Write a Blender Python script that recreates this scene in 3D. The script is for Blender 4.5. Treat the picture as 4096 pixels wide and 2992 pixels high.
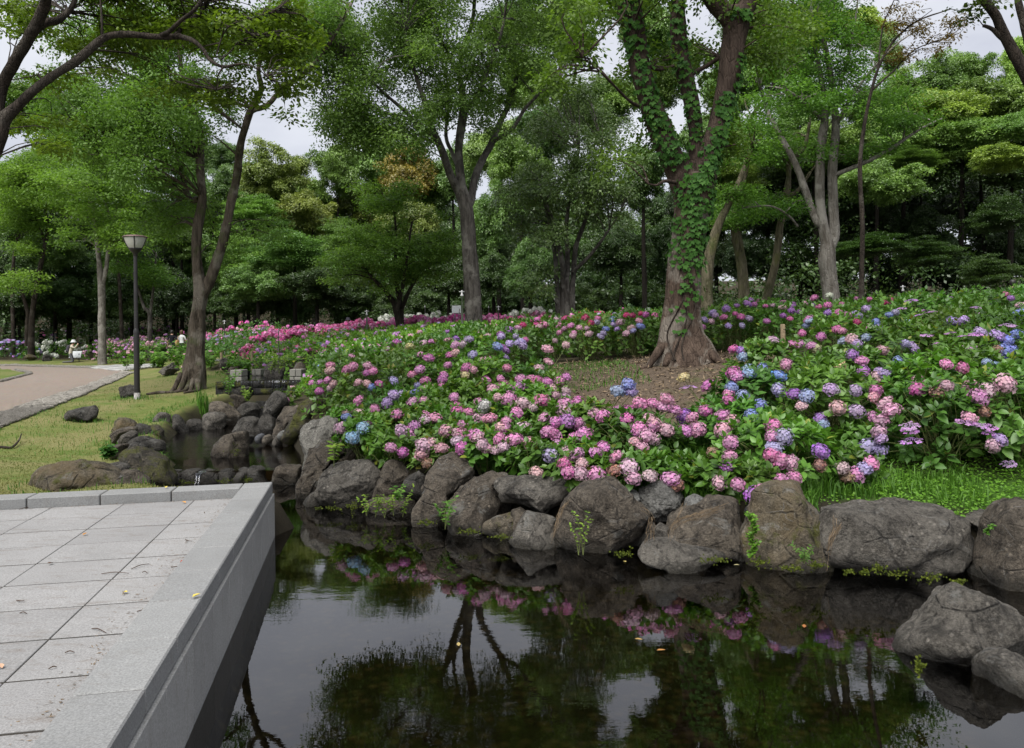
import bpy, bmesh, math, random
import numpy as np
from mathutils import Matrix, Vector

for o in list(bpy.data.objects):
    bpy.data.objects.remove(o)
scene = bpy.context.scene
COL = scene.collection
rng = np.random.default_rng(7)
random.seed(7)

# ------------------------------------------------------------------ camera
F = 3189.0                      # focal length in photograph pixels (4096 wide)
EYE = 2.03                      # metres above the pond
PITCH, ROLL = 0.0066, -0.0155
cam_data = bpy.data.cameras.new('camera')
cam = bpy.data.objects.new('camera', cam_data)
COL.objects.link(cam)
R3 = Matrix.Rotation(math.pi / 2 + PITCH, 3, 'X') @ Matrix.Rotation(ROLL, 3, 'Z')
cam.matrix_world = Matrix.Translation((0, 0, EYE)) @ R3.to_4x4()
cam_data.sensor_width = 36.0
cam_data.lens = F / 4096 * 36.0
cam_data.shift_y = -148 / 4096
cam_data.clip_end = 2000
scene.camera = cam

# ------------------------------------------------------------------ overcast sky and soft sun
SUN_EL, SUN_AZ = 58.0, 205.0
world = bpy.data.worlds.new('World')
scene.world = world
world.use_nodes = True
wn, wl = world.node_tree.nodes, world.node_tree.links
wn.clear()
w_out = wn.new('ShaderNodeOutputWorld')
w_bg = wn.new('ShaderNodeBackground')
w_sky = wn.new('ShaderNodeTexSky')
w_sky.sky_type = 'NISHITA'
w_sky.sun_disc = False
w_sky.sun_elevation = math.radians(SUN_EL)
w_sky.sun_rotation = math.radians(SUN_AZ)
w_tc = wn.new('ShaderNodeTexCoord')
w_map = wn.new('ShaderNodeMapping')
w_map.inputs['Scale'].default_value = (1.0, 1.0, 2.6)
w_noise = wn.new('ShaderNodeTexNoise')
w_noise.inputs['Scale'].default_value = 2.6
w_noise.inputs['Detail'].default_value = 7
w_noise.inputs['Roughness'].default_value = 0.55
w_ramp = wn.new('ShaderNodeValToRGB')
w_ramp.color_ramp.elements[0].position = 0.36
w_ramp.color_ramp.elements[0].color = (2.75, 2.83, 3.2, 1)
w_ramp.color_ramp.elements[1].position = 0.66
w_ramp.color_ramp.elements[1].color = (3.85, 3.92, 4.15, 1)
w_mix = wn.new('ShaderNodeMix')
w_mix.data_type = 'RGBA'
w_mix.inputs[0].default_value = 0.93        # the cloud deck almost closes the sky
wl.new(w_tc.outputs['Generated'], w_map.inputs['Vector'])
wl.new(w_map.outputs['Vector'], w_noise.inputs['Vector'])
wl.new(w_noise.outputs['Fac'], w_ramp.inputs['Fac'])
wl.new(w_sky.outputs['Color'], w_mix.inputs[6])
wl.new(w_ramp.outputs['Color'], w_mix.inputs[7])
wl.new(w_mix.outputs[2], w_bg.inputs['Color'])
wl.new(w_bg.outputs['Background'], w_out.inputs['Surface'])
w_bg.inputs['Strength'].default_value = 0.05

sun_d = bpy.data.lights.new('sun', 'SUN')
sun_d.energy = 1.5
sun_d.angle = math.radians(50)
sun_d.color = (1.0, 0.97, 0.92)
sun = bpy.data.objects.new('sun', sun_d)
COL.objects.link(sun)
_az, _el = math.radians(SUN_AZ), math.radians(SUN_EL)
_sd = Vector((math.sin(_az) * math.cos(_el), math.cos(_az) * math.cos(_el), math.sin(_el)))
sun.rotation_euler = _sd.to_track_quat('Z', 'Y').to_euler()
sun.location = _sd * 60

vs = scene.view_settings
vs.view_transform = 'Standard'
vs.look = 'None'
vs.gamma = 1.0
vs.use_curve_mapping = False
vs.exposure = 2.2
scene.render.engine = 'CYCLES'
cy = scene.cycles
cy.max_bounces = 7
cy.diffuse_bounces = 3
cy.glossy_bounces = 3
cy.transmission_bounces = 4
cy.transparent_max_bounces = 8
cy.use_denoising = True
cy.sample_clamp_indirect = 6

# ------------------------------------------------------------------ pixel <-> world
RM = np.array(R3)


def ray(px, py):
    d = RM @ np.array([(px - 2048) / F, -(py - 1348) / F, -1.0])
    return d / d[1]


def PX(px, py, Y):
    """the point at depth Y seen at photograph pixel (px, py)"""
    d = ray(px, py) * Y
    return np.array([d[0], Y, EYE + d[2]])


def V(vx, vy, Y):
    return PX(vx * 1.8108, vy * 1.8108, Y)


TS = {'A': (0, 1.8359), 'B': (850, 1.8359), 'C': (1700, 1.6523)}


def T(t, x, y):
    """tile coordinates (row letter, column digit) -> photograph pixel"""
    y0, s = TS[t[0]]
    return (int(t[1]) * 1024 + x / s, y0 + y / s)


def pix(p):
    q = RM.T @ (np.asarray(p, float) - np.array([0, 0, EYE]))
    return 2048 - q[0] / q[2] * F, 1348 + q[1] / q[2] * F


# ------------------------------------------------------------------ noise
def _hash(ix, iy, iz, seed):
    h = (ix * 374761393 + iy * 668265263 + iz * 2147483647 + seed * 1274126177) & 0xFFFFFFFF
    h = ((h ^ (h >> 13)) * 1274126177) & 0xFFFFFFFF
    h = (h ^ (h >> 16)) & 0xFFFFFFFF
    return h / 4294967295.0


def vnoise(p, seed=0):
    p = np.asarray(p, float)
    i = np.floor(p).astype(np.int64)
    f = p - i
    f = f * f * (3 - 2 * f)
    out = 0
    for dx in (0, 1):
        wx = f[:, 0] if dx else 1 - f[:, 0]
        for dy in (0, 1):
            wy = f[:, 1] if dy else 1 - f[:, 1]
            for dz in (0, 1):
                wz = f[:, 2] if dz else 1 - f[:, 2]
                out = out + wx * wy * wz * _hash(i[:, 0] + dx, i[:, 1] + dy, i[:, 2] + dz, seed)
    return out * 2 - 1


def fbm(p, octv=4, seed=0, gain=0.5):
    a, s, out = 1.0, 1.0, 0
    for k in range(octv):
        out = out + a * vnoise(np.asarray(p) * s + k * 17.3, seed + k)
        a *= gain
        s *= 2.03
    return out


# ------------------------------------------------------------------ mesh helpers
def mesh_np(name, verts, faces, mat=None, smooth=False, attrs=None, mats=None, midx=None):
    """verts (N,3); faces an (M,k) array or a list of such arrays"""
    me = bpy.data.meshes.new(name)
    if isinstance(faces, np.ndarray):
        faces = [faces]
    faces = [np.asarray(f, np.int32) for f in faces if len(f)]
    verts = np.asarray(verts, np.float32)
    me.vertices.add(len(verts))
    me.vertices.foreach_set('co', verts.ravel())
    nl = sum(f.size for f in faces)
    nf = sum(len(f) for f in faces)
    me.loops.add(nl)
    me.loops.foreach_set('vertex_index', np.concatenate([f.ravel() for f in faces]))
    me.polygons.add(nf)
    tot = np.concatenate([np.full(len(f), f.shape[1], np.int32) for f in faces])
    start = np.concatenate([[0], np.cumsum(tot)[:-1]]).astype(np.int32)
    me.polygons.foreach_set('loop_start', start)
    me.polygons.foreach_set('loop_total', tot)
    if smooth:
        me.polygons.foreach_set('use_smooth', np.ones(nf, bool))
    for m in (mats or ([mat] if mat else [])):
        me.materials.append(m)
    if midx is not None:
        me.polygons.foreach_set('material_index', np.asarray(midx, np.int32))
    for k, v in (attrs or {}).items():
        a = me.attributes.new(k, 'FLOAT', 'POINT')
        a.data.foreach_set('value', np.asarray(v, np.float32))
    me.update(calc_edges=True)
    me.validate()
    return me


def obj(name, me, parent=None, loc=None):
    o = bpy.data.objects.new(name, me)
    COL.objects.link(o)
    if parent is not None:
        o.parent = parent
    if loc is not None:
        o.location = loc
    return o


def tag(o, label=None, cat=None, group=None, kind=None):
    if label:
        o['label'] = label
    if cat:
        o['category'] = cat
    if group:
        o['group'] = group
    if kind:
        o['kind'] = kind
    return o


def thing(name, loc, label, cat, group=None):
    o = bpy.data.objects.new(name, None)
    COL.objects.link(o)
    o.location = loc
    o.empty_display_size = 0.1
    return tag(o, label, cat, group)


class MB:
    """collects pieces into one mesh"""
    def __init__(s):
        s.v, s.f, s.n, s.a = [], [], 0, []

    def add(s, v, f, tint=0.5):
        v = np.asarray(v, float)
        s.v.append(v)
        for g in (f if isinstance(f, list) else [f]):
            s.f.append(np.asarray(g) + s.n)
        s.n += len(v)
        s.a.append(np.full(len(v), tint) if np.isscalar(tint) else tint)

    def box(s, c, h, ax=None, tint=0.5):
        """box at centre c with half sizes h and axes ax (rows)"""
        ax = np.eye(3) if ax is None else np.asarray(ax, float)
        q = np.array([[x, y, z] for x in (-1, 1) for y in (-1, 1) for z in (-1, 1)]) * np.asarray(h)
        s.add(np.asarray(c) + q @ ax, np.array([[0, 1, 3, 2], [4, 6, 7, 5], [0, 4, 5, 1], [2, 3, 7, 6], [0, 2, 6, 4], [1, 5, 7, 3]]), tint)

    def tube(s, pts, rad, sides=8, tint=0.5, **k):
        v, f = tube(pts, rad, sides, **k)
        s.add(v, f, tint)

    def mesh(s, name, mat, smooth=False):
        k3 = [g for g in s.f if g.shape[1] == 3]
        k4 = [g for g in s.f if g.shape[1] == 4]
        fs = ([np.concatenate(k3)] if k3 else []) + ([np.concatenate(k4)] if k4 else [])
        return mesh_np(name, np.concatenate(s.v), fs, mat, smooth, {'tint': np.concatenate(s.a)})


def catmull(pts, n):
    pts = np.asarray(pts, float)
    if len(pts) < 3:
        t = np.linspace(0, 1, n)[:, None]
        return pts[0] * (1 - t) + pts[-1] * t
    q = np.vstack([2 * pts[0] - pts[1], pts, 2 * pts[-1] - pts[-2]])
    t = np.linspace(0, len(pts) - 1 - 1e-6, n)
    i = t.astype(int)
    u = (t - i)[:, None]
    p0, p1, p2, p3 = q[i], q[i + 1], q[i + 2], q[i + 3]
    return 0.5 * (2 * p1 + (p2 - p0) * u + (2 * p0 - 5 * p1 + 4 * p2 - p3) * u ** 2 + (3 * p1 - p0 - 3 * p2 + p3) * u ** 3)


def tube(pts, rad, sides=10, n=None, bump=0.0, seed=0, fs=3.0, cap=True, flute=0.0):
    pts = np.asarray(pts, float)
    rad = np.atleast_1d(np.asarray(rad, float))
    if len(rad) == 1:
        rad = np.repeat(rad, len(pts))
    if n is None:
        n = max(2, (len(pts) - 1) * 4 + 1) if len(pts) > 2 else 2
    r = np.interp(np.linspace(0, 1, n), np.linspace(0, 1, len(rad)), rad)
    c = catmull(pts, n)
    tan = np.gradient(c, axis=0)
    tan /= np.linalg.norm(tan, axis=1)[:, None] + 1e-9
    ref = np.array([0.0, 1, 0]) if abs(tan[0][1]) < 0.8 else np.array([1.0, 0, 0])
    us = []
    u = ref - tan[0] * (ref @ tan[0])
    for t_ in tan:
        u = u - t_ * (u @ t_)
        u /= np.linalg.norm(u) + 1e-9
        us.append(u.copy())
    us = np.array(us)
    ws = np.cross(tan, us)
    th = np.linspace(0, 2 * math.pi, sides, endpoint=False)
    v = c[:, None, :] + r[:, None, None] * (np.cos(th)[None, :, None] * us[:, None, :] + np.sin(th)[None, :, None] * ws[:, None, :])
    v = v.reshape(-1, 3)
    if bump:
        cc = np.repeat(c, sides, axis=0)
        d = v - cc
        k = 1 + bump * fbm(v * fs, 3, seed)
        if flute:
            tt = np.tile(th, n)
            k = k + flute * np.sin(tt * 5 + 2 * vnoise(cc * 1.2, seed + 5)) * np.repeat(np.linspace(1, 0.2, n), sides)
        v = cc + d * k[:, None]
    i = np.arange(n - 1)[:, None] * sides
    j = np.arange(sides)[None, :]
    j2 = (j + 1) % sides
    q = np.stack([i + j, i + j2, i + sides + j2, i + sides + j], -1).reshape(-1, 4)
    fs_ = [q]
    if cap:
        v = np.vstack([v, c[-1:] + tan[-1:] * r[-1] * 0.3])
        e = (n - 1) * sides
        fs_.append(np.stack([e + np.arange(sides), e + (np.arange(sides) + 1) % sides, np.full(sides, n * sides)], -1))
    return v, fs_


def unit(a):
    return a / (np.linalg.norm(a, axis=-1, keepdims=True) + 1e-9)


def rand_unit(n):
    return unit(rng.normal(size=(n, 3)))


def leaf_quads(c, d, s, L, W):
    """diamond leaves: base c, direction d, side s (unit), length L, width W -> verts (4N,3), quads"""
    L = np.broadcast_to(np.asarray(L, float), (len(c),))[:, None]
    W = np.broadcast_to(np.asarray(W, float), (len(c),))[:, None]
    v = np.stack([c, c + d * L * 0.45 + s * W * 0.5, c + d * L, c + d * L * 0.45 - s * W * 0.5], 1)
    return v.reshape(-1, 3), np.arange(len(c) * 4).reshape(-1, 4)


def leaf_fold(c, d, s, L, W, fold=0.25, droop=0.15):
    """ovate leaves folded along the midrib: 8 verts, 4 quads each"""
    n_ = np.cross(d, s)
    n_ = np.where((n_[:, 2] < 0)[:, None], -n_, n_)
    L = np.broadcast_to(np.asarray(L, float), (len(c),))[:, None]
    W = np.broadcast_to(np.asarray(W, float), (len(c),))[:, None]
    def P(t, w, sg):
        return c + d * L * t + s * W * w * sg + n_ * (W * abs(w) * fold - L * droop * t * t)
    v = np.stack([P(0, 0, 1), P(.28, .46, 1), P(.66, .36, 1), P(1, 0, 1), P(.66, .36, -1), P(.28, .46, -1), P(.33, 0, 1), P(.68, 0, 1)], 1)
    b = np.arange(len(c))[:, None] * 8
    q = np.stack([b + np.array([[0, 1, 6, 5]]) * 1], 1).reshape(-1, 4)
    q = np.concatenate([b + np.array([[6, 1, 2, 7]]), b + np.array([[5, 6, 7, 4]])])
    t3 = np.concatenate([b + np.array([[0, 1, 6]]), b + np.array([[0, 6, 5]]), b + np.array([[7, 2, 3]]), b + np.array([[4, 7, 3]])])
    return v.reshape(-1, 3), [t3, q]


# ------------------------------------------------------------------ materials
def new_mat(name):
    m = bpy.data.materials.new(name)
    m.use_nodes = True
    nt = m.node_tree
    nt.nodes.clear()
    out = nt.nodes.new('ShaderNodeOutputMaterial')
    return m, nt, out


class NT:
    def __init__(s, nt):
        s.nt = nt

    def n(s, t, **k):
        x = s.nt.nodes.new(t)
        for a, b in k.items():
            if hasattr(x, a) and a not in ('inputs',):
                setattr(x, a, b)
        return x

    def l(s, a, b):
        s.nt.links.new(a, b)

    def val(s, x, sock):
        if hasattr(x, 'is_output'):
            s.l(x, sock)
        else:
            sock.default_value = x

    def noise(s, vec, scale, detail=4, rough=0.55, dist=0.0):
        x = s.n('ShaderNodeTexNoise')
        x.inputs['Scale'].default_value = scale
        x.inputs['Detail'].default_value = detail
        x.inputs['Roughness'].default_value = rough
        x.inputs['Distortion'].default_value = dist
        if vec is not None:
            s.l(vec, x.inputs['Vector'])
        return x.outputs['Fac']

    def voro(s, vec, scale, feature='F1'):
        x = s.n('ShaderNodeTexVoronoi')
        x.feature = feature
        x.inputs['Scale'].default_value = scale
        if vec is not None:
            s.l(vec, x.inputs['Vector'])
        return x

    def mapping(s, vec, scale=(1, 1, 1), rot=(0, 0, 0)):
        x = s.n('ShaderNodeMapping')
        x.inputs['Scale'].default_value = scale
        x.inputs['Rotation'].default_value = rot
        s.l(vec, x.inputs['Vector'])
        return x.outputs['Vector']

    def ramp(s, fac, stops):
        x = s.n('ShaderNodeValToRGB')
        e = x.color_ramp.elements
        while len(e) < len(stops):
            e.new(0.5)
        for k, (p, c) in enumerate(stops):
            e[k].position = p
            e[k].color = (*c, 1) if len(c) == 3 else c
        s.val(fac, x.inputs['Fac'])
        return x.outputs['Color']

    def fmap(s, x, a, b, c, d):
        m = s.n('ShaderNodeMapRange')
        s.val(x, m.inputs[0])
        for k, q in enumerate((a, b, c, d)):
            m.inputs[k + 1].default_value = q
        return m.outputs[0]

    def math(s, op, a, b=0.0):
        m = s.n('ShaderNodeMath')
        m.operation = op
        s.val(a, m.inputs[0])
        s.val(b, m.inputs[1])
        return m.outputs[0]

    def mix(s, fac, a, b, blend='MIX'):
        m = s.n('ShaderNodeMix')
        m.data_type = 'RGBA'
        m.blend_type = blend
        s.val(fac, m.inputs[0])
        for x, k in ((a, 6), (b, 7)):
            s.val((*x, 1) if isinstance(x, tuple) and len(x) == 3 else x, m.inputs[k])
        return m.outputs[2]

    def bump(s, h, strength=0.5, dist=0.02, normal=None):
        b = s.n('ShaderNodeBump')
        b.inputs['Strength'].default_value = strength
        b.inputs['Distance'].default_value = dist
        s.l(h, b.inputs['Height'])
        if normal is not None:
            s.l(normal, b.inputs['Normal'])
        return b.outputs['Normal']

    def bsdf(s, color, rough=0.8, spec=0.3, normal=None, **k):
        p = s.n('ShaderNodeBsdfPrincipled')
        s.val((*color, 1) if isinstance(color, tuple) and len(color) == 3 else color, p.inputs['Base Color'])
        s.val(rough, p.inputs['Roughness'])
        p.inputs['Specular IOR Level'].default_value = spec
        if normal is not None:
            s.l(normal, p.inputs['Normal'])
        for a, b in k.items():
            p.inputs[a.replace('_', ' ')].default_value = b
        return p.outputs[0]

    def objvec(s):
        """object coordinates shifted by a random amount per object"""
        tc = s.n('ShaderNodeTexCoord')
        oi = s.n('ShaderNodeObjectInfo')
        m = s.n('ShaderNodeVectorMath')
        m.operation = 'MULTIPLY_ADD'
        s.l(oi.outputs['Random'], m.inputs[0])
        m.inputs[1].default_value = (37.0, 53.0, 71.0)
        s.l(tc.outputs['Object'], m.inputs[2])
        return m.outputs[0]

    def pos(s):
        return s.n('ShaderNodeNewGeometry').outputs['Position']


def M_plain(name, color, rough=0.6, spec=0.3, metallic=0.0, var=0.15, scale=20.0):
    m, nt, out = new_mat(name)
    q = NT(nt)
    n1 = q.noise(q.objvec(), scale, 4)
    c = q.mix(q.fmap(n1, .3, .7, 0, 1), tuple(x * (1 - var) for x in color), tuple(min(1, x * (1 + var)) for x in color))
    q.l(q.bsdf(c, rough, spec, None, Metallic=metallic), out.inputs['Surface'])
    return m


def M_leaf(name, c1, c2, objcol=False, transl=0.35, rough=0.45, spec=0.35, hue=None, gloss=True):
    """leaf: colour runs from c1 to c2 with the tint of the spray and a random step per leaf"""
    m, nt, out = new_mat(name)
    q = NT(nt)
    g = q.n('ShaderNodeNewGeometry')
    at = q.n('ShaderNodeAttribute')
    at.attribute_name = 'tint'
    f = q.math('ADD', q.math('MULTIPLY', at.outputs['Fac'], 0.75), q.math('MULTIPLY', g.outputs['Random Per Island'], 0.35))
    f = q.math('SUBTRACT', f, 0.06)
    cl = q.n('ShaderNodeClamp')
    q.l(f, cl.inputs[0])
    c = q.mix(cl.outputs[0], c1, c2)
    if hue:
        r = q.math('GREATER_THAN', g.outputs['Random Per Island'], hue[0])
        c = q.mix(q.math('MULTIPLY', r, 0.8), c, hue[1])
    if objcol:
        oi = q.n('ShaderNodeObjectInfo')
        c = q.mix(1.0, c, oi.outputs['Color'], 'MULTIPLY')
    b = q.bsdf(c, rough, spec)
    t = q.n('ShaderNodeBsdfTranslucent')
    tcol = q.mix(1.0, c, (1.15, 1.25, 0.6), 'MULTIPLY')
    q.l(tcol, t.inputs['Color'])
    mx = q.n('ShaderNodeMixShader')
    mx.inputs[0].default_value = transl
    q.l(b, mx.inputs[1])
    q.l(t.outputs[0], mx.inputs[2])
    q.l(mx.outputs[0], out.inputs['Surface'])
    return m


def M_bark(name, c1, c2, c3=None, scale=1.0, moss=0.0):
    m, nt, out = new_mat(name)
    q = NT(nt)
    p = q.objvec()
    st = q.mapping(p, (1, 1, 0.22))
    a = q.noise(st, 9 * scale, 6, 0.65, 0.4)
    b = q.noise(p, 1.6, 5, 0.6)
    vv = q.voro(st, 22 * scale, 'DISTANCE_TO_EDGE').outputs['Distance']
    c = q.mix(q.fmap(a, .35, .66, 0, 1), c1, c2)
    if c3:
        c = q.mix(q.fmap(b, .52, .6, 0, 0.85), c, c3)
    if moss:
        c = q.mix(q.fmap(q.noise(p, 2.3, 5), .55, .66, 0, moss), c, (.05, .065, .02))
    h = q.math('ADD', a, q.math('MULTIPLY', q.fmap(vv, 0, .12, 0, 1), .5))
    q.l(q.bsdf(c, .9, .15, q.bump(h, .8, .03)), out.inputs['Surface'])
    return m


ROCK_K = .56


def M_rock(name, dark, light, lichen=0.3, moss=0.0, tan=None, wet=True):
    m, nt, out = new_mat(name)
    q = NT(nt)
    dark, light = tuple(x * ROCK_K for x in dark), tuple(x * ROCK_K for x in light)
    tan = tuple(x * ROCK_K for x in tan) if tan else None
    p = q.objvec()
    a = q.noise(p, 2.2, 8, 0.62, 0.3)
    b = q.noise(p, 7.5, 8, 0.7)
    f = q.noise(p, 42, 6, 0.75)
    c = q.mix(q.fmap(a, .38, .60, 0, 1), dark, light)
    c = q.mix(q.fmap(b, .44, .60, 0, .9), c, tuple(x * .3 for x in dark))
    c = q.mix(q.fmap(f, .4, .62, 0, .6), c, tuple(min(1, x * 1.6) for x in light))
    c = q.mix(q.fmap(q.noise(q.mapping(p, (1, 1, .35)), 5.0, 6, .7, .6), .5, .66, 0, .75), c, tuple(x * .35 for x in dark))
    if tan:
        c = q.mix(q.fmap(q.noise(p, 1.5, 4), .45, .6, 0, .8), c, tan)
    if lichen:
        l1 = q.noise(q.mapping(p, (1, 1, 1.4), (.4, .8, 0)), 3.1, 9, .72, .8)
        c = q.mix(q.fmap(l1, .565, .64, 0, lichen), c, (.24, .24, .225))
        v = q.voro(p, 3.4, 'DISTANCE_TO_EDGE').outputs['Distance']
        vein = q.math('MULTIPLY', q.fmap(v, 0, .022, 1, 0), q.fmap(q.noise(p, 2.4, 3), .57, .64, 0, lichen * .8))
        c = q.mix(vein, c, (.26, .26, .255))
    sp = q.math('MULTIPLY', q.fmap(q.voro(p, 17).outputs['Distance'], .16, .30, 1, 0), q.fmap(q.noise(p, 4.2, 5, .7), .48, .60, 0, .8))
    c = q.mix(sp, c, tuple(min(1, x * 2.0) for x in light))
    crk = q.math('MULTIPLY', q.fmap(q.voro(q.mapping(p, (1, 1, 1.8), (.5, .3, 0)), 2.1, 'DISTANCE_TO_EDGE').outputs['Distance'], 0, .035, 1, 0), q.fmap(b, .42, .58, 0, 1))
    c = q.mix(q.math('MULTIPLY', crk, .8), c, tuple(x * .2 for x in dark))
    g = q.n('ShaderNodeNewGeometry')
    sx = q.n('ShaderNodeSeparateXYZ')
    q.l(g.outputs['Position'], sx.inputs[0])
    if moss:
        mm = q.noise(p, 3.4, 7, .7)
        ms = q.fmap(mm, .53 - .1 * moss, .62 - .06 * moss, 0, .9)
        c = q.mix(ms, c, q.mix(q.noise(p, 16, 4), (.035, .04, .006), (.12, .125, .018)))
    rough = .88
    if wet:                      # the band that the pond keeps wet
        zz = q.math('ADD', sx.outputs[2], q.math('MULTIPLY', q.math('SUBTRACT', a, .5), .22))
        w = q.fmap(zz, .03, .13, 1, 0)
        c = q.mix(q.math('MULTIPLY', w, .75), c, (.018, .017, .013))
        rough = q.fmap(w, 0, 1, .88, .35)
    h = q.math('ADD', q.math('ADD', q.math('MULTIPLY', a, 1.2), q.math('MULTIPLY', b, .9)), q.math('MULTIPLY', f, .8))
    h = q.math('SUBTRACT', h, q.math('MULTIPLY', crk, .5))
    q.l(q.bsdf(c, rough, .3, q.bump(h, 1.0, .10)), out.inputs['Surface'])
    return m


def M_granite(name, base, speck=0.5, dirt=0.0, scale=1.0):
    m, nt, out = new_mat(name)
    q = NT(nt)
    p = q.objvec()
    w = q.pos()
    s1 = q.noise(p, 95 * scale, 3, .85)
    s2 = q.voro(p, 95 * scale).outputs['Distance']
    c = q.mix(q.fmap(s1, .36, .64, 0, 1), tuple(x * (1 - speck * .85) for x in base), tuple(min(1, x * (1 + speck * .65)) for x in base))
    c = q.mix(q.fmap(s2, .1, .25, .4 * speck, 0), c, tuple(x * .4 for x in base))
    big = q.noise(w, 1.7, 6, .65)
    c = q.mix(q.fmap(big, .42, .68, 0, .38), c, tuple(x * .66 for x in base))
    oi = q.n('ShaderNodeObjectInfo')
    c = q.mix(1.0, c, q.ramp(oi.outputs['Random'], [(0, (.90, .90, .90)), (1, (1.06, 1.06, 1.055))]), 'MULTIPLY')
    if dirt:
        dd = q.noise(q.mapping(w, (1.0, 3.2, 1), (0, 0, .2)), 3.4, 9, .8, .5)
        c = q.mix(q.fmap(dd, .53, .72, 0, dirt), c, (.10, .075, .055))
    q.l(q.bsdf(c, .85, .25, q.bump(s1, .35, .004)), out.inputs['Surface'])
    return m


M = {}
M['rock_grey'] = M_rock('rock_grey', (.108, .096, .079), (.26, .238, .205), .55)
M['rock_brown'] = M_rock('rock_brown', (.090, .072, .054), (.225, .19, .148), .5, 0)
M['rock_dark'] = M_rock('rock_dark', (.045, .041, .035), (.14, .13, .115), .4, 0)
M['rock_moss'] = M_rock('rock_moss', (.05, .044, .032), (.13, .112, .082), .2, .6)
M['rock_pale'] = M_rock('rock_pale', (.30, .28, .24), (.52, .50, .44), .2)
M['rock_tan'] = M_rock('rock_tan', (.15, .125, .085), (.26, .22, .16), .6, .1, (.30, .225, .12))
M['rock_lichen'] = M_rock('rock_lichen', (.13, .125, .115), (.30, .295, .275), 1.0)
M['pebble'] = M_rock('pebble', (.24, .24, .23), (.38, .38, .36), .1)
M['pebble_brown'] = M_rock('pebble_brown', (.17, .14, .11), (.26, .225, .18), .1)
M['pebble_blue'] = M_rock('pebble_blue', (.14, .15, .17), (.27, .28, .31), .6)
M['granite'] = M_granite('granite', (.222, .22, .22), .38, .75)
M['granite_coping'] = M_granite('granite_coping', (.195, .198, .198), .34, .3)
M['granite_wall'] = M_granite('granite_wall', (.25, .25, .246), .34, .4)
M['block_stone'] = M_granite('block_stone', (.19, .185, .165), .4, .4)
M['paving'] = M_granite('paving', (.31, .31, .30), .2, .1)


# ------------------------------------------------------------------ terrain
CTRL = np.array([
    (-20, 5, .46), (-8, 8, .48), (-4.5, 9.5, .42), (-5.8, 12, .28), (-6.4, 13, .32), (-7.0, 14.6, .32), (-7.9, 16, .38), (-8.3, 17.6, .44), (-8.2, 19.2, .6), (-9.6, 17, .6), (-9, 20.5, .74), (-7.9, 22.4, .87), (-20, 18, .62), (-30, 30, .9),
    (-14, 31, .95), (-11, 30, 1.28), (-20, 45, 1.25), (-40, 45, 1.25), (-25.5, 46, 1.26), (-28, 50.5, 1.5), (-19, 48, 1.48), (-30, 60, 1.9), (-15, 55, 1.9), (-60, 60, 1.5),
    (-2.0, 11.6, .55), (-1, 10.4, .52), (1, 8.6, .5), (2.6, 8.1, .48), (3.8, 7.7, .42), (5.5, 7.3, .42), (9, 6.5, .45), (14, 5, .5), (25, 3, .6),
    (-3, 13.5, .75), (-3.9, 17, .95), (-4.5, 21, 1.2), (0, 12, 1.0), (.3, 15, 1.4), (3, 14.5, 1.60), (2.1, 12.5, 1.38), (1.8, 11.3, 1.13), (1.5, 10, .84),
    (4, 10, .92), (6, 11, 1.15), (9, 10, 1.15), (6, 14, 1.68), (9, 14, 1.75), (14, 14, 1.85), (14, 9, 1.1), (0, 20, 1.65), (3, 20, 1.75), (8, 20, 1.95),
    (14, 22, 2.1), (0, 30, 2.1), (6, 30, 2.2), (-4, 30, 1.95), (-8, 33, 1.9), (-10.5, 36, 1.95), (-6, 26, 1.5), (-8, 25.5, 1.18), (10, 35, 2.2), (0, 45, 2.2),
    (20, 45, 2.3), (-8, 45, 1.9), (30, 20, 2.2), (40, 60, 2.4), (0, 80, 2.4), (-40, 80, 2.0), (80, 80, 2.5), (0, 160, 2.5), (-120, 160, 2.3), (120, 160, 2.6),
    (-120, 20, 1.0), (120, 20, 2.2), (0, -40, .4), (-60, -40, .5), (60, -40, .6)], float)


def _tps(d):
    return np.where(d > 1e-9, d * d * np.log(d + 1e-9), 0)


_n = len(CTRL)
_K = _tps(np.linalg.norm(CTRL[:, None, :2] - CTRL[None, :, :2], axis=2)) + np.eye(_n) * 1.5
_Pm = np.hstack([np.ones((_n, 1)), CTRL[:, :2]])
_A = np.vstack([np.hstack([_K, _Pm]), np.hstack([_Pm.T, np.zeros((3, 3))])])
_W = np.linalg.solve(_A, np.concatenate([CTRL[:, 2], np.zeros(3)]))


def poly_dist(x, y, poly):
    """signed distance, positive inside"""
    x, y = np.asarray(x, float), np.asarray(y, float)
    poly = np.asarray(poly, float)
    ins = np.zeros(x.shape, bool)
    dm = np.full(x.shape, 1e9)
    for k in range(len(poly)):
        x0, y0 = poly[k]
        x1, y1 = poly[(k + 1) % len(poly)]
        c = ((y0 > y) != (y1 > y))
        with np.errstate(divide='ignore', invalid='ignore'):
            ins ^= c & (x < (x1 - x0) * (y - y0) / (y1 - y0 + 1e-12) + x0)
        t = np.clip(((x - x0) * (x1 - x0) + (y - y0) * (y1 - y0)) / ((x1 - x0) ** 2 + (y1 - y0) ** 2 + 1e-12), 0, 1)
        dm = np.minimum(dm, np.hypot(x - x0 - t * (x1 - x0), y - y0 - t * (y1 - y0)))
    return np.where(ins, dm, -dm)


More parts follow.
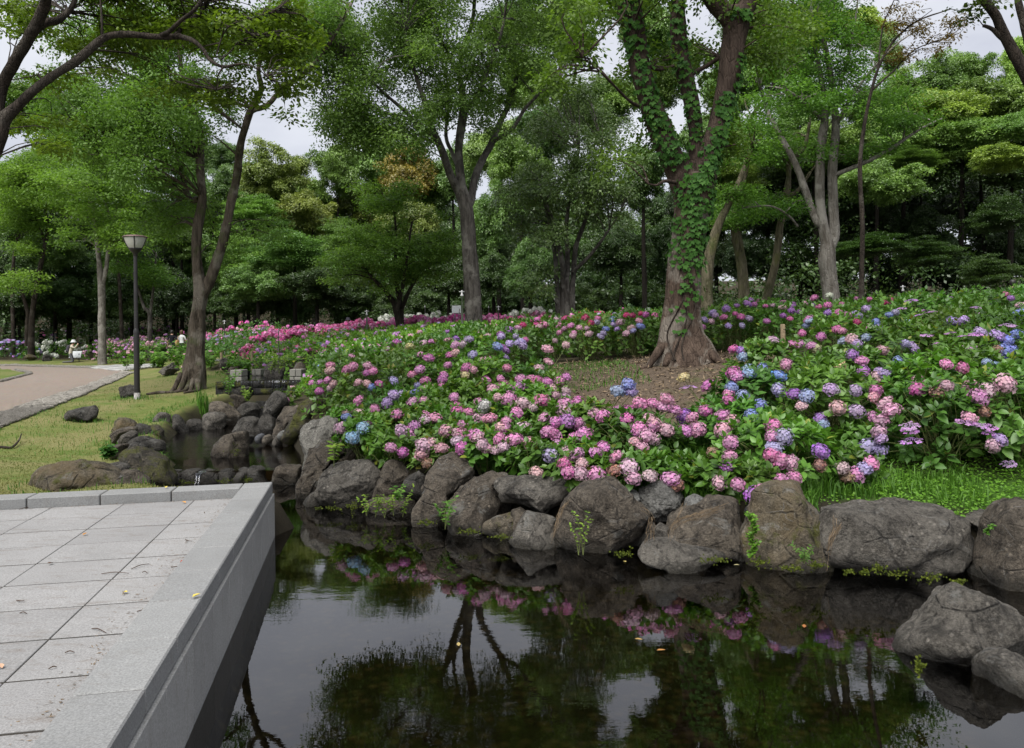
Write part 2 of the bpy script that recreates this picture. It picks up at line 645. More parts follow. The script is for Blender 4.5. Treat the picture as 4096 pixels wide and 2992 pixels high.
CORNER = PX(1090, 1927, 8.52)
CORNER[2] = .58
DV = np.array([-.191, .9816, 0])      # along the deck's right edge, away from the camera
EV = np.array([-.9816, -.191, 0])     # along the deck's far edge, to the left
SHORE = [(25, 1), (14, 3.2), (7, 5.45), (4.6, 6.4), (3.4, 6.95), (2.4, 7.3), (.85, 7.8), (-.3, 8.9), (-1.3, 9.75), (-2.2, 10.4), (-2.75, 11.1), (-3.0, 11.9)]
POND = [(25, -12)] + [(a, b + (.42 if b < 9 else .25)) for a, b in SHORE[:-1]] + SHORE[-1:] + [(-3.0, 12.6), (-5.4, 12.6), (-5.3, 11.9), (-5.0, 10.6), (-4.2, 9.5), (-2.6, 8.9), (-2.75, 8.3), (-1.2, 0), (1.2, -12)]
POOL = [(-3.0, 11.9), (-3.4, 13.5), (-4.1, 15.5), (-5.0, 17.5), (-5.5, 19), (-5.85, 20.9), (-7.35, 20.9), (-7.7, 19), (-7.5, 17.4), (-6.9, 15.5), (-6.1, 13.6), (-5.3, 12.4), (-5.2, 11.9)]
UPPER = [(-5.9, 21.1), (-6.2, 24), (-7.2, 27), (-8.4, 27), (-7.6, 24), (-7.3, 21.1)]
DECKP = [tuple((CORNER + EV * a + DV * b)[:2]) for a, b in ((0.02, -.02), (16, -.02), (16, -14), (.02, -14))]


def sstep(a, b, x):
    t = np.clip((x - a) / (b - a), 0, 1)
    return t * t * (3 - 2 * t)


def ground(x, y):
    x, y = np.atleast_1d(np.asarray(x, float)), np.atleast_1d(np.asarray(y, float))
    out = np.zeros(len(x))
    for k in range(0, len(x), 20000):
        q = np.stack([x[k:k + 20000], y[k:k + 20000]], 1)
        d = np.linalg.norm(q[:, None] - CTRL[None, :, :2], axis=2)
        out[k:k + 20000] = _tps(d) @ _W[:_n] + _W[_n] + q @ _W[_n + 1:]
    out += 8 * sstep(78, 118, y)
    p3 = np.stack([x, y, x * 0], 1)
    out += .03 * vnoise(p3 * .9, 3) + .012 * vnoise(p3 * 3.1, 4)
    for poly, fl, wd in ((POND, -.38, .4), (POOL, -.02, .35), (UPPER, .95, .3)):
        near = (x > -12) & (x < 30) & (y < 30)
        if near.any():
            d = poly_dist(x[near], y[near], poly)
            w = sstep(-.12, wd, d)
            out[near] = out[near] * (1 - w) + fl * w
    near = (x < 4) & (y < 12)
    if near.any():
        d = poly_dist(x[near], y[near], DECKP)
        w = sstep(-.05, .25, d)
        out[near] = out[near] * (1 - w) + np.minimum(out[near], .2) * w
    return out


def gz(x, y):
    return float(ground([x], [y])[0])


def hit_ground(px, py, y0=4.0, y1=120.0):
    """where the ray through a photograph pixel meets the terrain"""
    d = ray(px, py)
    t = np.linspace(y0, y1, 600)
    z = EYE + d[2] * t - ground(d[0] * t, t)
    k = np.argmax(z < 0)
    if z[k] >= 0:
        k = len(t) - 1
    Y = t[k]
    if k > 0:
        a, b = z[k - 1], z[k]
        Y = t[k - 1] + (t[k] - t[k - 1]) * a / (a - b + 1e-9)
    return np.array([d[0] * Y, Y, gz(d[0] * Y, Y)])


# path outline from the photograph, laid on the terrain
KERB_OUT = [hit_ground(*T('B0', x, y)) for x, y in ((-900, 2010), (-400, 1770), (0, 1590), (150, 1528), (300, 1465), (450, 1405), (620, 1340), (800, 1262), (920, 1205), (985, 1180))]
KERB_IN = [hit_ground(*T('B0', x, y)) for x, y in ((-1100, 1860), (-520, 1630), (0, 1482), (130, 1440), (260, 1395), (400, 1352), (560, 1300), (720, 1245), (840, 1195), (900, 1168))]
PATH_FAR = [hit_ground(*T('B0', x, y)) for x, y in ((-1700, 1128), (-700, 1128), (0, 1130), (150, 1132), (300, 1136), (430, 1140), (560, 1145), (680, 1150), (800, 1157), (895, 1164))]
PATH_POLY = [p[:2] for p in KERB_OUT] + [p[:2] for p in PATH_FAR[::-1]]
ISLE = [hit_ground(*T('B0', x, y))[:2] for x, y in ((-700, 1135), (-100, 1138), (80, 1155), (190, 1180), (222, 1192), (160, 1212), (80, 1234), (0, 1250), (-300, 1320), (-700, 1420))]
CLEAR = [(.5, 15.8), (.75, 13), (.9, 11.4), (1.0, 10.2), (1.4, 9.75), (2.0, 9.8), (2.5, 10.7), (3.9, 12.3), (4.7, 13.2), (5.1, 14.2), (4.9, 15.6), (3.2, 16.4)]


def build_ground():
    def axis(stops):
        return np.concatenate([np.arange(a, b, s) for a, b, s in stops] + [[stops[-1][1]]])
    xs = axis([(-260, -60, 20), (-60, -26, 2.0), (-26, -12, .4), (-12, 12, .14), (12, 26, .5), (26, 60, 2.0), (60, 260, 20)])
    ys = axis([(-60, -12, 6), (-12, 4, .8), (4, 20, .14), (20, 34, .3), (34, 60, .8), (60, 120, 5), (120, 420, 25)])
    X, Y = np.meshgrid(xs, ys)
    x, y = X.ravel(), Y.ravel()
    z = ground(x, y)
    nx = len(xs)
    i = (np.arange(len(ys) - 1)[:, None] * nx + np.arange(nx - 1)[None]).ravel()
    f = np.stack([i, i + 1, i + nx + 1, i + nx], 1)
    p3 = np.stack([x, y, x * 0], 1)
    wob = .35 * fbm(p3 * .8, 3, 9)
    rim = np.maximum(sstep(.75, .25, np.abs(poly_dist(x, y, POND))) * sstep(-3.6, -2.6, x), sstep(.3, .05, np.abs(poly_dist(x, y, POOL) - .12)))
    left = sstep(.3, -.3, x - np.interp(y, [8, 12, 14, 17, 20, 22, 26, 30, 47, 52], [-2.5, -4.9, -5.9, -6.9, -7.0, -6.4, -9.2, -11.6, -14, -60]) + wob * .6)
    lawn = left * sstep(50, 47, y + wob)
    soil = sstep(-.5, .3, poly_dist(x, y, CLEAR) + wob * .7)
    shore = np.interp(x, [q[0] for q in SHORE[::-1]], [q[1] for q in SHORE[::-1]])
    bank = sstep(.2, .5, y - shore) * sstep(2.6, 1.7, y - shore + wob) * sstep(-3.6, -2.6, x)
    bank = np.maximum(bank, sstep(3.4, 4.4, x) * sstep(.15, .4, y - shore) * sstep(2.6, 1.6, y - shore + wob))
    bank = np.maximum(bank, sstep(1.0, .2, np.abs(poly_dist(x, y, CLEAR) - .5) * 1.5) * sstep(13.6, 14.6, y) * sstep(3.0, 1.6, x) * .8)
    me = mesh_np('ground', np.stack([x, y, z], 1), f, M['ground'], True, {'lawn': lawn, 'soil': soil, 'bank': bank, 'rim': rim})
    o = obj('ground', me)
    tag(o, kind='structure')


def make_ground_material():
    m, nt, out = new_mat('ground')
    q = NT(nt)
    w = q.pos()

    def at(n_):
        a = q.n('ShaderNodeAttribute')
        a.attribute_name = n_
        return a.outputs['Fac']
    n1 = q.noise(w, .55, 6, .6)
    n2 = q.noise(w, 2.3, 7, .65)
    n3 = q.noise(q.mapping(w, (1, 1, .3)), 55, 4, .75)
    n4 = q.noise(w, 190, 2, .7)
    forest = q.mix(q.fmap(n2, .3, .7, 0, 1), (.018, .016, .010), (.05, .042, .026))
    grass = q.mix(q.fmap(n2, .4, .62, 0, 1), (.145, .155, .05), (.075, .125, .024))
    grass = q.mix(q.fmap(n1, .44, .58, 0, .85), grass, (.205, .18, .085))
    n5 = q.noise(w, 5.5, 6, .7)
    grass = q.mix(q.fmap(n5, .54, .66, 0, .6), grass, (.06, .115, .02))
    grass = q.mix(q.fmap(n3, .35, .65, 0, .6), grass, (.06, .075, .02))
    grass = q.mix(q.fmap(n4, .6, .75, 0, .5), grass, (.24, .215, .105))
    mul = q.mix(q.fmap(n3, .38, .62, 0, 1), (.035, .026, .018), (.125, .095, .07))
    mul = q.mix(q.fmap(n4, .58, .7, 0, .7), mul, (.2, .165, .13))
    mul = q.mix(q.fmap(n2, .56, .66, 0, .55), mul, (.06, .075, .025))
    bk = q.mix(q.fmap(n3, .35, .65, 0, 1), (.02, .045, .008), (.06, .13, .018))
    c = q.mix(at('lawn'), forest, grass)
    c = q.mix(at('bank'), c, bk)
    c = q.mix(at('soil'), c, mul)
    c = q.mix(at('rim'), c, q.mix(n3, (.008, .007, .005), (.035, .03, .02)))
    sx = q.n('ShaderNodeSeparateXYZ')
    q.l(w, sx.inputs[0])
    vv = q.voro(q.mapping(w, (1, 1, .5)), 11)
    bed = q.mix(q.fmap(vv.outputs['Distance'], 0, .55, 0, 1), q.mix(q.fmap(q.noise(w, 6, 3), .4, .6, 0, 1), (.10, .085, .045), (.05, .05, .022)), (.016, .015, .008))
    und = q.fmap(sx.outputs[2], -.2, -.05, 1, 0)
    c = q.mix(und, c, bed)
    h = q.math('ADD', n3, q.math('MULTIPLY', n4, .5))
    q.l(q.bsdf(c, .95, .1, q.bump(h, .6, .02)), out.inputs['Surface'])
    return m


M['ground'] = make_ground_material()
build_ground()


# ------------------------------------------------------------------ water
def M_water(name, ripple, tint=(.60, .56, .44), ior=1.9, foam=0.0, scale=1.0):
    m, nt, out = new_mat(name)
    q = NT(nt)
    w = q.pos()
    a = q.noise(q.mapping(w, (1.0, 2.3, 1)), 3.2 * scale, 3, .5, .4)
    b = q.noise(q.mapping(w, (1.2, 3.0, 1), (0, 0, .25)), 13 * scale, 2, .5)
    big = q.noise(w, .42, 2, .5)
    amp = q.fmap(big, .40, .62, .15, 1.0)
    h = q.math('MULTIPLY', q.math('ADD', a, q.math('MULTIPLY', b, .22)), amp)
    nrm = q.bump(h, ripple, .02)
    gl = q.n('ShaderNodeBsdfGlossy')
    gl.inputs['Roughness'].default_value = 0.0
    q.l(nrm, gl.inputs['Normal'])
    gl.inputs['Color'].default_value = (.96, .96, .97, 1)
    tr = q.n('ShaderNodeBsdfTransparent')
    tr.inputs['Color'].default_value = (*tint, 1)
    fr = q.n('ShaderNodeFresnel')
    fr.inputs['IOR'].default_value = ior
    q.l(nrm, fr.inputs['Normal'])
    mx = q.n('ShaderNodeMixShader')
    q.l(fr.outputs[0], mx.inputs[0])
    q.l(tr.outputs[0], mx.inputs[1])
    q.l(gl.outputs[0], mx.inputs[2])
    res = mx.outputs[0]
    if foam:
        fn = q.noise(q.mapping(w, (1, 3.0, 1)), 9, 8, .8)
        df = q.n('ShaderNodeBsdfDiffuse')
        df.inputs['Color'].default_value = (.35, .33, .30, 1)
        m2 = q.n('ShaderNodeMixShader')
        q.l(q.fmap(fn, .63, .72, 0, foam), m2.inputs[0])
        q.l(res, m2.inputs[1])
        q.l(df.outputs[0], m2.inputs[2])
        res = m2.outputs[0]
    q.l(res, out.inputs['Surface'])
    return m


M['pond'] = M_water('pond_water', .045, (.50, .45, .34), 1.75)
M['pool'] = M_water('pool_water', .6, (.26, .19, .11), 1.6, .55)


def flat_poly(name, poly, z, mat, kind='structure'):
    bm = bmesh.new()
    vs_ = [bm.verts.new((p[0], p[1], z)) for p in poly]
    bm.faces.new(vs_)
    bmesh.ops.triangulate(bm, faces=bm.faces[:])
    bmesh.ops.recalc_face_normals(bm, faces=bm.faces[:])
    me = bpy.data.meshes.new(name)
    bm.to_mesh(me)
    bm.free()
    if me.polygons[0].normal.z < 0:
        me.flip_normals()
    me.materials.append(mat)
    return tag(obj(name, me), kind=kind)


def grow_poly(poly, d):
    c = np.mean(np.asarray(poly), axis=0)
    return [tuple(np.asarray(p) + d * unit(np.asarray(p) - c)) for p in poly]


o = flat_poly('pond_water', [(25, -12), (25, 2.4), (14, 4.2), (7, 6.6), (4.6, 7.4), (3.4, 7.8), (2.4, 8.1), (.85, 8.7), (-.3, 9.7), (-1.3, 10.4), (-2.2, 11.0), (-2.6, 11.95),
                             (-5.6, 11.95), (-5.6, 10.2), (-4.4, 8.8), (-2.75, 8.45), (-1.25, 0), (1.1, -12)], 0, M['pond'])
o = flat_poly('stream_water', [(-2.7, 11.95), (-3.0, 13.5), (-3.6, 15.5), (-4.5, 17.5), (-5.0, 19), (-5.4, 20.86), (-7.9, 20.86), (-8.2, 19), (-8.0, 17.4), (-7.4, 15.5), (-6.6, 13.4), (-5.8, 12.4), (-5.6, 11.95)], .17, M['pool'])
o = flat_poly('upper_water', [(-5.6, 21.1), (-5.8, 24), (-6.9, 27.2), (-8.8, 27.2), (-8.0, 24), (-7.7, 21.1)], 1.13, M['pool'])


# ------------------------------------------------------------------ granite terrace
M['joint'] = M_plain('joint_mortar', (.035, .032, .028), .95, .1)


def bev_box(sx, sy, sz, b=.006):
    bm = bmesh.new()
    bmesh.ops.create_cube(bm, size=1)
    bmesh.ops.scale(bm, vec=(sx, sy, sz), verts=bm.verts[:])
    bmesh.ops.bevel(bm, geom=bm.edges[:], offset=b, segments=1, affect='EDGES')
    me = bpy.data.meshes.new('block')
    bm.to_mesh(me)
    bm.free()
    return me


ANG = math.atan2(EV[1], EV[0])


def build_deck():
    CW = .29
    deck = thing('stone_terrace', tuple(CORNER * np.array([1, 1, 0])), 'grey granite terrace with raised coping jutting into the pond', 'terrace')
    tag(deck, kind='structure')
    base = np.array([CORNER[0], CORNER[1], 0])
    inv = np.array(deck.location)

    def put(name, me, a, b, z, mat=None, jit=0.0):
        o = obj(name, me, deck)
        p = base + EV * a + DV * b
        o.location = Vector((p[0], p[1], z + random.uniform(-jit, jit))) - deck.location
        o.rotation_euler = (random.uniform(-jit, jit) * .4, random.uniform(-jit, jit) * .4, ANG)
        return o

    def meshes(sx, sy, sz, mat, n=1, b=.006):
        me = bev_box(sx, sy, sz, b)
        me.materials.append(mat)
        return me
    # core below the slabs
    me = bev_box(14 - .06, 14 - .06, .854, .002)
    me.materials.append(M['granite_wall'])
    me.materials.clear()
    me.materials.append(M['joint'])
    put('foundation', me, 7.03, -7.03, .048)
    mo = bev_box(CW - .03, 13, .1, .002)
    mo.materials.append(M['joint'])
    put('mortar', mo, CW / 2, -6.6, .523)
    mo = bev_box(9.5, CW - .03, .1, .002)
    mo.materials.append(M['joint'])
    put('mortar', mo, 4.9, -CW / 2, .523)
    # slabs
    dw, dd, gap = .66, .555, .007
    s_full = meshes(dw - gap, dd - .024, .05, M['granite'], 1, .003)
    firstw = .44
    s_first = meshes(firstw - gap, dd - .024, .05, M['granite'], 1, .003)
    nrow, ncol = 22, 10
    for r in range(nrow):
        b = -CW - dd * (r + .5) - .004
        put('slab', s_first, CW + firstw / 2 + .004, b, .455, jit=.0012)
        for c in range(ncol):
            put('slab', s_full, CW + firstw + dw * (c + .5) + .004, b, .455, jit=.0012)
    # coping along the pond side and along the far side
    L = .615
    cs = meshes(CW, L - .012, .12, M['granite_coping'], 1, .008)
    for k in range(20):
        put('coping_stone', cs, CW / 2, -CW - L * (k + .5), .52)
    cc = meshes(CW, CW - .005, .12, M['granite_coping'], 1, .008)
    put('coping_stone', cc, CW / 2, -CW / 2, .52)
    L2 = .665
    cb = meshes(L2 - .010, CW, .12, M['granite_coping'], 1, .008)
    for k in range(14):
        put('coping_stone', cb, CW + L2 * (k + .5), -CW / 2, .52)
    # wall panels down into the water, a little proud of the coping
    wp = meshes(.03, L - .012, .80, M['granite_wall'], 1, .004)
    for k in range(21):
        put('wall_panel', wp, -.004, -.31 - L * (k - .0), .058)
    wb = meshes(L2 - .006, .03, .80, M['granite_wall'], 1, .004)
    for k in range(14):
        put('wall_panel', wb, .34 + L2 * k, .004, .058)
    return deck


build_deck()


# ------------------------------------------------------------------ path, kerb stones, paving
def M_path():
    m, nt, out = new_mat('path')
    q = NT(nt)
    w = q.pos()
    n = q.noise(w, 60, 3, .8)
    v = q.voro(w, 42).outputs['Color']
    b = q.noise(w, .5, 5, .6)
    c = q.mix(q.fmap(n, .35, .65, 0, 1), (.12, .098, .08), (.245, .205, .178))
    c = q.mix(.25, c, q.mix(1.0, v, (.28, .24, .205), 'MULTIPLY'))
    c = q.mix(q.fmap(b, .4, .65, 0, .4), c, (.17, .13, .10))
    q.l(q.bsdf(c, .9, .2, q.bump(n, .5, .01)), out.inputs['Surface'])
    return m


def ribbon(name, A, B, mat, lift, nu=80, nv=14):
    a, b = catmull(A, nu)[:, :2], catmull(B, nu)[:, :2]
    t = np.linspace(0, 1, nv)[None, :, None]
    q = (a[:, None] * (1 - t) + b[:, None] * t).reshape(-1, 2)
    z = ground(q[:, 0], q[:, 1]) + lift
    i = (np.arange(nu - 1)[:, None] * nv + np.arange(nv - 1)[None]).ravel()
    f = np.stack([i, i + 1, i + nv + 1, i + nv], 1)
    me = mesh_np(name, np.column_stack([q, z]), f, mat, True)
    if me.polygons[len(f) // 2].normal.z < 0:
        me.flip_normals()
    return tag(obj(name, me), kind='structure')


M['path'] = M_path()
M['kerb_bed'] = M_plain('kerb_bed', (.16, .14, .11), .95, .1)
M['cobble'] = M_rock('cobble', (.36, .33, .28), (.66, .62, .55), .1, 0, None, False)
ribbon('path', KERB_IN, PATH_FAR, M['path'], .035, 120, 40)
edging = ribbon('cobble_edging', KERB_OUT, KERB_IN, M['kerb_bed'], .02)


def pebble_mesh(seed, sub=2, flat=.6):
    bm = bmesh.new()
    bmesh.ops.create_icosphere(bm, subdivisions=sub, radius=1)
    v = np.array([x.co for x in bm.verts])
    v = np.sign(v) * np.abs(v) ** .85
    v *= (1 + .16 * fbm(v * 1.2, 2, seed))[:, None]
    v[:, 2] *= flat
    for x, c in zip(bm.verts, v):
        x.co = c
    me = bpy.data.meshes.new('pebble')
    bm.to_mesh(me)
    bm.free()
    me.polygons.foreach_set('use_smooth', np.ones(len(me.polygons), bool))
    return me


def build_cobbles():
    ms = [pebble_mesh(k, 1, .55) for k in range(5)]
    for me in ms:
        me.materials.append(M['cobble'])
    A, B = catmull(KERB_OUT, 200)[:, :2], catmull(KERB_IN, 200)[:, :2]
    seg = np.concatenate([[0], np.cumsum(np.linalg.norm(np.diff(A, axis=0), axis=1))])
    spots = []
    s = 0.0
    while s < seg[-1]:
        a = np.array([np.interp(s, seg, A[:, k]) for k in (0, 1)])
        b = np.array([np.interp(s, seg, B[:, k]) for k in (0, 1)])
        w = np.linalg.norm(b - a)
        nn = max(2, int(w / .17))
        st = .15
        for k in range(nn):
            t = (k + .5 + rng.uniform(-.15, .15)) / nn
            p = a * (1 - t) + b * t + rng.uniform(-.02, .02, 2)
            spots.append((p[0], p[1], .075 * rng.uniform(.8, 1.15)))
        s += st
    spots = [q for q in spots if abs(pix((q[0], q[1], .7))[0] - 2048) < 2250]
    spots.sort(key=lambda q: math.hypot(q[0], q[1]))
    z = ground([q[0] for q in spots], [q[1] for q in spots])
    near, far = spots[:300], spots[300:]
    for k, (x, y, r) in enumerate(near):
        o = obj('cobble', ms[k % 5], edging, (x, y, z[k] + .035))
        o.scale = (r * 1.05, r * rng.uniform(.8, 1.1), r)
        o.rotation_euler = (rng.uniform(-.2, .2), rng.uniform(-.2, .2), rng.uniform(0, 6.3))
    if far:
        mb = MB()
        pv = np.array([v.co for v in ms[0].vertices])
        pf = np.array([list(p.vertices) for p in ms[0].polygons])
        for k, (x, y, r) in enumerate(far):
            mb.add(pv * r + np.array([x, y, z[300 + k] + .035]), pf)
        tag(obj('far_cobbles', mb.mesh('far_cobbles', M['cobble'], True), edging), kind='stuff')


build_cobbles()

# lawn island on the far side of the path and its stone edge
flat = [(p[0], p[1]) for p in ISLE]
_c = np.array(flat)
_g = []
for k in range(len(_c)):
    for t in np.linspace(0, 1, 6, endpoint=False):
        _g.append(_c[k] * (1 - t) + _c[(k + 1) % len(_c)] * t)
_ctr = _c.mean(axis=0)
_rings = [np.array(_g) * s + _ctr * (1 - s) for s in (1, .8, .55, .3)]
_v = np.concatenate(_rings + [_ctr[None]])
_z = ground(_v[:, 0], _v[:, 1]) + .06
_z[:len(_g)] -= .03
m_ = len(_g)
_q = np.concatenate([np.stack([r * m_ + np.arange(m_), r * m_ + (np.arange(m_) + 1) % m_, (r + 1) * m_ + (np.arange(m_) + 1) % m_, (r + 1) * m_ + np.arange(m_)], 1) for r in range(3)])
_t = np.stack([3 * m_ + np.arange(m_), 3 * m_ + (np.arange(m_) + 1) % m_, np.full(m_, 4 * m_)], 1)
_me = mesh_np('lawn_island', np.column_stack([_v, _z]), [_q, _t], M['ground'], True, {'lawn': np.ones(len(_v)), 'soil': np.zeros(len(_v)), 'bank': np.full(len(_v), .35)})
if _me.polygons[0].normal.z < 0:
    _me.flip_normals()
isle = tag(obj('lawn_island', _me), kind='structure')
_ms = [pebble_mesh(30 + k, 1, .7) for k in range(3)]
for _m in _ms:
    _m.materials.append(M['cobble'])
_P = [hit_ground(*T('B0', x, y)) for x, y in np.array(list(zip(np.interp(np.linspace(0, 1, 44), [0, .3, .45, 1], [120, 215, 222, 0]), np.interp(np.linspace(0, 1, 44), [0, .3, .45, 1], [1162, 1184, 1194, 1250]))))]
for k, p in enumerate(_P):
    o = obj('edge_stone', _ms[k % 3], isle, (p[0], p[1], p[2] + .05))
    o.scale = [rng.uniform(.1, .16), rng.uniform(.1, .15), .12]
    o.rotation_euler = (0, 0, rng.uniform(0, 6))
# stones along the far edge of the path
_pf = catmull(PATH_FAR, 150)
for k, p in enumerate(_pf):
    if -100 < pix((p[0], p[1], 1.2))[0] < 370:
        o = obj('edge_stone', _ms[k % 3], edging, (p[0], p[1], gz(p[0], p[1]) + .05))
        o.scale = [rng.uniform(.14, .24), rng.uniform(.12, .18), .14]
        o.rotation_euler = (0, 0, rng.uniform(0, 6))


def build_paving():
    pv = bpy.data.objects.new('paved_path', None)
    COL.objects.link(pv)
    tag(pv, kind='structure')
    A = [hit_ground(*T('B0', x, y)) for x, y in ((590, 1141), (760, 1132), (960, 1124), (1190, 1116))]
    B = [hit_ground(*T('B0', x, y)) for x, y in ((870, 1168), (960, 1160), (1060, 1146), (1190, 1134))]
    a, b = catmull(A, 15), catmull(B, 15)
    for i in range(14):
        for j in range(4):
            q = []
            for (u, v_) in ((i + .02, j + .02), (i + .98, j + .02), (i + .98, j + .98), (i + .02, j + .98)):
                k = min(int(u), 13)
                f = u - k
                pa, pb = a[k] * (1 - f) + a[k + 1] * f, b[k] * (1 - f) + b[k + 1] * f
                q.append(pa * (1 - v_ / 4) + pb * v_ / 4)
            q = np.array(q)
            q[:, 2] = ground(q[:, 0], q[:, 1]) + .075
            lo = q.copy()
            lo[:, 2] -= .07
            me = mesh_np('paving_slab', np.vstack([q, lo]), np.array([[0, 1, 2, 3], [4, 7, 6, 5], [0, 4, 5, 1], [1, 5, 6, 2], [2, 6, 7, 3], [3, 7, 4, 0]]), M['paving'])
            obj('paving_slab', me, pv)
    # the farther strip of paving at the head of the stream
    c = PX(*T('B0', 1730, 1100), 30)
    for k in range(6):
        me = bev_box(.33, 1.2, .08, .006)
        me.materials.append(M['paving'])
        o = obj('paving_slab', me, pv, (c[0] - .9 + k * .335, 31, gz(c[0], 30.0) + .17))


build_paving()
# ------------------------------------------------------------------ rocks
def rock(label, tile, pts, Y, mat, thick=None, wet=False, sub=4, rough=1.0, facet=20, cat='rock', name='rock', group=None, sink=.0, seed=None, grow=1.07, back=.5):
    """a boulder whose outline seen from the terrace follows PTS, with real depth behind and before it"""
    global _rs
    _rs += 1
    seed = _rs * 7 if seed is None else seed
    r_ = np.random.default_rng(seed)
    P = np.array([PX(*T(tile, x, y), Y) for x, y in pts])
    c = (P.min(0) + P.max(0)) / 2
    x, z = P[:, 0] - c[0], P[:, 2] - c[2]
    th = np.linspace(-math.pi, math.pi, 241)[:-1]
    R = np.zeros(len(th))
    for k, a in enumerate(th):
        d = np.array([math.cos(a), math.sin(a)])
        best = 0
        for i in range(len(x)):
            j = (i + 1) % len(x)
            e = np.array([x[j] - x[i], z[j] - z[i]])
            den = d[0] * e[1] - d[1] * e[0]
            if abs(den) < 1e-9:
                continue
            t = (x[i] * e[1] - z[i] * e[0]) / den
            u = (x[i] * d[1] - z[i] * d[0]) / den
            if t > 0 and -1e-6 <= u <= 1 + 1e-6:
                best = max(best, t)
        R[k] = best
    if group == 'rocks along the stream':
        grow, back = 1.0, .3
    elif group == 'rocks lining the pond bank':
        grow, back = 1.04, .28
    R = (np.roll(R, 1) + 2 * R + np.roll(R, -1)) / 4 * grow
    W, H = x.max() - x.min(), z.max() - z.min()
    thick = thick or .42 * (W + H) / 2
    if wet or sink:
        dn = np.clip(-np.sin(th), 0, 1)
        ext = .22 if wet else sink
        R = R + dn ** 2.5 * ext
    if group == G1 and sub == 4:
        sub = 5
    bm = bmesh.new()
    bmesh.ops.create_icosphere(bm, subdivisions=sub, radius=1)
    n = np.array([v.co for v in bm.verts])
    rho = np.hypot(n[:, 0], n[:, 2])
    ang = np.arctan2(n[:, 2], n[:, 0])
    Rv = np.interp(ang, th, R, period=2 * math.pi)
    yy = np.sign(n[:, 1]) * np.abs(n[:, 1]) ** .8
    u = np.stack([n[:, 0] / (rho + 1e-6) * rho ** .8, yy, n[:, 2] / (rho + 1e-6) * rho ** .8], 1)
    # flat faces broken off the block, mostly on the sides that face us or the sky
    for k in range(facet):
        d = r_.normal(size=3) * np.array([.8, .8, .7]) + np.array([0, -.9, .2])
        d /= np.linalg.norm(d)
        if d[1] > -.5:
            continue
        lim = r_.uniform(.42, .84)
        s_ = u @ d
        u = u - np.clip(s_ - lim, 0, None)[:, None] * d * .97
    p = np.stack([u[:, 0] * Rv, u[:, 1] * thick, u[:, 2] * Rv], 1)
    size = (W + H) / 2
    q = p / size
    base_n = unit(n * np.array([1, .9, 1]))
    rid = 1 - np.abs(fbm(q * 2.3, 3, seed + 3)) * 2
    disp = .045 * fbm(q * 1.9, 4, seed) + .05 * rid * (.5 + .5 * vnoise(q * 1.3, seed + 9)) + .024 * fbm(q * 7, 3, seed + 5)
    if sub >= 4:
        disp += .012 * fbm(q * 26, 2, seed + 6)
    p = p + base_n * (disp * size * rough)[:, None]
    for v, co in zip(bm.verts, p):
        v.co = co
    me = bpy.data.meshes.new(name)
    bm.to_mesh(me)
    bm.free()
    me.polygons.foreach_set('use_smooth', np.ones(len(me.polygons), bool))
    me.materials.append(M[mat])
    o = obj(name, me, None, c + np.array([0, thick * back, 0]))
    tag(o, label, cat, group)
    ROCKS.append((o, c, W, H, Y, wet))
    return o


_rs = 0
ROCKS = []
G1 = None
# --- bank of the pond, from the stream mouth towards the right
G1 = 'rocks lining the pond bank'
rock('pale flat topped boulder at the corner of stream and pond', 'C1', [(238, 60), (270, 10), (330, -20), (400, -12), (440, -45), (520, -25), (545, 60), (500, 100), (400, 140), (340, 200), (310, 300), (300, 400), (285, 440), (270, 300), (265, 130)], 11.3, 'rock_pale', .5, True, group=G1)
rock('rough dark brown upright boulder below the pale flat topped boulder', 'C1', [(300, 480), (305, 330), (330, 180), (380, 110), (460, 98), (540, 110), (552, 200), (470, 260), (410, 340), (390, 470)], 10.7, 'rock_brown', .45, True, rough=1.5, group=G1)
rock('tan craggy rock tucked between brown upright boulder and the pink bushes', 'C1', [(535, 260), (550, 150), (590, 115), (680, 108), (745, 190), (730, 245), (640, 265)], 10.9, 'rock_tan', .4, rough=1.5, sink=.2, group=G1)
rock('small grey wedge rock dipping into the water below the smooth grey boulder', 'C1', [(290, 520), (330, 475), (405, 430), (430, 480), (400, 540)], 10.1, 'rock_grey', .3, True, sub=3, group=G1)
rock('large smooth blue grey boulder beside the stream mouth', 'C1', [(392, 500), (405, 420), (415, 350), (450, 290), (540, 265), (640, 265), (730, 235), (768, 265), (802, 340), (795, 420), (740, 490), (690, 540), (620, 565), (440, 550)], 10.0, 'rock_grey', .55, True, group=G1)
rock('brown rock with pale streak beside the smooth blue grey boulder', 'C1', [(770, 480), (795, 400), (805, 340), (840, 270), (880, 256), (940, 275), (1000, 335), (975, 400), (985, 470), (900, 490)], 9.8, 'rock_brown', .42, sink=.15, group=G1)
rock('small dark pointed rock left of the tall brown boulder', 'C1', [(955, 400), (1000, 350), (1062, 312), (1112, 370), (1130, 410), (1110, 490), (990, 480)], 9.5, 'rock_dark', .35, sink=.15, sub=3, group=G1)
rock('low reddish ledge rock overgrown with weeds at the waterline', 'C1', [(700, 580), (740, 515), (860, 498), (1040, 505), (1065, 600), (1050, 640), (760, 640)], 9.55, 'rock_brown', .35, True, group=G1)
rock('tall brown leaning boulder with white lichen near the middle of the bank', 'C1', [(1055, 600), (1065, 540), (1110, 470), (1130, 350), (1200, 250), (1280, 218), (1340, 238), (1425, 310), (1435, 370), (1330, 450), (1285, 540), (1265, 640), (1220, 665), (1100, 655)], 9.0, 'rock_brown', .5, True, group=G1)
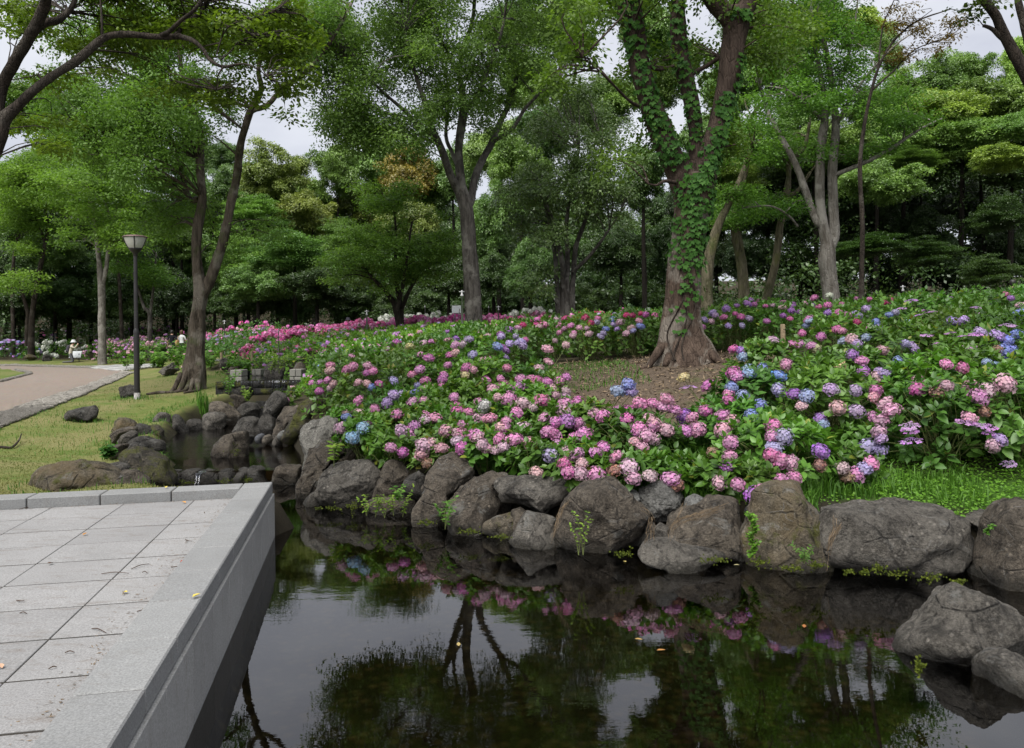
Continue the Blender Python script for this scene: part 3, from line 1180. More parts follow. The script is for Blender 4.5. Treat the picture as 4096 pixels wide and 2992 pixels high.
rock('big rounded dark brown boulder right of the tall leaning boulder', 'C1', [(1268, 620), (1290, 520), (1360, 430), (1450, 370), (1560, 334), (1640, 348), (1690, 400), (1700, 500), (1650, 590), (1560, 650), (1500, 700), (1480, 735), (1330, 705)], 8.6, 'rock_brown', .52, True, group=G1)
rock('low tan rock at the foot of the big rounded dark brown boulder', 'C1', [(1488, 745), (1500, 680), (1560, 640), (1690, 598), (1760, 640), (1740, 745)], 8.3, 'rock_tan', .3, True, sub=3, group=G1)
rock('long flat topped grey brown rock bridging over the grey pyramid stone', 'C2', [(-110, 430), (-90, 385), (-20, 366), (120, 366), (340, 376), (395, 400), (438, 440), (400, 500), (330, 540), (180, 612), (110, 590), (40, 560), (-70, 550)], 8.35, 'rock_grey', .42, group=G1)
rock('small rusty brown filler stone under the long flat topped rock', 'C2', [(-10, 660), (-5, 580), (60, 560), (100, 590), (80, 660), (20, 690)], 8.3, 'rock_brown', .22, sub=3, sink=.1, group=G1)
rock('grey pyramid stone standing in the water under the long flat rock', 'C2', [(0, 770), (40, 680), (95, 596), (180, 615), (292, 645), (280, 700), (255, 808), (120, 808)], 7.95, 'rock_grey', .35, True, facet=4, rough=.5, group=G1)
rock('biggest domed grey brown boulder in the middle of the pond bank', 'C2', [(310, 840), (315, 720), (345, 640), (360, 550), (450, 455), (560, 425), (640, 408), (710, 430), (790, 490), (860, 560), (905, 630), (900, 760), (855, 845), (720, 880), (560, 888), (400, 860)], 7.65, 'rock_brown', .6, True, sub=5, group=G1)
rock('round grey cobble lodged right of the biggest domed boulder', 'C2', [(752, 465), (790, 433), (832, 443), (852, 490), (825, 528), (780, 512)], 7.95, 'pebble', .14, sub=3, rough=.35, facet=2, group=G1)
rock('craggy rock covered in white lichen on the bank crest', 'C2', [(850, 505), (880, 450), (960, 408), (1050, 400), (1152, 458), (1158, 515), (1110, 565), (1050, 645), (960, 680), (895, 620), (860, 540)], 7.85, 'rock_lichen', .36, rough=1.4, sub=4, group=G1)
rock('round grey boulder stone between the lichen rock and the brown cobble', 'C2', [(1153, 560), (1168, 500), (1230, 470), (1278, 490), (1277, 555), (1220, 594), (1170, 594)], 7.75, 'pebble', .2, sub=3, rough=.3, facet=2, group=G1)
rock('flat brown cobble on top of the broad sloping boulder', 'C2', [(1285, 520), (1300, 478), (1350, 470), (1392, 500), (1392, 545), (1300, 550)], 7.75, 'pebble_brown', .17, sub=3, rough=.3, facet=2, group=G1)
rock('small grey filler stone below the white lichen rock', 'C2', [(955, 785), (962, 690), (1000, 668), (1042, 690), (1060, 785)], 7.5, 'rock_grey', .18, sub=3, group=G1)
rock('broad sloping brown boulder with dry grass lying over it', 'C2', [(1045, 780), (1070, 660), (1130, 610), (1230, 570), (1330, 528), (1420, 503), (1535, 530), (1565, 600), (1585, 700), (1572, 800), (1540, 860), (1400, 850), (1200, 835), (1060, 800)], 7.35, 'rock_brown', .5, True, sub=5, group=G1)
rock('flat wet slab lying in the water at the foot of the broad sloping boulder', 'C2', [(858, 870), (880, 808), (960, 780), (1080, 788), (1150, 830), (1300, 838), (1440, 880), (1300, 925), (1060, 950), (985, 920), (870, 905)], 7.05, 'rock_grey', .3, True, sub=4, facet=4, rough=.6, group=G1)
rock('blue grey round cobble wedged left of the upright tan boulder', 'C2', [(1558, 580), (1590, 528), (1632, 528), (1648, 570), (1612, 638), (1573, 622)], 7.5, 'pebble_blue', .15, sub=3, rough=.4, facet=2, group=G1)
rock('upright tan brown boulder with moss at its foot, left of the long boulder', 'C3', [(-80, 850), (-85, 760), (-60, 670), (-30, 560), (-25, 478), (30, 440), (120, 424), (220, 410), (292, 440), (335, 530), (392, 600), (428, 660), (415, 760), (385, 900), (300, 945), (100, 958), (-20, 950)], 7.05, 'rock_tan', .55, True, sub=5, group=G1)
rock('smooth pale cobble between upright tan boulder and the long boulder', 'C3', [(424, 622), (438, 590), (480, 588), (497, 630), (470, 670), (438, 668)], 7.2, 'pebble', .12, sub=3, rough=.2, facet=0, group=G1)
rock('very long flat topped grey brown boulder below the clover', 'C3', [(398, 930), (408, 800), (465, 700), (515, 620), (700, 598), (960, 616), (1200, 622), (1335, 662), (1455, 715), (1510, 800), (1570, 880), (1600, 960), (1565, 1020), (1420, 1065), (1200, 1055), (900, 1015), (600, 990), (430, 970)], 6.75, 'rock_grey', .6, True, sub=5, group=G1)
rock('small pointed rock with fern right of the very long boulder', 'C3', [(1388, 660), (1470, 608), (1558, 586), (1605, 620), (1615, 720), (1600, 820), (1540, 840), (1470, 730)], 6.95, 'rock_grey', .3, sub=4, sink=.1, group=G1)
rock('dark boulder cut off at the right end of the pond bank', 'C3', [(1595, 960), (1610, 800), (1620, 680), (1695, 575), (1780, 540), (1900, 600), (1950, 900), (1880, 1090), (1640, 1075)], 6.4, 'rock_brown', .5, True, group=G1)
rock('mossy boulder beyond the right end of the pond bank', 'C3', [(1900, 1000), (1920, 760), (2050, 600), (2300, 560), (2500, 700), (2560, 1000), (2400, 1150), (2000, 1120)], 6.1, 'rock_brown', .55, True, group=G1)
rock('big peaked grey boulder rising alone from the pond in front', 'C3', [(945, 1560), (990, 1480), (1100, 1378), (1200, 1265), (1260, 1185), (1330, 1122), (1392, 1112), (1500, 1158), (1645, 1225), (1695, 1330), (1730, 1480), (1710, 1640), (1400, 1680), (1100, 1668), (970, 1635)], 5.0, 'rock_grey', .42, True, sub=5, facet=8, grow=1.02, back=.05, group='boulders standing in the pond')
rock('low grey boulder against the foot of the big peaked boulder', 'C3', [(1455, 1720), (1470, 1600), (1530, 1555), (1692, 1540), (1800, 1600), (1830, 1800), (1700, 1880), (1500, 1840)], 4.6, 'rock_grey', .32, True, grow=1.0, back=.0, group='boulders standing in the pond')

for k, (x_, y_, w_, h_, Y_, mt, lb_) in enumerate((('C2', (930, 720), 90, 130, 7.75, 'rock_dark', 'dark filler stone deep between the domed boulder and the broad sloping boulder'), ('C2', (1590, 800), 90, 190, 7.45, 'rock_dark', 'dark filler stone in the cleft left of the upright tan boulder'), ('C3', (420, 830), 90, 220, 7.2, 'rock_dark', 'dark filler stone in the cleft left of the very long boulder'),
                                              ('C3', (1590, 900), 80, 190, 6.9, 'rock_dark', 'dark filler stone in the cleft right of the very long boulder'), ('C1', (1260, 640), 70, 120, 9.0, 'rock_dark', 'dark filler stone between the tall leaning and rounded boulders'), ('C1', (960, 520), 110, 100, 10.0, 'rock_dark', 'dark filler stone behind the low reddish ledge rock'), ('C2', (290, 720), 70, 160, 8.1, 'rock_dark', 'dark filler stone between pyramid stone and domed boulder'), ('C3', (1500, 1000), 120, 60, 6.6, 'rock_dark', 'low dark stone at the waterline near the right end boulder'))):
    a_, b_ = y_
    rock(lb_, x_, [(a_ - w_ / 2, b_ + h_ / 2), (a_ - w_ / 2, b_ - h_ * .2), (a_ - w_ * .2, b_ - h_ / 2), (a_ + w_ * .3, b_ - h_ * .45), (a_ + w_ / 2, b_ - h_ * .1), (a_ + w_ / 2, b_ + h_ / 2)], Y_, mt, .3, True, sub=3, group=G1)

# --- left side of the stream
G2 = 'rocks along the stream'
rock('big tan flat boulder with white streaks behind the terrace coping', 'C0', [(88, 470), (95, 370), (150, 308), (300, 266), (420, 260), (540, 278), (650, 338), (722, 400), (745, 450), (400, 480)], 9.3, 'rock_tan', .6, sink=.25, sub=5, group=G2)
rock('smooth blue grey rock between tan boulder and mossy rocks', 'C0', [(618, 325), (650, 278), (720, 258), (792, 274), (808, 312), (750, 345), (660, 350)], 10.0, 'rock_grey', .3, sink=.2, sub=3, rough=.6, group=G2)
rock('brown domed rock behind the coping next to the tan boulder', 'C0', [(680, 370), (700, 340), (765, 318), (840, 323), (905, 370), (945, 415), (720, 440)], 9.6, 'rock_brown', .35, sink=.2, group=G2)
rock('long mossy brown rock sloping down to the stream weir', 'C0', [(725, 250), (735, 205), (770, 165), (830, 155), (930, 198), (965, 230), (1035, 250), (1060, 320), (1130, 395), (1060, 420), (950, 410), (870, 330), (800, 280)], 11.2, 'rock_moss', .5, sink=.2, group=G2)
rock('dark craggy rock on the left edge of the stream pool', 'C0', [(770, 170), (790, 120), (830, 95), (885, 80), (960, 108), (1015, 120), (1030, 185), (1000, 225), (920, 215), (830, 190)], 12.6, 'rock_dark', .45, sink=.25, rough=1.3, group=G2)
rock('thin flat brown rock at the lawn edge beside the stream', 'C0', [(672, 165), (740, 138), (805, 132), (805, 172), (720, 182)], 12.4, 'rock_brown', .3, sink=.15, sub=3, group=G2)
rock('rounded grey rock standing at the lawn edge of the stream', 'C0', [(765, 118), (800, 58), (838, 40), (868, 72), (832, 122)], 13.2, 'rock_grey', .3, sink=.2, sub=3, group=G2)
rock('flat dark rock lying behind the rounded grey rock', 'C0', [(700, 72), (715, 40), (800, 18), (865, 20), (865, 68), (760, 82)], 14.2, 'rock_brown', .35, sink=.2, sub=3, group=G2)
rock('squarish brown rock at the left end of the stream rocks', 'B0', [(803, 1600), (806, 1530), (850, 1510), (902, 1518), (948, 1560), (940, 1605)], 15.0, 'rock_tan', .35, sink=.15, sub=3, rough=1.4, group=G2)
rock('dark blocky rock left of the leaning grey slab', 'B0', [(945, 1580), (990, 1553), (1052, 1578), (1092, 1622), (1088, 1675), (980, 1675)], 15.2, 'rock_dark', .35, sink=.2, sub=3, group=G2)
rock('mossy low rock in front of the leaning grey slab', 'B0', [(1045, 1572), (1120, 1563), (1175, 1612), (1135, 1670), (1090, 1650)], 15.4, 'rock_moss', .3, sink=.2, sub=3, group=G2)
rock('grey leaning slab rock at the head of the stream pool', 'B0', [(1080, 1550), (1100, 1500), (1150, 1473), (1202, 1478), (1232, 1590), (1245, 1655), (1160, 1640), (1090, 1600)], 17.2, 'rock_grey', .4, sink=.2, group=G2)
rock('dark upright rock right of the leaning grey slab', 'B0', [(1235, 1510), (1268, 1478), (1312, 1530), (1345, 1615), (1290, 1630), (1250, 1610)], 17.4, 'rock_dark', .3, sink=.2, sub=3, group=G2)
rock('low flat dark rock behind the pool, second from the tree side', 'B0', [(1332, 1580), (1358, 1530), (1420, 1518), (1472, 1560), (1478, 1605), (1380, 1612)], 17.9, 'rock_dark', .35, sink=.2, sub=3, group=G2)
rock('wide flat grey rock with lichen behind the stream pool', 'B0', [(1442, 1510), (1450, 1490), (1500, 1473), (1600, 1473), (1642, 1500), (1625, 1570), (1540, 1600), (1470, 1580)], 18.0, 'rock_grey', .4, sink=.2, sub=4, group=G2)
rock('rounded brown boulder behind the wide flat grey rock', 'B0', [(1512, 1450), (1530, 1403), (1600, 1395), (1682, 1438), (1735, 1500), (1710, 1550), (1620, 1570), (1640, 1500), (1540, 1480)], 18.7, 'rock_brown', .5, sink=.2, group=G2)
rock('dark rock below the waterfall on the left of the channel', 'B0', [(1720, 1470), (1730, 1440), (1790, 1398), (1862, 1408), (1890, 1450), (1870, 1510), (1800, 1520), (1740, 1510)], 19.2, 'rock_dark', .4, sink=.2, group=G2)
rock('wet black rock at the lower end of the waterfall channel', 'B0', [(1685, 1630), (1720, 1540), (1765, 1508), (1830, 1498), (1885, 1520), (1900, 1640), (1800, 1660)], 17.4, 'rock_dark', .4, sink=.25, group=G2)
rock('small dark stone on the lawn side of the waterfall', 'B0', [(1672, 1360), (1700, 1335), (1790, 1340), (1820, 1370), (1740, 1395)], 19.9, 'rock_brown', .35, sink=.2, sub=3, group=G2)
rock('dark stone tucked beneath the left stone pier', 'B0', [(1710, 1330), (1730, 1290), (1800, 1280), (1850, 1290), (1830, 1340)], 20.0, 'rock_dark', .3, sink=.2, sub=3, group=G2)
rock('tall black jagged boulder beside the waterfall', 'B1', [(15, 1660), (18, 1500), (50, 1400), (90, 1333), (132, 1322), (192, 1343), (218, 1420), (185, 1460), (135, 1530), (115, 1620)], 16.6, 'rock_dark', .5, sink=.2, sub=4, rough=1.3, group=G2)
rock('smooth brown slab leaning between black boulder and mossy boulder', 'B1', [(112, 1635), (140, 1520), (180, 1440), (300, 1418), (315, 1500), (235, 1560), (212, 1660)], 15.9, 'rock_brown', .4, sink=.25, group=G2)
rock('huge dark moss covered boulder on the right bank of the stream', 'B1', [(200, 1650), (210, 1530), (268, 1460), (340, 1400), (440, 1338), (540, 1332), (592, 1370), (605, 1440), (560, 1500), (470, 1530), (330, 1590), (280, 1680)], 14.7, 'rock_moss', .65, sink=.3, sub=5, group=G2)
rock('grey rock behind the pale boulder under the hydrangeas', 'B1', [(525, 1480), (560, 1433), (620, 1423), (665, 1460), (645, 1530), (560, 1520)], 13.8, 'rock_brown', .35, sink=.2, sub=3, group=G2)
rock('flat tan rock behind the pale flat topped boulder', 'B1', [(460, 1520), (520, 1478), (640, 1498), (655, 1570), (590, 1620), (480, 1580)], 12.3, 'rock_tan', .4, sink=.25, group=G2)
rock('solitary brown rock standing in the stream pool', 'C0', [(1370, 210), (1378, 140), (1440, 90), (1540, 53), (1602, 46), (1610, 150), (1585, 210), (1470, 232)], 13.4, 'rock_brown', .4, sink=.2, sub=4, group=G2)
rock('blocky grey brown stone closing the right end of the weir', 'C1', [(105, 390), (110, 330), (130, 278), (160, 263), (278, 278), (280, 380), (200, 400)], 11.75, 'rock_brown', .3, sink=.2, facet=5, group=G2)
for k, (x0, x1, yt) in enumerate(((1050, 1180, 312), (1170, 1300, 308), (1290, 1420, 312), (1410, 1540, 306), (1530, 1620, 300), (1600, 1720, 290))):
    rock(['black wet weir stone at the left end of the weir', 'black wet weir stone with a trickle, second from the left end', 'black mossy weir stone in the middle of the weir', 'black wet weir stone right of the mossy middle stone', 'small black weir stone near the right end', 'black rounded weir stone next to the blocky end stone'][k], 'C0',
         [(x0, 420), (x0 + 8, yt + 20), (x0 + 40, yt), (x1 - 30, yt - 2), (x1, yt + 18), (x1 + 4, 420)], 11.85, 'rock_dark', .26, True, sub=3, rough=1.3, name='weir_stone', cat='stone', group='stones of the weir')
for k, (x, y, w, h, mt, lb) in enumerate(((20, 1640, 50, 26, 'pebble_blue', 'pale blue grey stone at the head of the stream pool'), (75, 1650, 46, 34, 'pebble_brown', 'brown stone in the shallows below the black boulder'), (150, 1662, 50, 40, 'rock_grey', 'grey stone in the shallows below the mossy boulder'), (185, 1618, 34, 30, 'pebble', 'small pale stone between slab and mossy boulder'), (-60, 1650, 60, 26, 'rock_dark', 'dark stone in shallow water left of the black boulder'))):
    rock(lb, 'B1', [(x - w / 2, y + h / 2), (x - w / 2.2, y - h * .2), (x, y - h / 2), (x + w / 2.2, y - h * .2), (x + w / 2, y + h / 2)], 14.9, mt, .2, sub=3, rough=.6, sink=.12, facet=3, group=G2)

# --- stones set on the lawn
G3 = 'rocks on the lawn'
rock('flat split dark rock on the lawn nearest the terrace', 'B0', [(458, 1495), (480, 1460), (560, 1438), (628, 1425), (650, 1460), (642, 1515), (580, 1535), (470, 1525)], 16.6, 'rock_dark', .4, sink=.12, facet=12, group=G3)
rock('dark squat rock right beside the foot of the lamp post', 'B0', [(856, 1335), (868, 1290), (910, 1273), (960, 1288), (980, 1332), (900, 1352)], 20.9, 'rock_dark', .4, sink=.12, facet=10, group=G3)
rock('small pointed dark stone on the far lawn near the kneeling photographer', 'B0', [(280, 1095), (290, 1050), (312, 1043), (345, 1092)], 47, 'rock_dark', .5, sink=.1, sub=3, group=G3)
rock('flat pale stone in front of the white hydrangeas', 'B0', [(146, 1075), (185, 1043), (227, 1060), (234, 1078)], 48, 'rock_tan', .6, sink=.1, sub=3, group=G3)
rock('pointed grey rock on the lawn edge left of the buttressed tree', 'B0', [(1156, 1172), (1180, 1140), (1230, 1103), (1258, 1148), (1290, 1158), (1200, 1180)], 29, 'rock_grey', .5, sink=.12, group=G3)
rock('grey upright rock right of the buttressed tree beside the paving', 'B0', [(1585, 1135), (1600, 1090), (1625, 1068), (1672, 1120), (1655, 1145)], 27, 'rock_grey', .45, sink=.12, sub=3, group=G3)
rock('brown rock on the grass behind the left stone pier', 'B0', [(1645, 1185), (1680, 1125), (1750, 1117), (1760, 1150), (1705, 1190)], 24.5, 'rock_brown', .45, sink=.12, group=G3)
rock('dark rock behind the waterfall with weeds growing over it', 'B1', [(55, 1205), (62, 1120), (110, 1085), (190, 1085), (200, 1150), (160, 1210)], 22.4, 'rock_dark', .45, sink=.15, group=G2)
rock('grey brown rock behind the right stone pier', 'B1', [(265, 1160), (285, 1105), (315, 1095), (345, 1130), (340, 1170)], 21.9, 'rock_brown', .35, sink=.15, sub=3, group=G2)


# ------------------------------------------------------------------ waterfall and its stone piers
def rbox(mb, x0, x1, y0, y1, z0, z1):
    mb.box(((x0 + x1) / 2, (y0 + y1) / 2, (z0 + z1) / 2), ((x1 - x0) / 2, (y1 - y0) / 2, (z1 - z0) / 2))


M['wet_wall'] = M_rock('wet_wall', (.022, .021, .02), (.06, .058, .055), 0, .25)
M['fall'] = M_water('falling_water', .5, (.75, .76, .78), 1.5, .9, 3)
wf = thing('waterfall_wall', (-6.55, 21.0, .4), 'low black wet stone wall with water spilling over at the head of the stream', 'weir')


def part(name, mb, mat, parent, smooth=False):
    me = mb.mesh(name, mat, smooth)
    o = obj(name, me, parent)
    o.location = -Vector(parent.location)
    return o


rr = np.random.default_rng(5)
for row in range(5):
    x = -7.75 + (row % 2) * .2
    while x < -5.5:
        w = rr.uniform(.3, .55)
        mb = MB()
        rbox(mb, x, min(x + w - .012, -5.4), 20.88 + rr.uniform(0, .025), 21.15, .2 + row * .185, .2 + row * .185 + .175)
        part('wall_stone', mb, M['wet_wall'], wf)
        x += w
mb = MB(); rbox(mb, -7.8, -5.4, 20.93, 21.18, -.1, 1.11); part('backing', mb, M['wet_wall'], wf)
mb = MB(); rbox(mb, -7.6, -5.55, 20.62, 20.95, .0, .60); part('lower_ledge', mb, M['wet_wall'], wf)
mb = MB()
for k in range(7):
    x = -6.28 + k * .05 + rr.uniform(-.02, .02)
    mb.tube([(x, 21.0, 1.14), (x, 20.87, 1.12), (x, 20.83, 1.0), (x + rr.uniform(-.01, .01), 20.8, .73)], [.012, .014, .012, .009], 5, n=10, cap=False)
part('water_sheet', mb, M['fall'], wf, True)
mb = MB()
for k in range(22):
    x = -7.55 + k * .09
    mb.tube([(x, 20.98, 1.13), (x, 20.875, 1.12), (x, 20.868, 1.02), (x, 20.862, rr.uniform(.75, 1.0))], [.004, .006, .004, .002], 4, n=8, cap=False)
part('trickle', mb, M['fall'], wf, True)


def pier(label, cx, cy, z0, z1, w, d, rows):
    t = thing('stone_pier', (cx, cy, z0), label, 'stone pier', 'stone piers at the waterfall')
    h = (z1 - z0) / rows
    for r in range(rows):
        sp = .5 if r % 2 == 0 else .38
        for a, b in ((-w / 2, -w / 2 + w * sp), (-w / 2 + w * sp, w / 2)):
            me = bev_box(b - a - .012, d, h - .012, .012)
            me.materials.append(M['block_stone'])
            o = obj('stone_block', me, t, ((a + b) / 2, 0, h * (r + .5)))
    return t


a = PX(*T('B0', 1692, 1155), 21.3); b = PX(*T('B0', 1780, 1235), 21.3)
pier('pale stone pier on the lawn side of the waterfall', (a[0] + b[0]) / 2, 21.5, .85, a[2], b[0] - a[0], .5, 3)
a = PX(*T('B1', 248, 1150), 21.2); b = PX(*T('B1', 338, 1225), 21.2)
pier('pale stone pier under the hydrangeas right of the waterfall', (a[0] + b[0]) / 2, 21.4, .8, a[2], b[0] - a[0], .5, 3)
a = PX(*T('B1', -30, 1150), 24.5); b = PX(*T('B1', 40, 1195), 24.5)
pier('far pale stone pier beside the upper water', (a[0] + b[0]) / 2, 24.7, .95, a[2], b[0] - a[0], .5, 2)
up = thing('upper_weir', (-7.2, 25.2, 1.1), 'thin second weir of dark stone crossing the upper water', 'weir')
for k in range(6):
    mb = MB(); rbox(mb, -8.1 + k * .33, -8.1 + k * .33 + .32, 25.1, 25.35, .95, 1.24); part('weir_block', mb, M['wet_wall'], up)
# a thin white trickle over the stream weir
wt = thing('weir_trickle', (-3.9, 11.7, .1), 'thin trickle of white water running over the weir stones', 'water')
for x, px in ((1300, 0), (1318, 1), (1105, 2)):
    mb = MB()
    p = PX(*T('C0', x, 318), 11.58)
    mb.tube([(p[0], 11.85, .2), (p[0], 11.6, .18), (p[0] + .01, 11.52, .08), (p[0], 11.48, -.02)], [.02, .022, .016, .014], 5, n=10)
    part('water_thread', mb, M['fall'], wt, True)
# ------------------------------------------------------------------ trees
M['bark_grey'] = M_bark('bark_grey', (.032, .028, .024), (.11, .10, .09), (.15, .14, .125))
M['bark_pale'] = M_bark('bark_pale', (.08, .07, .058), (.20, .185, .165), (.25, .235, .21))
M['bark_dark'] = M_bark('bark_dark', (.014, .011, .009), (.048, .038, .03), (.06, .052, .043), 1.6)
M['bark_wood'] = M_bark('bark_wood', (.008, .007, .006), (.025, .021, .016), None, 1.6)  # bark darkened to stand in for shade inside the wood
M['bark_brown'] = M_bark('bark_brown', (.028, .022, .016), (.10, .082, .064), (.135, .12, .10), 1.0, .5)
M['bark_moss'] = M_bark('bark_moss', (.05, .045, .025), (.17, .15, .10), (.11, .11, .045), 1.4, .7)
M['bark_plane'] = M_bark('bark_plane', (.022, .015, .012), (.075, .054, .043), None, .8)
M['bark_plane_low'] = M_bark('bark_plane_low', (.035, .024, .018), (.092, .066, .05), (.165, .145, .122), .8)
M['leaf'] = M_leaf('tree_leaf', (.058, .105, .022), (.185, .27, .062), True, .45, .5, .25)
M['leaf_gloss'] = M_leaf('evergreen_leaf', (.052, .088, .024), (.19, .255, .075), True, .28, .38, .45)
M['ivy'] = M_leaf('ivy_leaf', (.022, .07, .014), (.06, .15, .022), False, .3, .6, .15)


def wpart(name, me, parent, color=None):
    """a mesh in world coordinates hung under its thing"""
    o = obj(name, me, parent)
    o.location = -Vector(parent.location)
    if color is not None:
        o.color = (*color, 1)
    return o


def sprays(cen, nrm, rs, nl, L, W, droop=.35, tint=None, jit=.35):
    """flat sprays of NL leaves each"""
    k = len(cen)
    rs = np.broadcast_to(rs, (k,))
    a = rand_unit(k)
    u = unit(np.cross(nrm, a))
    w = np.cross(nrm, u)
    th = rng.uniform(0, 2 * math.pi, (k, nl))
    rr_ = np.sqrt(rng.uniform(0.02, 1, (k, nl))) * rs[:, None]
    rad = np.cos(th)[..., None] * u[:, None] + np.sin(th)[..., None] * w[:, None]
    c = cen[:, None] + rad * rr_[..., None] + nrm[:, None] * (rng.normal(size=(k, nl)) * rs[:, None] * .22)[..., None]
    c[..., 2] -= droop * rr_ ** 2 / (rs[:, None] + 1e-6)
    d = rad + rng.normal(size=rad.shape) * jit
    d[..., 2] -= droop
    d = unit(d).reshape(-1, 3)
    n2 = unit(np.repeat(nrm, nl, axis=0) + rng.normal(size=(k * nl, 3)) * jit)
    s = unit(np.cross(n2, d))
    L_ = L * rng.uniform(.7, 1.25, k * nl)
    v, f = leaf_quads(c.reshape(-1, 3), d, s, L_, L_ * (W / L))
    if tint is None:
        tint = rng.uniform(0, 1, k)
    return v, f, np.repeat(np.repeat(tint, nl), 4)


def clump_sprays(cl, rc, ns, style):
    """spray centres and normals for clumps at CL of radius RC"""
    n = len(cl)
    d = rand_unit(n * ns).reshape(n, ns, 3)
    if style == 'puff':                      # rounded heads of an evergreen: leaves on the outside
        d[..., 2] = np.abs(d[..., 2]) * 1.1 - .25
        d = unit(d)
        r = rng.uniform(.72, 1.0, (n, ns, 1))
        c = cl[:, None] + d * r * rc[:, None, None] * np.array([1, 1, .8])
        nr = unit(d + np.array([0, 0, .55]) + rng.normal(size=d.shape) * .3)
    elif style == 'layer':                   # flat tiers
        r = np.sqrt(rng.uniform(0, 1, (n, ns, 1)))
        c = cl[:, None] + d * r * rc[:, None, None] * np.array([1.25, 1.25, .2])
        nr = unit(np.array([0, 0, 1.0]) + rng.normal(size=d.shape) * .28)
    else:                                    # loose
        r = rng.uniform(0, 1, (n, ns, 1)) ** .5
        c = cl[:, None] + d * r * rc[:, None, None] * np.array([1, 1, .75])
        nr = unit(np.array([0, 0, .8]) + d * .5 + rng.normal(size=d.shape) * .45)
    return c.reshape(-1, 3), nr.reshape(-1, 3)


def ell_clumps(ells, n):
    """n points inside image-space ellipses (vx, vy, rx, ry, Y, half depth) given in metres after projection"""
    vol = np.array([e[2] * e[3] * (e[6] if len(e) > 6 else 1) for e in ells], float)
    pick = rng.choice(len(ells), n, p=vol / vol.sum())
    out = []
    for k in pick:
        e = ells[k]
        d = rng.normal(size=3)
        d = d / np.linalg.norm(d) * rng.uniform(0, 1) ** .42
        out.append(V(e[0] + d[0] * e[2], e[1] + d[2] * e[3], e[4] + d[1] * e[5]))
    return np.array(out)


def limb_pts(limb, Y):
    pts, rad = [], []
    for q in limb:
        dy = q[3] if len(q) > 3 else 0
        pts.append(V(q[0], q[1], Y + dy))
        rad.append(q[2] * (Y + dy) / 1761)
    return np.array(pts), np.array(rad)


TREES = {}


def tree(name, label, cat, Y, limbs, ells, nclump, rc, ns, rs, nl, L, W, style, color, bark='bark_grey', leaf='leaf', group=None,
         sides=12, droop=.3, twigs=True, trunk_n=1, bump=.12, flute=.0, twig_r=.02, tint_fn=None):
    P0, R0 = limb_pts(limbs[0], Y)
    base = P0[0].copy()
    g = gz(base[0], base[1])
    root = thing(name, (base[0], base[1], g), label, cat, group)
    samples = []
    for k, lb in enumerate(limbs):
        p, r = limb_pts(lb, Y)
        if k < trunk_n and p[0][2] > g - .1:
            p = np.vstack([[p[0][0], p[0][1], g - .15], p])
            r = np.concatenate([[r[0] * 1.15], r])
        v, f = tube(p, r, sides if r.max() > .07 else 7, bump=bump, seed=len(TREES) * 11 + k, fs=1.6 / max(r.max(), .05) * .35, flute=flute if k == 0 else 0)
        me = mesh_np('trunk', v, f, M['bark_plane_low' if bark == 'bark_plane' and k == 0 else bark], True)
        wpart('trunk' if k < trunk_n else 'branch', me, root)
        samples.append(catmull(p, 16)[4 if k == 0 else 2:])
    S = np.vstack(samples)
    if nclump:
        cl = ell_clumps(ells, nclump)
        rcs = rc * rng.uniform(.6, 1.3, nclump)
        c, nr = clump_sprays(cl, rcs, ns, style)
        base_t = np.repeat(rng.uniform(.0, 1, nclump), ns)
        t = np.clip(base_t * .75 + rng.uniform(-.1, .35, len(c)), 0, 1)
        v, f, ti = sprays(c, nr, rs * rng.uniform(.7, 1.3, len(c)), nl, L, W, droop, t)
        wpart('crown', mesh_np('crown', v, f, M[leaf], False, {'tint': ti}), root, color)
        if twigs:
            mb = MB()
            for q in cl:
                d = np.linalg.norm(S - q, axis=1) + np.clip(S[:, 2] - q[2], 0, None) * 1.5
                s_ = S[np.argmin(d)]
                if np.linalg.norm(s_ - q) < .15:
                    continue
                mid = (s_ + q) / 2 + np.array([rng.normal() * .15, rng.normal() * .15, .12 * np.linalg.norm(q - s_)])
                mb.tube([s_, mid, q], [twig_r * 1.5, twig_r, twig_r * .35], 3, n=6, cap=False)
            if mb.n:
                tag(wpart('twigs', mb.mesh('twigs', M[bark], True), root), kind='stuff')
    TREES[name + str(len(TREES))] = root
    return root


ZEL = (.95, 1.08, 1.0)
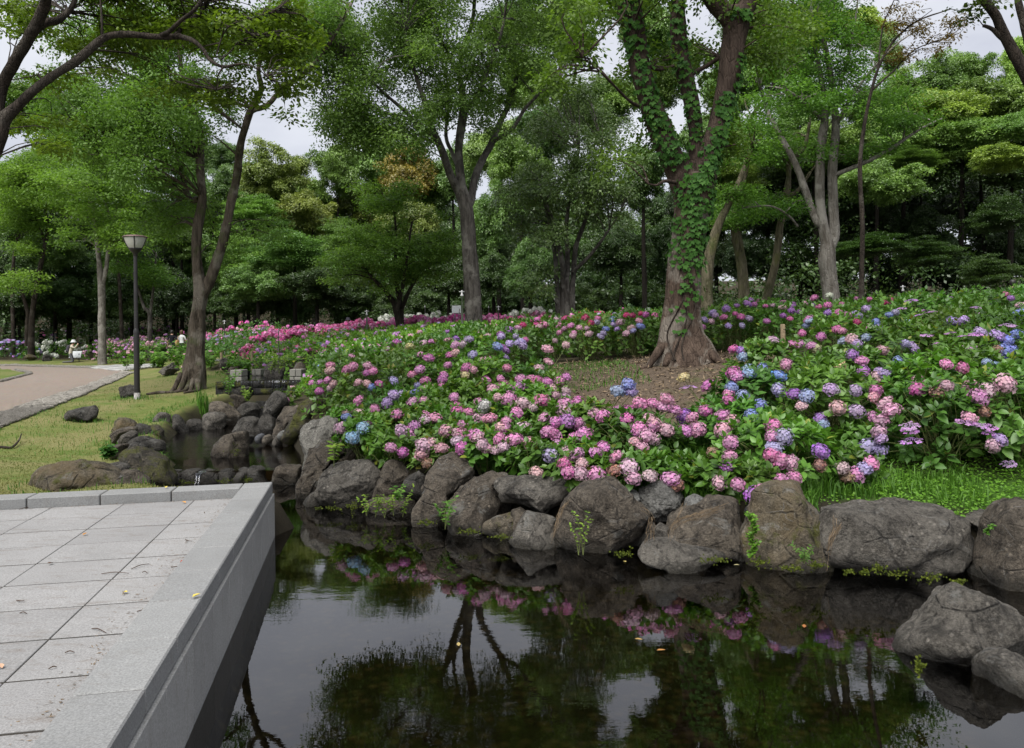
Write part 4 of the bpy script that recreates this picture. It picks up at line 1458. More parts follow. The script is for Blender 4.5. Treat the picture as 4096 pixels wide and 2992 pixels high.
# left buttressed tree beside the stream
t2 = tree('buttressed_tree', 'leaning double stemmed tree with buttress roots on the lawn by the stream', 'tree', 22.4,
          [[(427, 842, 24), (430, 800, 20), (432, 770, 17.5), (438, 690, 14), (443, 640, 15), (437, 605, 12), (434, 560, 10), (437, 500, 9.5), (447, 440, 9.5), (442, 365, 9.5), (441, 300, 9, .3), (430, 262, 9, .3), (418, 235, 8.5, .4), (411, 190, 7, .5), (402, 160, 5, .5), (396, 100, 4, .5), (400, 20, 3)],
           [(444, 660, 11), (462, 624, 11.5), (479, 575, 11), (494, 530, 10.5), (511, 445, 9.5), (523, 391, 9), (532, 316, 8.5, -.5), (552, 250, 8, -.8), (571, 215, 7, -1), (577, 190, 5.5, -1.2), (571, 150, 5, -1.4), (590, 60, 4, -1.5), (600, -40, 3)],
           [(556, 245, 6, -.8), (592, 231, 5.5, -1), (623, 197, 5, -1.2), (692, 144, 4.5, -1.5), (758, 45, 3.5, -1.6), (800, -50, 2.5)],
           [(440, 440, 6), (420, 440, 5.5, .6), (402, 385, 5, 1), (380, 310, 4.5, 1.5), (365, 272, 4, 1.8), (350, 200, 3, 2)],
           [(405, 370, 3.5, .6), (330, 325, 3, .5), (259, 304, 2.2, .3), (190, 320, 1.5)],
           [(420, 235, 4), (385, 170, 3.5, 1), (350, 140, 3), (290, 190, 2)]],
          [(330, 230, 190, 120, 22.5, 3.2), (280, 330, 150, 90, 22, 3), (390, 470, 110, 60, 24.2, 1.5), (180, 250, 130, 110, 23, 3), (570, 510, 80, 35, 23.6, 1.2, .8), (330, 60, 260, 90, 23, 3.5), (610, 60, 110, 80, 21.5, 2.5, .8), (480, 560, 50, 24, 23.6, 1, .4), (520, 90, 80, 60, 22, 2), (720, 40, 60, 60, 21, 1.4, .7), (660, 110, 50, 40, 21, 1.2, .6)],
          310, .5, 28, .26, 12, .088, .046, 'loose', (.85, 1.02, .85), 'bark_brown', bump=.16, flute=.2, sides=18)
# buttress roots of that tree
mroot = MB()
for pts in ([(1330, 1180, 20), (1290, 1215, 16), (1225, 1225, 13), (1165, 1250, 8)], [(1370, 1220, 18), (1330, 1262, 13), (1270, 1282, 9)], [(1400, 1230, 20), (1385, 1275, 12), (1350, 1295, 7)],
            [(1450, 1230, 22), (1480, 1270, 14), (1475, 1310, 12), (1432, 1330, 8)], [(1420, 1220, 20), (1425, 1275, 13), (1440, 1292, 8)], [(1390, 1100, 22), (1345, 1200, 18), (1310, 1240, 10)]):
    q = []
    for k, (x, y, r) in enumerate(pts):
        px, py = T('B0', x, y)
        w = hit_ground(px, py)
        w0 = PX(px, py, 22.2)
        w = w0 if k == 0 else np.array([w0[0], 22.2 - .25 * k, gz(w0[0], 22.2 - .25 * k) + .03])
        q.append(w)
    v, f = tube(np.array(q), [p[2] * .3008 * 22.4 / 1761 for p in pts], 8, bump=.15, seed=len(pts))
    o = wpart('root', mesh_np('root', v, f, M['bark_brown'], True), t2)

# tall vase-shaped tree in the middle
tree('vase_shaped_tree', 'tall grey zelkova tree with fanning limbs in the middle of the flower slope', 'tree', 28,
     [[(1047, 720, 21), (1044, 660, 18.5), (1040, 600, 17), (1034, 510, 16), (1029, 450, 15), (1020, 410, 10), (1014, 361, 9.5), (1014, 316, 9.5), (1023, 256, 9.5), (1024, 225, 8), (1017, 180, 6, .5), (1020, 120, 5.5, .5), (1044, 45, 4.5, .6), (1050, -40, 3.5), (1060, -150, 2)],
      [(1028, 470, 10), (1012, 421, 9.5), (994, 385, 9, -.3), (978, 337, 8.5, -.6), (955, 286, 7.5, -1), (946, 250, 6.5, -1.2), (940, 229, 6, -1.4), (926, 190, 4.5, -1.6), (905, 120, 3.5, -2), (890, 40, 2.5, -2.3), (880, -60, 1.6)],
      [(1032, 462, 9), (1041, 440, 9, .3), (1048, 397, 8.5, .5), (1065, 355, 8, .8), (1086, 316, 7.5, 1), (1104, 271, 6.5, 1.2), (1128, 220, 5.5, 1.5), (1155, 120, 4.5, 1.8), (1180, 85, 4, 2), (1210, 57, 3.2, 2.2), (1257, 15, 2.5, 2.4), (1290, -60, 1.5)],
      [(1024, 240, 6), (1037, 235, 5.5, -.3), (1062, 195, 5, -.6), (1075, 160, 4.5, -.9), (1089, 129, 3.8, -1), (1110, 60, 3, -1.3), (1125, -40, 2)],
      [(960, 300, 5.5, -.9), (926, 280, 5, -1.3), (896, 247, 4.2, -1.8), (851, 208, 3.4, -2.4), (800, 160, 2.5, -3), (750, 120, 1.5)],
      [(950, 290, 4.5, -1), (900, 262, 4, -1.4), (866, 253, 3.6, -1.6), (830, 240, 3, -2), (776, 186, 2.2, -2.5)],
      [(970, 320, 4, -.7), (938, 307, 3.6, -.9), (893, 308, 3.2, -1.3), (854, 301, 2.6, -1.6), (800, 310, 1.6)],
      [(1090, 312, 5, 1), (1131, 286, 4.5, .6), (1160, 240, 3.8, .3), (1200, 200, 3), (1240, 170, 2)],
      [(1014, 170, 3.5, .5), (985, 110, 3, .2), (960, 50, 2.5), (940, -40, 1.6)],
      [(1020, 390, 5, .8), (1000, 340, 4.5, 1.5), (985, 300, 4, 2), (990, 230, 3, 2.5), (985, 140, 2)]],
     [(850, 110, 150, 110, 27, 3.8), (800, 240, 95, 70, 26, 2.2), (860, 290, 115, 62, 26.2, 2, 1.5), (960, 290, 60, 40, 27, 1.5, .6), (960, 60, 130, 120, 28, 4), (1060, 130, 100, 120, 28.5, 3.5), (1180, 60, 110, 110, 29.5, 3.2), (1010, 230, 70, 60, 28, 3, .6), (1110, 260, 60, 60, 29, 2, .6), (740, 110, 85, 100, 25.5, 2, 1), (770, 260, 70, 60, 25.8, 1.6, .8), (690, 30, 60, 70, 25, 2, .9), (1190, 150, 70, 60, 29, 2.4, .8), (1240, 60, 60, 70, 30, 2, .8), (950, 200, 80, 60, 27, 3, .8), (900, -100, 260, 100, 28, 4.5), (1150, -90, 150, 90, 29, 4)],
     470, .62, 28, .30, 12, .105, .054, 'loose', (1.0, 1.08, 1.15), 'bark_grey', bump=.1, sides=16)

# small leafy tree among the flowers
tree('small_leafy_tree', 'small round crowned broadleaf tree with short forked trunk among the flowers', 'tree', 30,
     [[(883, 726, 8), (877, 692, 7.5), (870, 668, 6.5), (852, 645, 5, -.3), (820, 610, 3.5, -.8), (780, 570, 2)],
      [(887, 726, 7), (885, 680, 6, .2), (880, 650, 5, .3), (872, 605, 4, .4), (875, 530, 3), (870, 450, 1.8)],
      [(884, 690, 5, .2), (905, 640, 4), (935, 590, 3), (970, 550, 2)],
      [(876, 690, 4.5), (890, 630, 4, -.5), (900, 560, 3, -1), (910, 490, 2)]],
     [(870, 520, 130, 90, 30, 2.2), (800, 570, 85, 55, 29.5, 1.8), (950, 560, 80, 60, 30, 1.8), (860, 435, 80, 50, 30, 1.6), (745, 600, 45, 28, 29, 1, .8), (880, 610, 110, 40, 29.5, 1.8), (990, 600, 40, 30, 30, 1)],
     120, .5, 26, .28, 11, .10, .055, 'layer', (1.05, 1.2, 1.05), 'bark_dark', twig_r=.014)

# multi-stemmed tree
tree('multi_stem_tree', 'dark multi stemmed tree with four upright trunks behind the red hydrangeas', 'tree', 33,
     [[(1233, 705, 6), (1230, 620, 5.5), (1226, 560, 5, .3), (1215, 500, 4), (1200, 440, 2.5)],
      [(1243, 705, 7.5), (1243, 640, 6.5), (1243, 590, 6, -.2), (1233, 540, 5.5, -.3), (1224, 500, 5), (1206, 450, 3.8, -.6), (1190, 400, 2.5)],
      [(1253, 705, 8), (1251, 630, 7), (1254, 560, 5.5, .2), (1251, 500, 4.5, .3), (1262, 420, 3.5, .4), (1280, 330, 2.2)],
      [(1265, 705, 7), (1264, 640, 6.5), (1267, 605, 6, .2), (1272, 545, 5.5, .2), (1290, 494, 4.5), (1310, 420, 3.5), (1330, 320, 2)],
      [(1266, 600, 4.5), (1299, 569, 4, -.4), (1323, 539, 3.5, -.6), (1340, 515, 2.5, -.8), (1370, 470, 1.8)]],
     [(1260, 420, 120, 80, 33, 3), (1180, 430, 80, 70, 33, 2.6), (1340, 380, 90, 80, 33, 3), (1290, 300, 120, 70, 33.5, 3), (1180, 520, 60, 40, 32, 1.8), (1330, 480, 60, 40, 32.5, 2), (1190, 620, 50, 40, 32, 1.4, .7), (1250, 220, 90, 60, 34, 2.5)],
     130, .62, 34, .30, 10, .12, .06, 'puff', (.80, .92, .85), 'bark_grey', trunk_n=4, leaf='leaf_gloss')

# the big tree with the ivy
IVY_Y = 14.5


def t2v(t, x, y):
    a, b = T(t, x, y)
    return a / 1.8108, b / 1.8108


def tl(t, pts, s=1.0):
    out = []
    for q in pts:
        vx, vy = t2v(t, q[0], q[1])
        out.append((vx, vy, q[2] / (1.8359 * 1.8108) * s) + tuple(q[3:]))
    return out


ivy_limbs = [
    tl('B2', [(1260, 1080, 260), (1255, 1000, 215), (1240, 900, 165), (1240, 760, 140), (1255, 600, 128), (1265, 420, 120), (1285, 250, 112), (1310, 100, 118)]) + tl('A2', [(1330, 1500, 128), (1335, 1380, 140), (1340, 1290, 118)]),
    tl('A2', [(1290, 1380, 112), (1215, 1230, 98), (1160, 1120, 92, -.1), (1105, 980, 88, -.15), (1050, 850, 80, -.2), (1000, 700, 76, -.2), (950, 540, 74, -.25), (920, 380, 76, -.25), (885, 200, 82, -.3), (855, 0, 86, -.3), (820, -250, 78, -.3)]),
    tl('A2', [(1345, 1330, 62, .25), (1350, 1130, 50, .3), (1350, 950, 50, .35), (1325, 780, 58, .35), (1290, 640, 60, .4), (1255, 500, 62, .4), (1225, 330, 60, .4), (1218, 150, 56, .4), (1218, 0, 54, .4), (1230, -250, 46, .5)]),
    tl('A2', [(1390, 1370, 100), (1435, 1180, 82), (1470, 1050, 76), (1530, 850, 72, .05), (1570, 680, 76, .1), (1605, 480, 82, .1), (1625, 300, 88, .15), (1640, 170, 100, .15), (1650, 90, 90, .2)]),
    tl('A2', [(1640, 200, 70, .1), (1560, 90, 72, .1), (1490, 10, 70, .1), (1420, -120, 66), (1350, -300, 60)]),
    tl('A2', [(1645, 200, 70, .2), (1700, 90, 68, .25), (1750, -20, 64, .3), (1800, -250, 55, .3)]),
    tl('A2', [(1290, 600, 20, .4), (1330, 540, 18, .45), (1420, 490, 17, .6), (1530, 420, 15, .6)]),
    tl('A2', [(1000, 480, 13), (1060, 510, 13), (1120, 505, 12, .2), (1200, 480, 11, .3)]),
    tl('A2', [(930, 780, 14, -.3), (860, 740, 11, -.8), (760, 640, 9, -1.3), (640, 520, 7, -1.8), (520, 420, 4, -2)]),
    tl('A2', [(1200, 1340, 16, -.2), (1120, 1330, 13, -.5), (1060, 1360, 9, -.7), (1000, 1350, 5, -1)]),
]
ivt = tree('ivy_clad_tree', 'huge three limbed tree with flaring base and ivy climbing its trunk on the mulch mound', 'tree', IVY_Y, ivy_limbs,
           [(1270, 110, 70, 45, 13, 1.2), (1240, 190, 60, 35, 12.8, 1), (1300, 30, 100, 50, 13.5, 1.8), (1410, 130, 60, 60, 15.5, 1.2), (1700, 60, 110, 90, 15.2, 1.6), (1430, 290, 40, 30, 14.6, .6, .7), (1580, 230, 40, 40, 15.5, .8), (1360, -60, 200, 70, 14.5, 2.5), (1600, -80, 200, 80, 14.5, 2.5), (1330, 345, 50, 16, 13.6, .5, .6), (1620, 330, 40, 50, 15.3, .8, .8), (1560, 120, 50, 60, 16, .9)],
           125, .36, 16, .2, 10, .085, .05, 'loose', (.74, .82, .55), 'bark_plane', sides=28, bump=.10, flute=.10, twig_r=.014)
# flaring roots
for pts in ([(1120, 960, 70), (1060, 1040, 48), (1000, 1085, 28), (935, 1110, 12)], [(1180, 1000, 80), (1150, 1070, 50), (1120, 1115, 26)], [(1240, 1010, 75), (1255, 1080, 46), (1265, 1120, 26)],
            [(1310, 1000, 75), (1350, 1070, 46), (1385, 1125, 26)], [(1380, 960, 70), (1450, 1040, 46), (1530, 1075, 30), (1620, 1100, 12)], [(1360, 990, 70), (1400, 1075, 40), (1450, 1105, 20)]):
    q = []
    for k, (x, y, r) in enumerate(pts):
        w0 = PX(*T('B2', x, y), IVY_Y - .12 * k - (.25 if k else 0))
        if k >= 2:
            w0[2] = gz(w0[0], w0[1]) + .02
        q.append(w0)
    v, f = tube(np.array(q), [p[2] * .62 / 1.8359 * IVY_Y / F for p in pts], 12, bump=.14, seed=int(pts[0][0]))
    wpart('root', mesh_np('root', v, f, M['bark_plane_low'], True), ivt)


def ivy_leaf_mesh(L, seed):
    r_ = np.random.default_rng(seed)
    # five lobes, slightly cupped
    o = [(0, 0), (-.22, .10), (-.52, .02), (-.46, .34), (-.60, .56), (-.22, .62), (0, 1.0), (.22, .62), (.60, .56), (.46, .34), (.52, .02), (.22, .10)]
    v = [(x * L, -.12 * L * (abs(x) * 1.2) + r_.uniform(-.03, .03) * L, -y * L) for x, y in o]
    v.append((0, .04 * L, -.40 * L))
    f = np.array([[i, (i + 1) % 12, 12] for i in range(12)])
    return mesh_np('ivy_leaf', np.array(v), f, M['ivy'], False, {'tint': np.full(13, r_.uniform(.1, .9))})


def build_ivy():
    ivy = thing('ivy', tuple(PX(*T('B2', 1260, 900), IVY_Y - .6)), 'green ivy with lobed leaves climbing the three limbs of the huge tree', 'ivy')
    ms = [ivy_leaf_mesh(.09, k) for k in range(6)]
    spots = []

    def along(limb, t0, t1, n, side=0.0, wid=1.0):
        p, r = limb_pts(limb, IVY_Y)
        N = 60
        c = catmull(p, N)
        rr_ = np.interp(np.linspace(0, 1, N), np.linspace(0, 1, len(r)), r)
        for _ in range(n):
            t = rng.uniform(t0, t1) * (N - 1)
            i = int(t)
            a = -math.pi / 2 + side + rng.normal() * wid
            d = np.array([math.cos(a), math.sin(a), 0])
            spots.append((c[i] + d * (rr_[i] * 1.04 + rng.uniform(.005, .07)) + np.array([0, 0, rng.uniform(-.05, .05)]), a))
    trunk = ivy_limbs[0]
    along(trunk, .52, 1.0, 480, .1, .75)
    along(trunk, .38, .55, 34, .35, .4)
    along(trunk, .28, .45, 20, -.1, .35)
    along(trunk, .16, .3, 5, .0, .3)
    along(ivy_limbs[1], .1, 1.0, 430, -.15, .8)
    along(ivy_limbs[2], .15, 1.0, 220, -.3, .8)
    along(ivy_limbs[3], .05, .5, 230, .35, .6)
    along(ivy_limbs[3], .5, .68, 46, .8, .35)
    along(ivy_limbs[3], .88, 1.0, 50, .3, .5)
    spots.sort(key=lambda s: s[0][2] + .8 * s[0][1])
    rest = []
    inv = Vector(ivy.location)
    order = list(range(len(spots)))
    for k in order:
        p, a = spots[k]
        if k < 300:
            o = obj('leaf', ms[k % 6], ivy)
            o.location = Vector(p) - inv
            o.rotation_euler = (rng.uniform(-.5, .15), rng.uniform(-.35, .35), a + math.pi / 2 + rng.uniform(-.4, .4))
            o.scale = [rng.uniform(.65, 1.25)] * 3
        else:
            rest.append((p, a))
    base = np.array([v.co for v in ms[0].vertices])
    fc = np.array([list(q.vertices) for q in ms[0].polygons])
    mb = MB()
    for p, a in rest:
        rot = np.array(Matrix.Rotation(a + math.pi / 2 + rng.uniform(-.4, .4), 3, 'Z') @ Matrix.Rotation(rng.uniform(-.5, .2), 3, 'X'))
        mb.add(base @ rot.T * rng.uniform(.65, 1.25) + p, fc, rng.uniform(0, 1))
    tag(wpart('leaves', mb.mesh('leaves', M['ivy']), ivy), kind='stuff')
    for k, (x0, off) in enumerate(((1230, 0), (1290, .4), (1200, -.5))):
        q = []
        for y in range(1080, 120, -90):
            w = x0 + 40 * math.sin(y * .01 + k) - (y - 600) * .12
            rr_ = np.interp(y, [100, 600, 900, 1000, 1080], [118, 128, 165, 215, 260]) / 1.8359 * IVY_Y / F
            c0 = PX(*T('B2', 1265, y), IVY_Y)
            xw = PX(*T('B2', w, y), IVY_Y)[0]
            dx = np.clip((xw - c0[0]) / rr_, -.9, .9)
            q.append([c0[0] + dx * rr_ * 1.02, IVY_Y - math.sqrt(1 - dx * dx) * rr_ * 1.06, c0[2]])
        v, f = tube(np.array(q), [.016, .012, .008], 5)
        wpart('stem', mesh_np('stem', v, f, M['bark_dark'], True), ivy)


build_ivy()

# trees right of the big one
tree('mossy_trunk_tree', 'mossy trunk half hidden right behind the huge ivy tree', 'tree', 21,
     [[(1561, 690, 14), (1562, 620, 13), (1568, 560, 12), (1590, 490, 9), (1625, 420, 7), (1660, 330, 4)]],
     [(1650, 300, 60, 60, 21, 1.8), (1640, 420, 50, 30, 21, 1.2)], 24, .45, 22, .26, 10, .09, .05, 'layer', (.8, 1.05, .85), 'bark_moss')
tree('slender_ivy_trunk_tree', 'upright slender trunk with hairy vines right of the huge ivy tree', 'tree', 24,
     [[(1645, 690, 14), (1641, 610, 12), (1632, 550, 11), (1624, 500, 11), (1628, 440, 8), (1650, 360, 6), (1660, 260, 4)]],
     [(1630, 470, 45, 30, 23.5, 1), (1660, 270, 70, 70, 24, 2), (1600, 480, 40, 22, 23, .8)], 30, .45, 22, .26, 10, .09, .05, 'layer', (.85, 1.1, .9), 'bark_moss')
tree('leaning_mossy_tree', 'mossy trunk leaning right with a forked top between vine trunk and grey double trunk', 'tree', 25,
     [[(1685, 690, 10), (1697, 645, 9), (1714, 575, 8.5), (1723, 500, 8), (1738, 427, 7.5), (1742, 390, 5.5), (1746, 355, 5), (1777, 325, 4.5), (1790, 260, 3)], [(1738, 435, 5.5), (1752, 428, 5), (1768, 415, 4.5), (1790, 380, 3)]],
     [(1740, 330, 60, 50, 25, 1.8), (1700, 450, 50, 25, 24.6, 1.2)], 26, .45, 22, .26, 10, .09, .05, 'layer', (.85, 1.1, .9), 'bark_moss')
tree('grey_double_trunk_tree', 'smooth grey double trunked tree with tiered foliage on the right slope', 'tree', 22,
     [[(1837, 665, 19), (1830, 610, 18), (1826, 575, 18.5), (1828, 540, 15), (1818, 500, 11), (1812, 451, 10), (1811, 376, 10), (1816, 307, 9.5), (1822, 255, 8), (1815, 180, 6), (1800, 100, 4.5), (1790, 0, 3)],
      [(1832, 550, 12), (1843, 514, 11.5), (1840, 451, 10.5), (1839, 361, 10), (1846, 290, 8.5), (1840, 210, 7), (1827, 120, 5.5), (1812, 55, 4.5), (1800, -60, 3)],
      [(1812, 500, 7), (1802, 487, 7.5), (1784, 436, 8, .2), (1763, 376, 7.5, .3), (1741, 331, 6.5, .4), (1711, 277, 5, .6), (1690, 230, 3.5, .8), (1670, 150, 2)],
      [(1835, 390, 5), (1877, 373, 5, -.2), (1925, 352, 4.5, -.3), (1973, 325, 4, -.5), (2003, 304, 3.4, -.6), (2042, 280, 2.4, -.6), (2080, 262, 1.4)],
      [(1824, 270, 4), (1790, 240, 3.5, -.5), (1740, 200, 2.5, -1), (1690, 190, 1.5)],
      [(1846, 280, 4.5), (1880, 215, 3.5, -.5), (1930, 150, 2.5, -.9), (1990, 90, 1.8, -1.2), (2060, 50, 1)],
      [(1842, 220, 4), (1870, 140, 3), (1890, 40, 2), (1900, -50, 1.2)],
      [(1762, 500, 3, .2), (1740, 475, 2.6), (1700, 455, 2), (1640, 460, 1.2)]],
     [(1800, 190, 100, 90, 22, 2.4), (1890, 220, 100, 50, 21.5, 1.8), (1960, 190, 70, 35, 21, 1.2), (1730, 210, 70, 70, 22.4, 1.8), (1880, 110, 80, 70, 22, 1.8), (1800, 60, 120, 60, 22, 2), (1990, 262, 60, 16, 21.3, .8, 1.6), (1935, 325, 50, 18, 21.4, .7, 1.4), (1850, 330, 60, 20, 21.6, 1, .7), (1650, 440, 55, 16, 22, .8, 1.2), (1740, 455, 40, 14, 22, .8, .8), (1840, -60, 160, 70, 22, 2.4)],
     175, .5, 22, .26, 10, .085, .05, 'layer', (.78, 1.05, .9), 'bark_pale', bump=.07, sides=16, twig_r=.012)
tree('bronze_leaved_tree', 'bronze leaved maple reaching sprays across the sky gap at the upper right', 'tree', 19,
     [[(1902, 690, 6), (1905, 500, 5), (1900, 350, 4.5), (1925, 200, 3.5), (1960, 110, 2.6), (2020, 50, 2), (2100, 20, 1.2)], [(1925, 200, 2.6), (1970, 160, 2), (2020, 110, 1.5), (2090, 85, .9)], [(1940, 150, 2), (1950, 60, 1.6), (1975, 0, 1), (1990, -40, .8)]],
     [(2010, 55, 60, 18, 19, .5), (2080, 75, 60, 14, 18.8, .5), (2110, 40, 50, 14, 18.8, .5), (1985, 20, 35, 18, 19, .5), (2040, 105, 45, 12, 18.8, .4), (2000, 130, 40, 14, 19, .5)],
     42, .22, 7, .15, 8, .085, .032, 'layer', (.95, .42, .5), 'bark_dark', twig_r=.008)

# overhanging tree at the upper left, close to us
T1L = [tl('A0', [(-420, 3100, 62), (-400, 2300, 58), (-300, 1700, 54), (-90, 1250, 50), (5, 1000, 46), (30, 880, 48), (120, 790, 38), (230, 680, 35), (400, 548, 31), (560, 450, 30), (700, 325, 29), (790, 268, 27), (920, 250, 25), (1060, 262, 23), (1200, 272, 22), (1330, 265, 22)]),
       tl('A0', [(10, 920, 40), (-5, 800, 38), (20, 620, 40), (90, 480, 42, -.1), (180, 330, 42, -.2), (265, 180, 42, -.3), (325, 40, 40, -.4), (350, -100, 34, -.5), (380, -350, 26)]),
       tl('A0', [(1320, 268, 20), (1420, 300, 17, -.1), (1490, 360, 15, -.2), (1530, 425, 14, -.2), (1600, 478, 12, -.3), (1660, 490, 11, -.3), (1780, 468, 7, -.4), (1880, 500, 5, -.5), (1960, 560, 3)]),
       tl('A0', [(1280, 272, 18), (1310, 235, 17, .1), (1370, 160, 15, .2), (1470, 100, 13, .3), (1510, 20, 10, .3), (1570, -60, 7), (1620, -180, 4)]),
       tl('A0', [(1180, 262, 18), (1250, 225, 17, -.1), (1330, 150, 15, -.2), (1420, 80, 13, -.3), (1470, 0, 9, -.3), (1480, -120, 6)]),
       tl('A0', [(245, 240, 28, -.2), (340, 165, 30, -.2), (420, 150, 28, -.1), (490, 100, 22), (530, 50, 20), (560, -40, 17), (600, -200, 10)]),
       tl('A0', [(750, 270, 10), (748, 150, 8), (740, 40, 7), (730, -80, 4)]),
       tl('A0', [(1640, 488, 8, -.3), (1600, 560, 5, -.3), (1590, 660, 3)]),
       tl('A0', [(1620, 440, 7), (1700, 370, 6), (1760, 300, 5), (1890, 260, 3)]),
       tl('A0', [(1590, 400, 6), (1640, 250, 5), (1720, 170, 4), (1900, 120, 2.5), (2050, 60, 1.5)])]
tree('overhanging_tree', 'dark barked tree reaching long crooked branches in over the lawn from the frame edge', 'tree', 8.6, T1L,
     [(560, 60, 120, 75, 9.10, 0.72), (600, 170, 95, 60, 9.10, 0.64), (640, 60, 60, 60, 9.00, 0.56), (420, 50, 110, 60, 9.30, 0.72), (300, 60, 110, 70, 9.50, 0.72), (200, 100, 60, 40, 9.40, 0.48, .6), (60, 40, 80, 60, 9.30, 0.64, .7), (480, 200, 80, 35, 9.10, 0.40, .9), (370, 190, 60, 30, 9.20, 0.40, .7), (70, 265, 80, 25, 9.10, 0.40, .9), (100, 320, 50, 18, 8.90, 0.32, .8), (210, 140, 60, 20, 9.20, 0.32, .6), (350, -60, 330, 60, 9.30, 1.04), (620, 230, 40, 22, 9.00, 0.32, .7), (130, 170, 50, 25, 9.10, 0.40, .5)],
     330, .17, 11, .10, 9, .058, .030, 'layer', (.85, .85, .42), 'bark_dark', bump=.12, sides=14, droop=.4, twig_r=.006)
# leaning tree at the upper right corner
tree('corner_leaning_tree', 'dark bare limb with a broken stub leaning in at the upper right corner', 'tree', 10.5,
     [tl('A3', [(2700, 2900, 60), (2500, 1900, 56), (2250, 1200, 52), (2040, 800, 48), (1880, 520, 42), (1790, 360, 38), (1730, 250, 36), (1680, 130, 34), (1620, 40, 34), (1570, -30, 34), (1480, -200, 30), (1400, -420, 22)]),
      tl('A3', [(1740, 300, 22), (1700, 262, 20), (1650, 215, 16), (1600, 193, 13), (1580, 190, 12)]),
      tl('A3', [(2150, 1000, 36, .2), (2000, 600, 32, .3), (1900, 260, 28, .4), (1850, 60, 26, .4), (1820, -100, 24, .4), (1780, -350, 18)])],
     [(2195, 10, 22, 22, 10.3, .3, .5), (2160, 20, 20, 25, 10.6, .3, .8), (2130, 5, 25, 15, 10.5, .3, .6), (2150, -80, 120, 50, 10.5, 1)], 40, .2, 9, .12, 8, .07, .035, 'layer', (.6, .6, .5), 'bark_dark', twig_r=.006)

# trees on the far left lawn
tree('pale_trunk_tree', 'straight pale trunked tree behind the lamp post at the flower bed', 'tree', 44,
     [[(226, 770, 9), (225, 720, 8), (225, 680, 7.5), (224, 626, 7.5), (219, 580, 5.5), (215, 540, 5), (208, 480, 4), (200, 420, 2.5)], [(226, 630, 5), (235, 590, 4.5), (239, 555, 4), (250, 500, 3)]],
     [(220, 470, 90, 60, 44, 4), (180, 400, 90, 50, 44, 4), (280, 520, 60, 30, 43, 3), (150, 520, 50, 25, 43, 2.5), (250, 400, 70, 50, 45, 3)], 100, .8, 26, .42, 10, .16, .085, 'layer', (1.05, 1.2, .95), 'bark_pale')
tree('dark_twin_trunk_tree', 'dark twin trunked tree at the far end of the white hydrangea bed', 'tree', 50,
     [[(69, 765, 7), (70, 720, 6), (73, 680, 5.5), (86, 605, 5), (98, 548, 4.5), (105, 500, 3.5), (95, 430, 2.5)], [(59, 765, 5), (60, 720, 4.5), (61, 690, 4), (50, 650, 3.5), (35, 600, 2.5)], [(100, 540, 3), (80, 480, 2.5), (50, 430, 2), (20, 400, 1.2)]],
     [(60, 430, 100, 40, 50, 4), (40, 380, 90, 40, 50, 4), (110, 360, 70, 35, 50, 4), (30, 480, 60, 25, 49, 3), (120, 440, 50, 30, 49, 3), (50, 540, 50, 30, 49, 3), (40, 620, 50, 30, 48, 3)], 110, .8, 24, .42, 10, .17, .09, 'layer', (1.1, 1.22, .95), 'bark_dark')
tree('small_forked_tree', 'small forked grey tree right behind the lamp post', 'tree', 46,
     [[(331, 755, 5.5), (331, 698, 4.6), (326, 685, 4), (319, 680, 3.5), (304, 635, 2.5), (290, 590, 1.6)], [(332, 695, 3.5), (336, 660, 3), (342, 610, 2.4), (345, 560, 1.6)]],
     [(330, 600, 50, 35, 46, 2.5), (290, 570, 50, 30, 46, 2.5)], 34, .7, 24, .4, 10, .15, .08, 'layer', (.8, 1.0, .85), 'bark_grey')
# thin dark trunks inside the left crowns
for lb, pts in (('thin dark stem rising through the left crowns nearest the frame edge', [(30, 770, 4), (28, 600, 3.5), (40, 500, 3), (30, 420, 2)]), ('thin dark stem between the pale trunk and the lamp post', [(270, 765, 4), (262, 600, 3.5), (245, 500, 3), (228, 400, 2.2), (235, 330, 1.5)])):
    tree('thin_tree', lb, 'tree', 52, [[(a, b, r) for a, b, r in pts]], [(pts[-1][0], pts[-1][1], 70, 45, 52, 4), (pts[-2][0] + 30, pts[-2][1], 60, 35, 52, 3)], 60, .8, 24, .42, 10, .17, .09, 'layer', (1.0, 1.15, .9), 'bark_dark')

# ------------------------------------------------------------------ the wood behind
def proto_crown(seed, nlobe, per, rc, ns, rs, nl, L, W, style):
    """crown of irregular lobes, about 4 m in radius, centred on its middle"""
    d = rand_unit(nlobe)
    ctr = d * (rng.uniform(.1, 1, nlobe) ** .5)[:, None] * np.array([2.9, 2.9, 2.7])
    lr = rng.uniform(.9, 2.0, nlobe)
    e = rand_unit(nlobe * per).reshape(nlobe, per, 3)
    e[..., 2] = np.abs(e[..., 2]) - .3
    cl = (ctr[:, None] + unit(e) * lr[:, None, None] * rng.uniform(.55, 1.0, (nlobe, per, 1))).reshape(-1, 3)
    n = len(cl)
    rcs = rc * rng.uniform(.55, 1.4, n)
    c, nr = clump_sprays(cl, rcs, ns, style)
    lt = np.repeat(rng.uniform(0, .6, nlobe), per) + rng.uniform(-.1, .25, n)
    t = np.clip(np.repeat(lt, ns) + rng.uniform(-.1, .35, len(c)), 0, 1)
    v, f, ti = sprays(c, nr, rs * rng.uniform(.7, 1.3, len(c)), nl, L, W, .25, t)
    return mesh_np('wood_crown', v, f, M['leaf_gloss'], False, {'tint': ti})


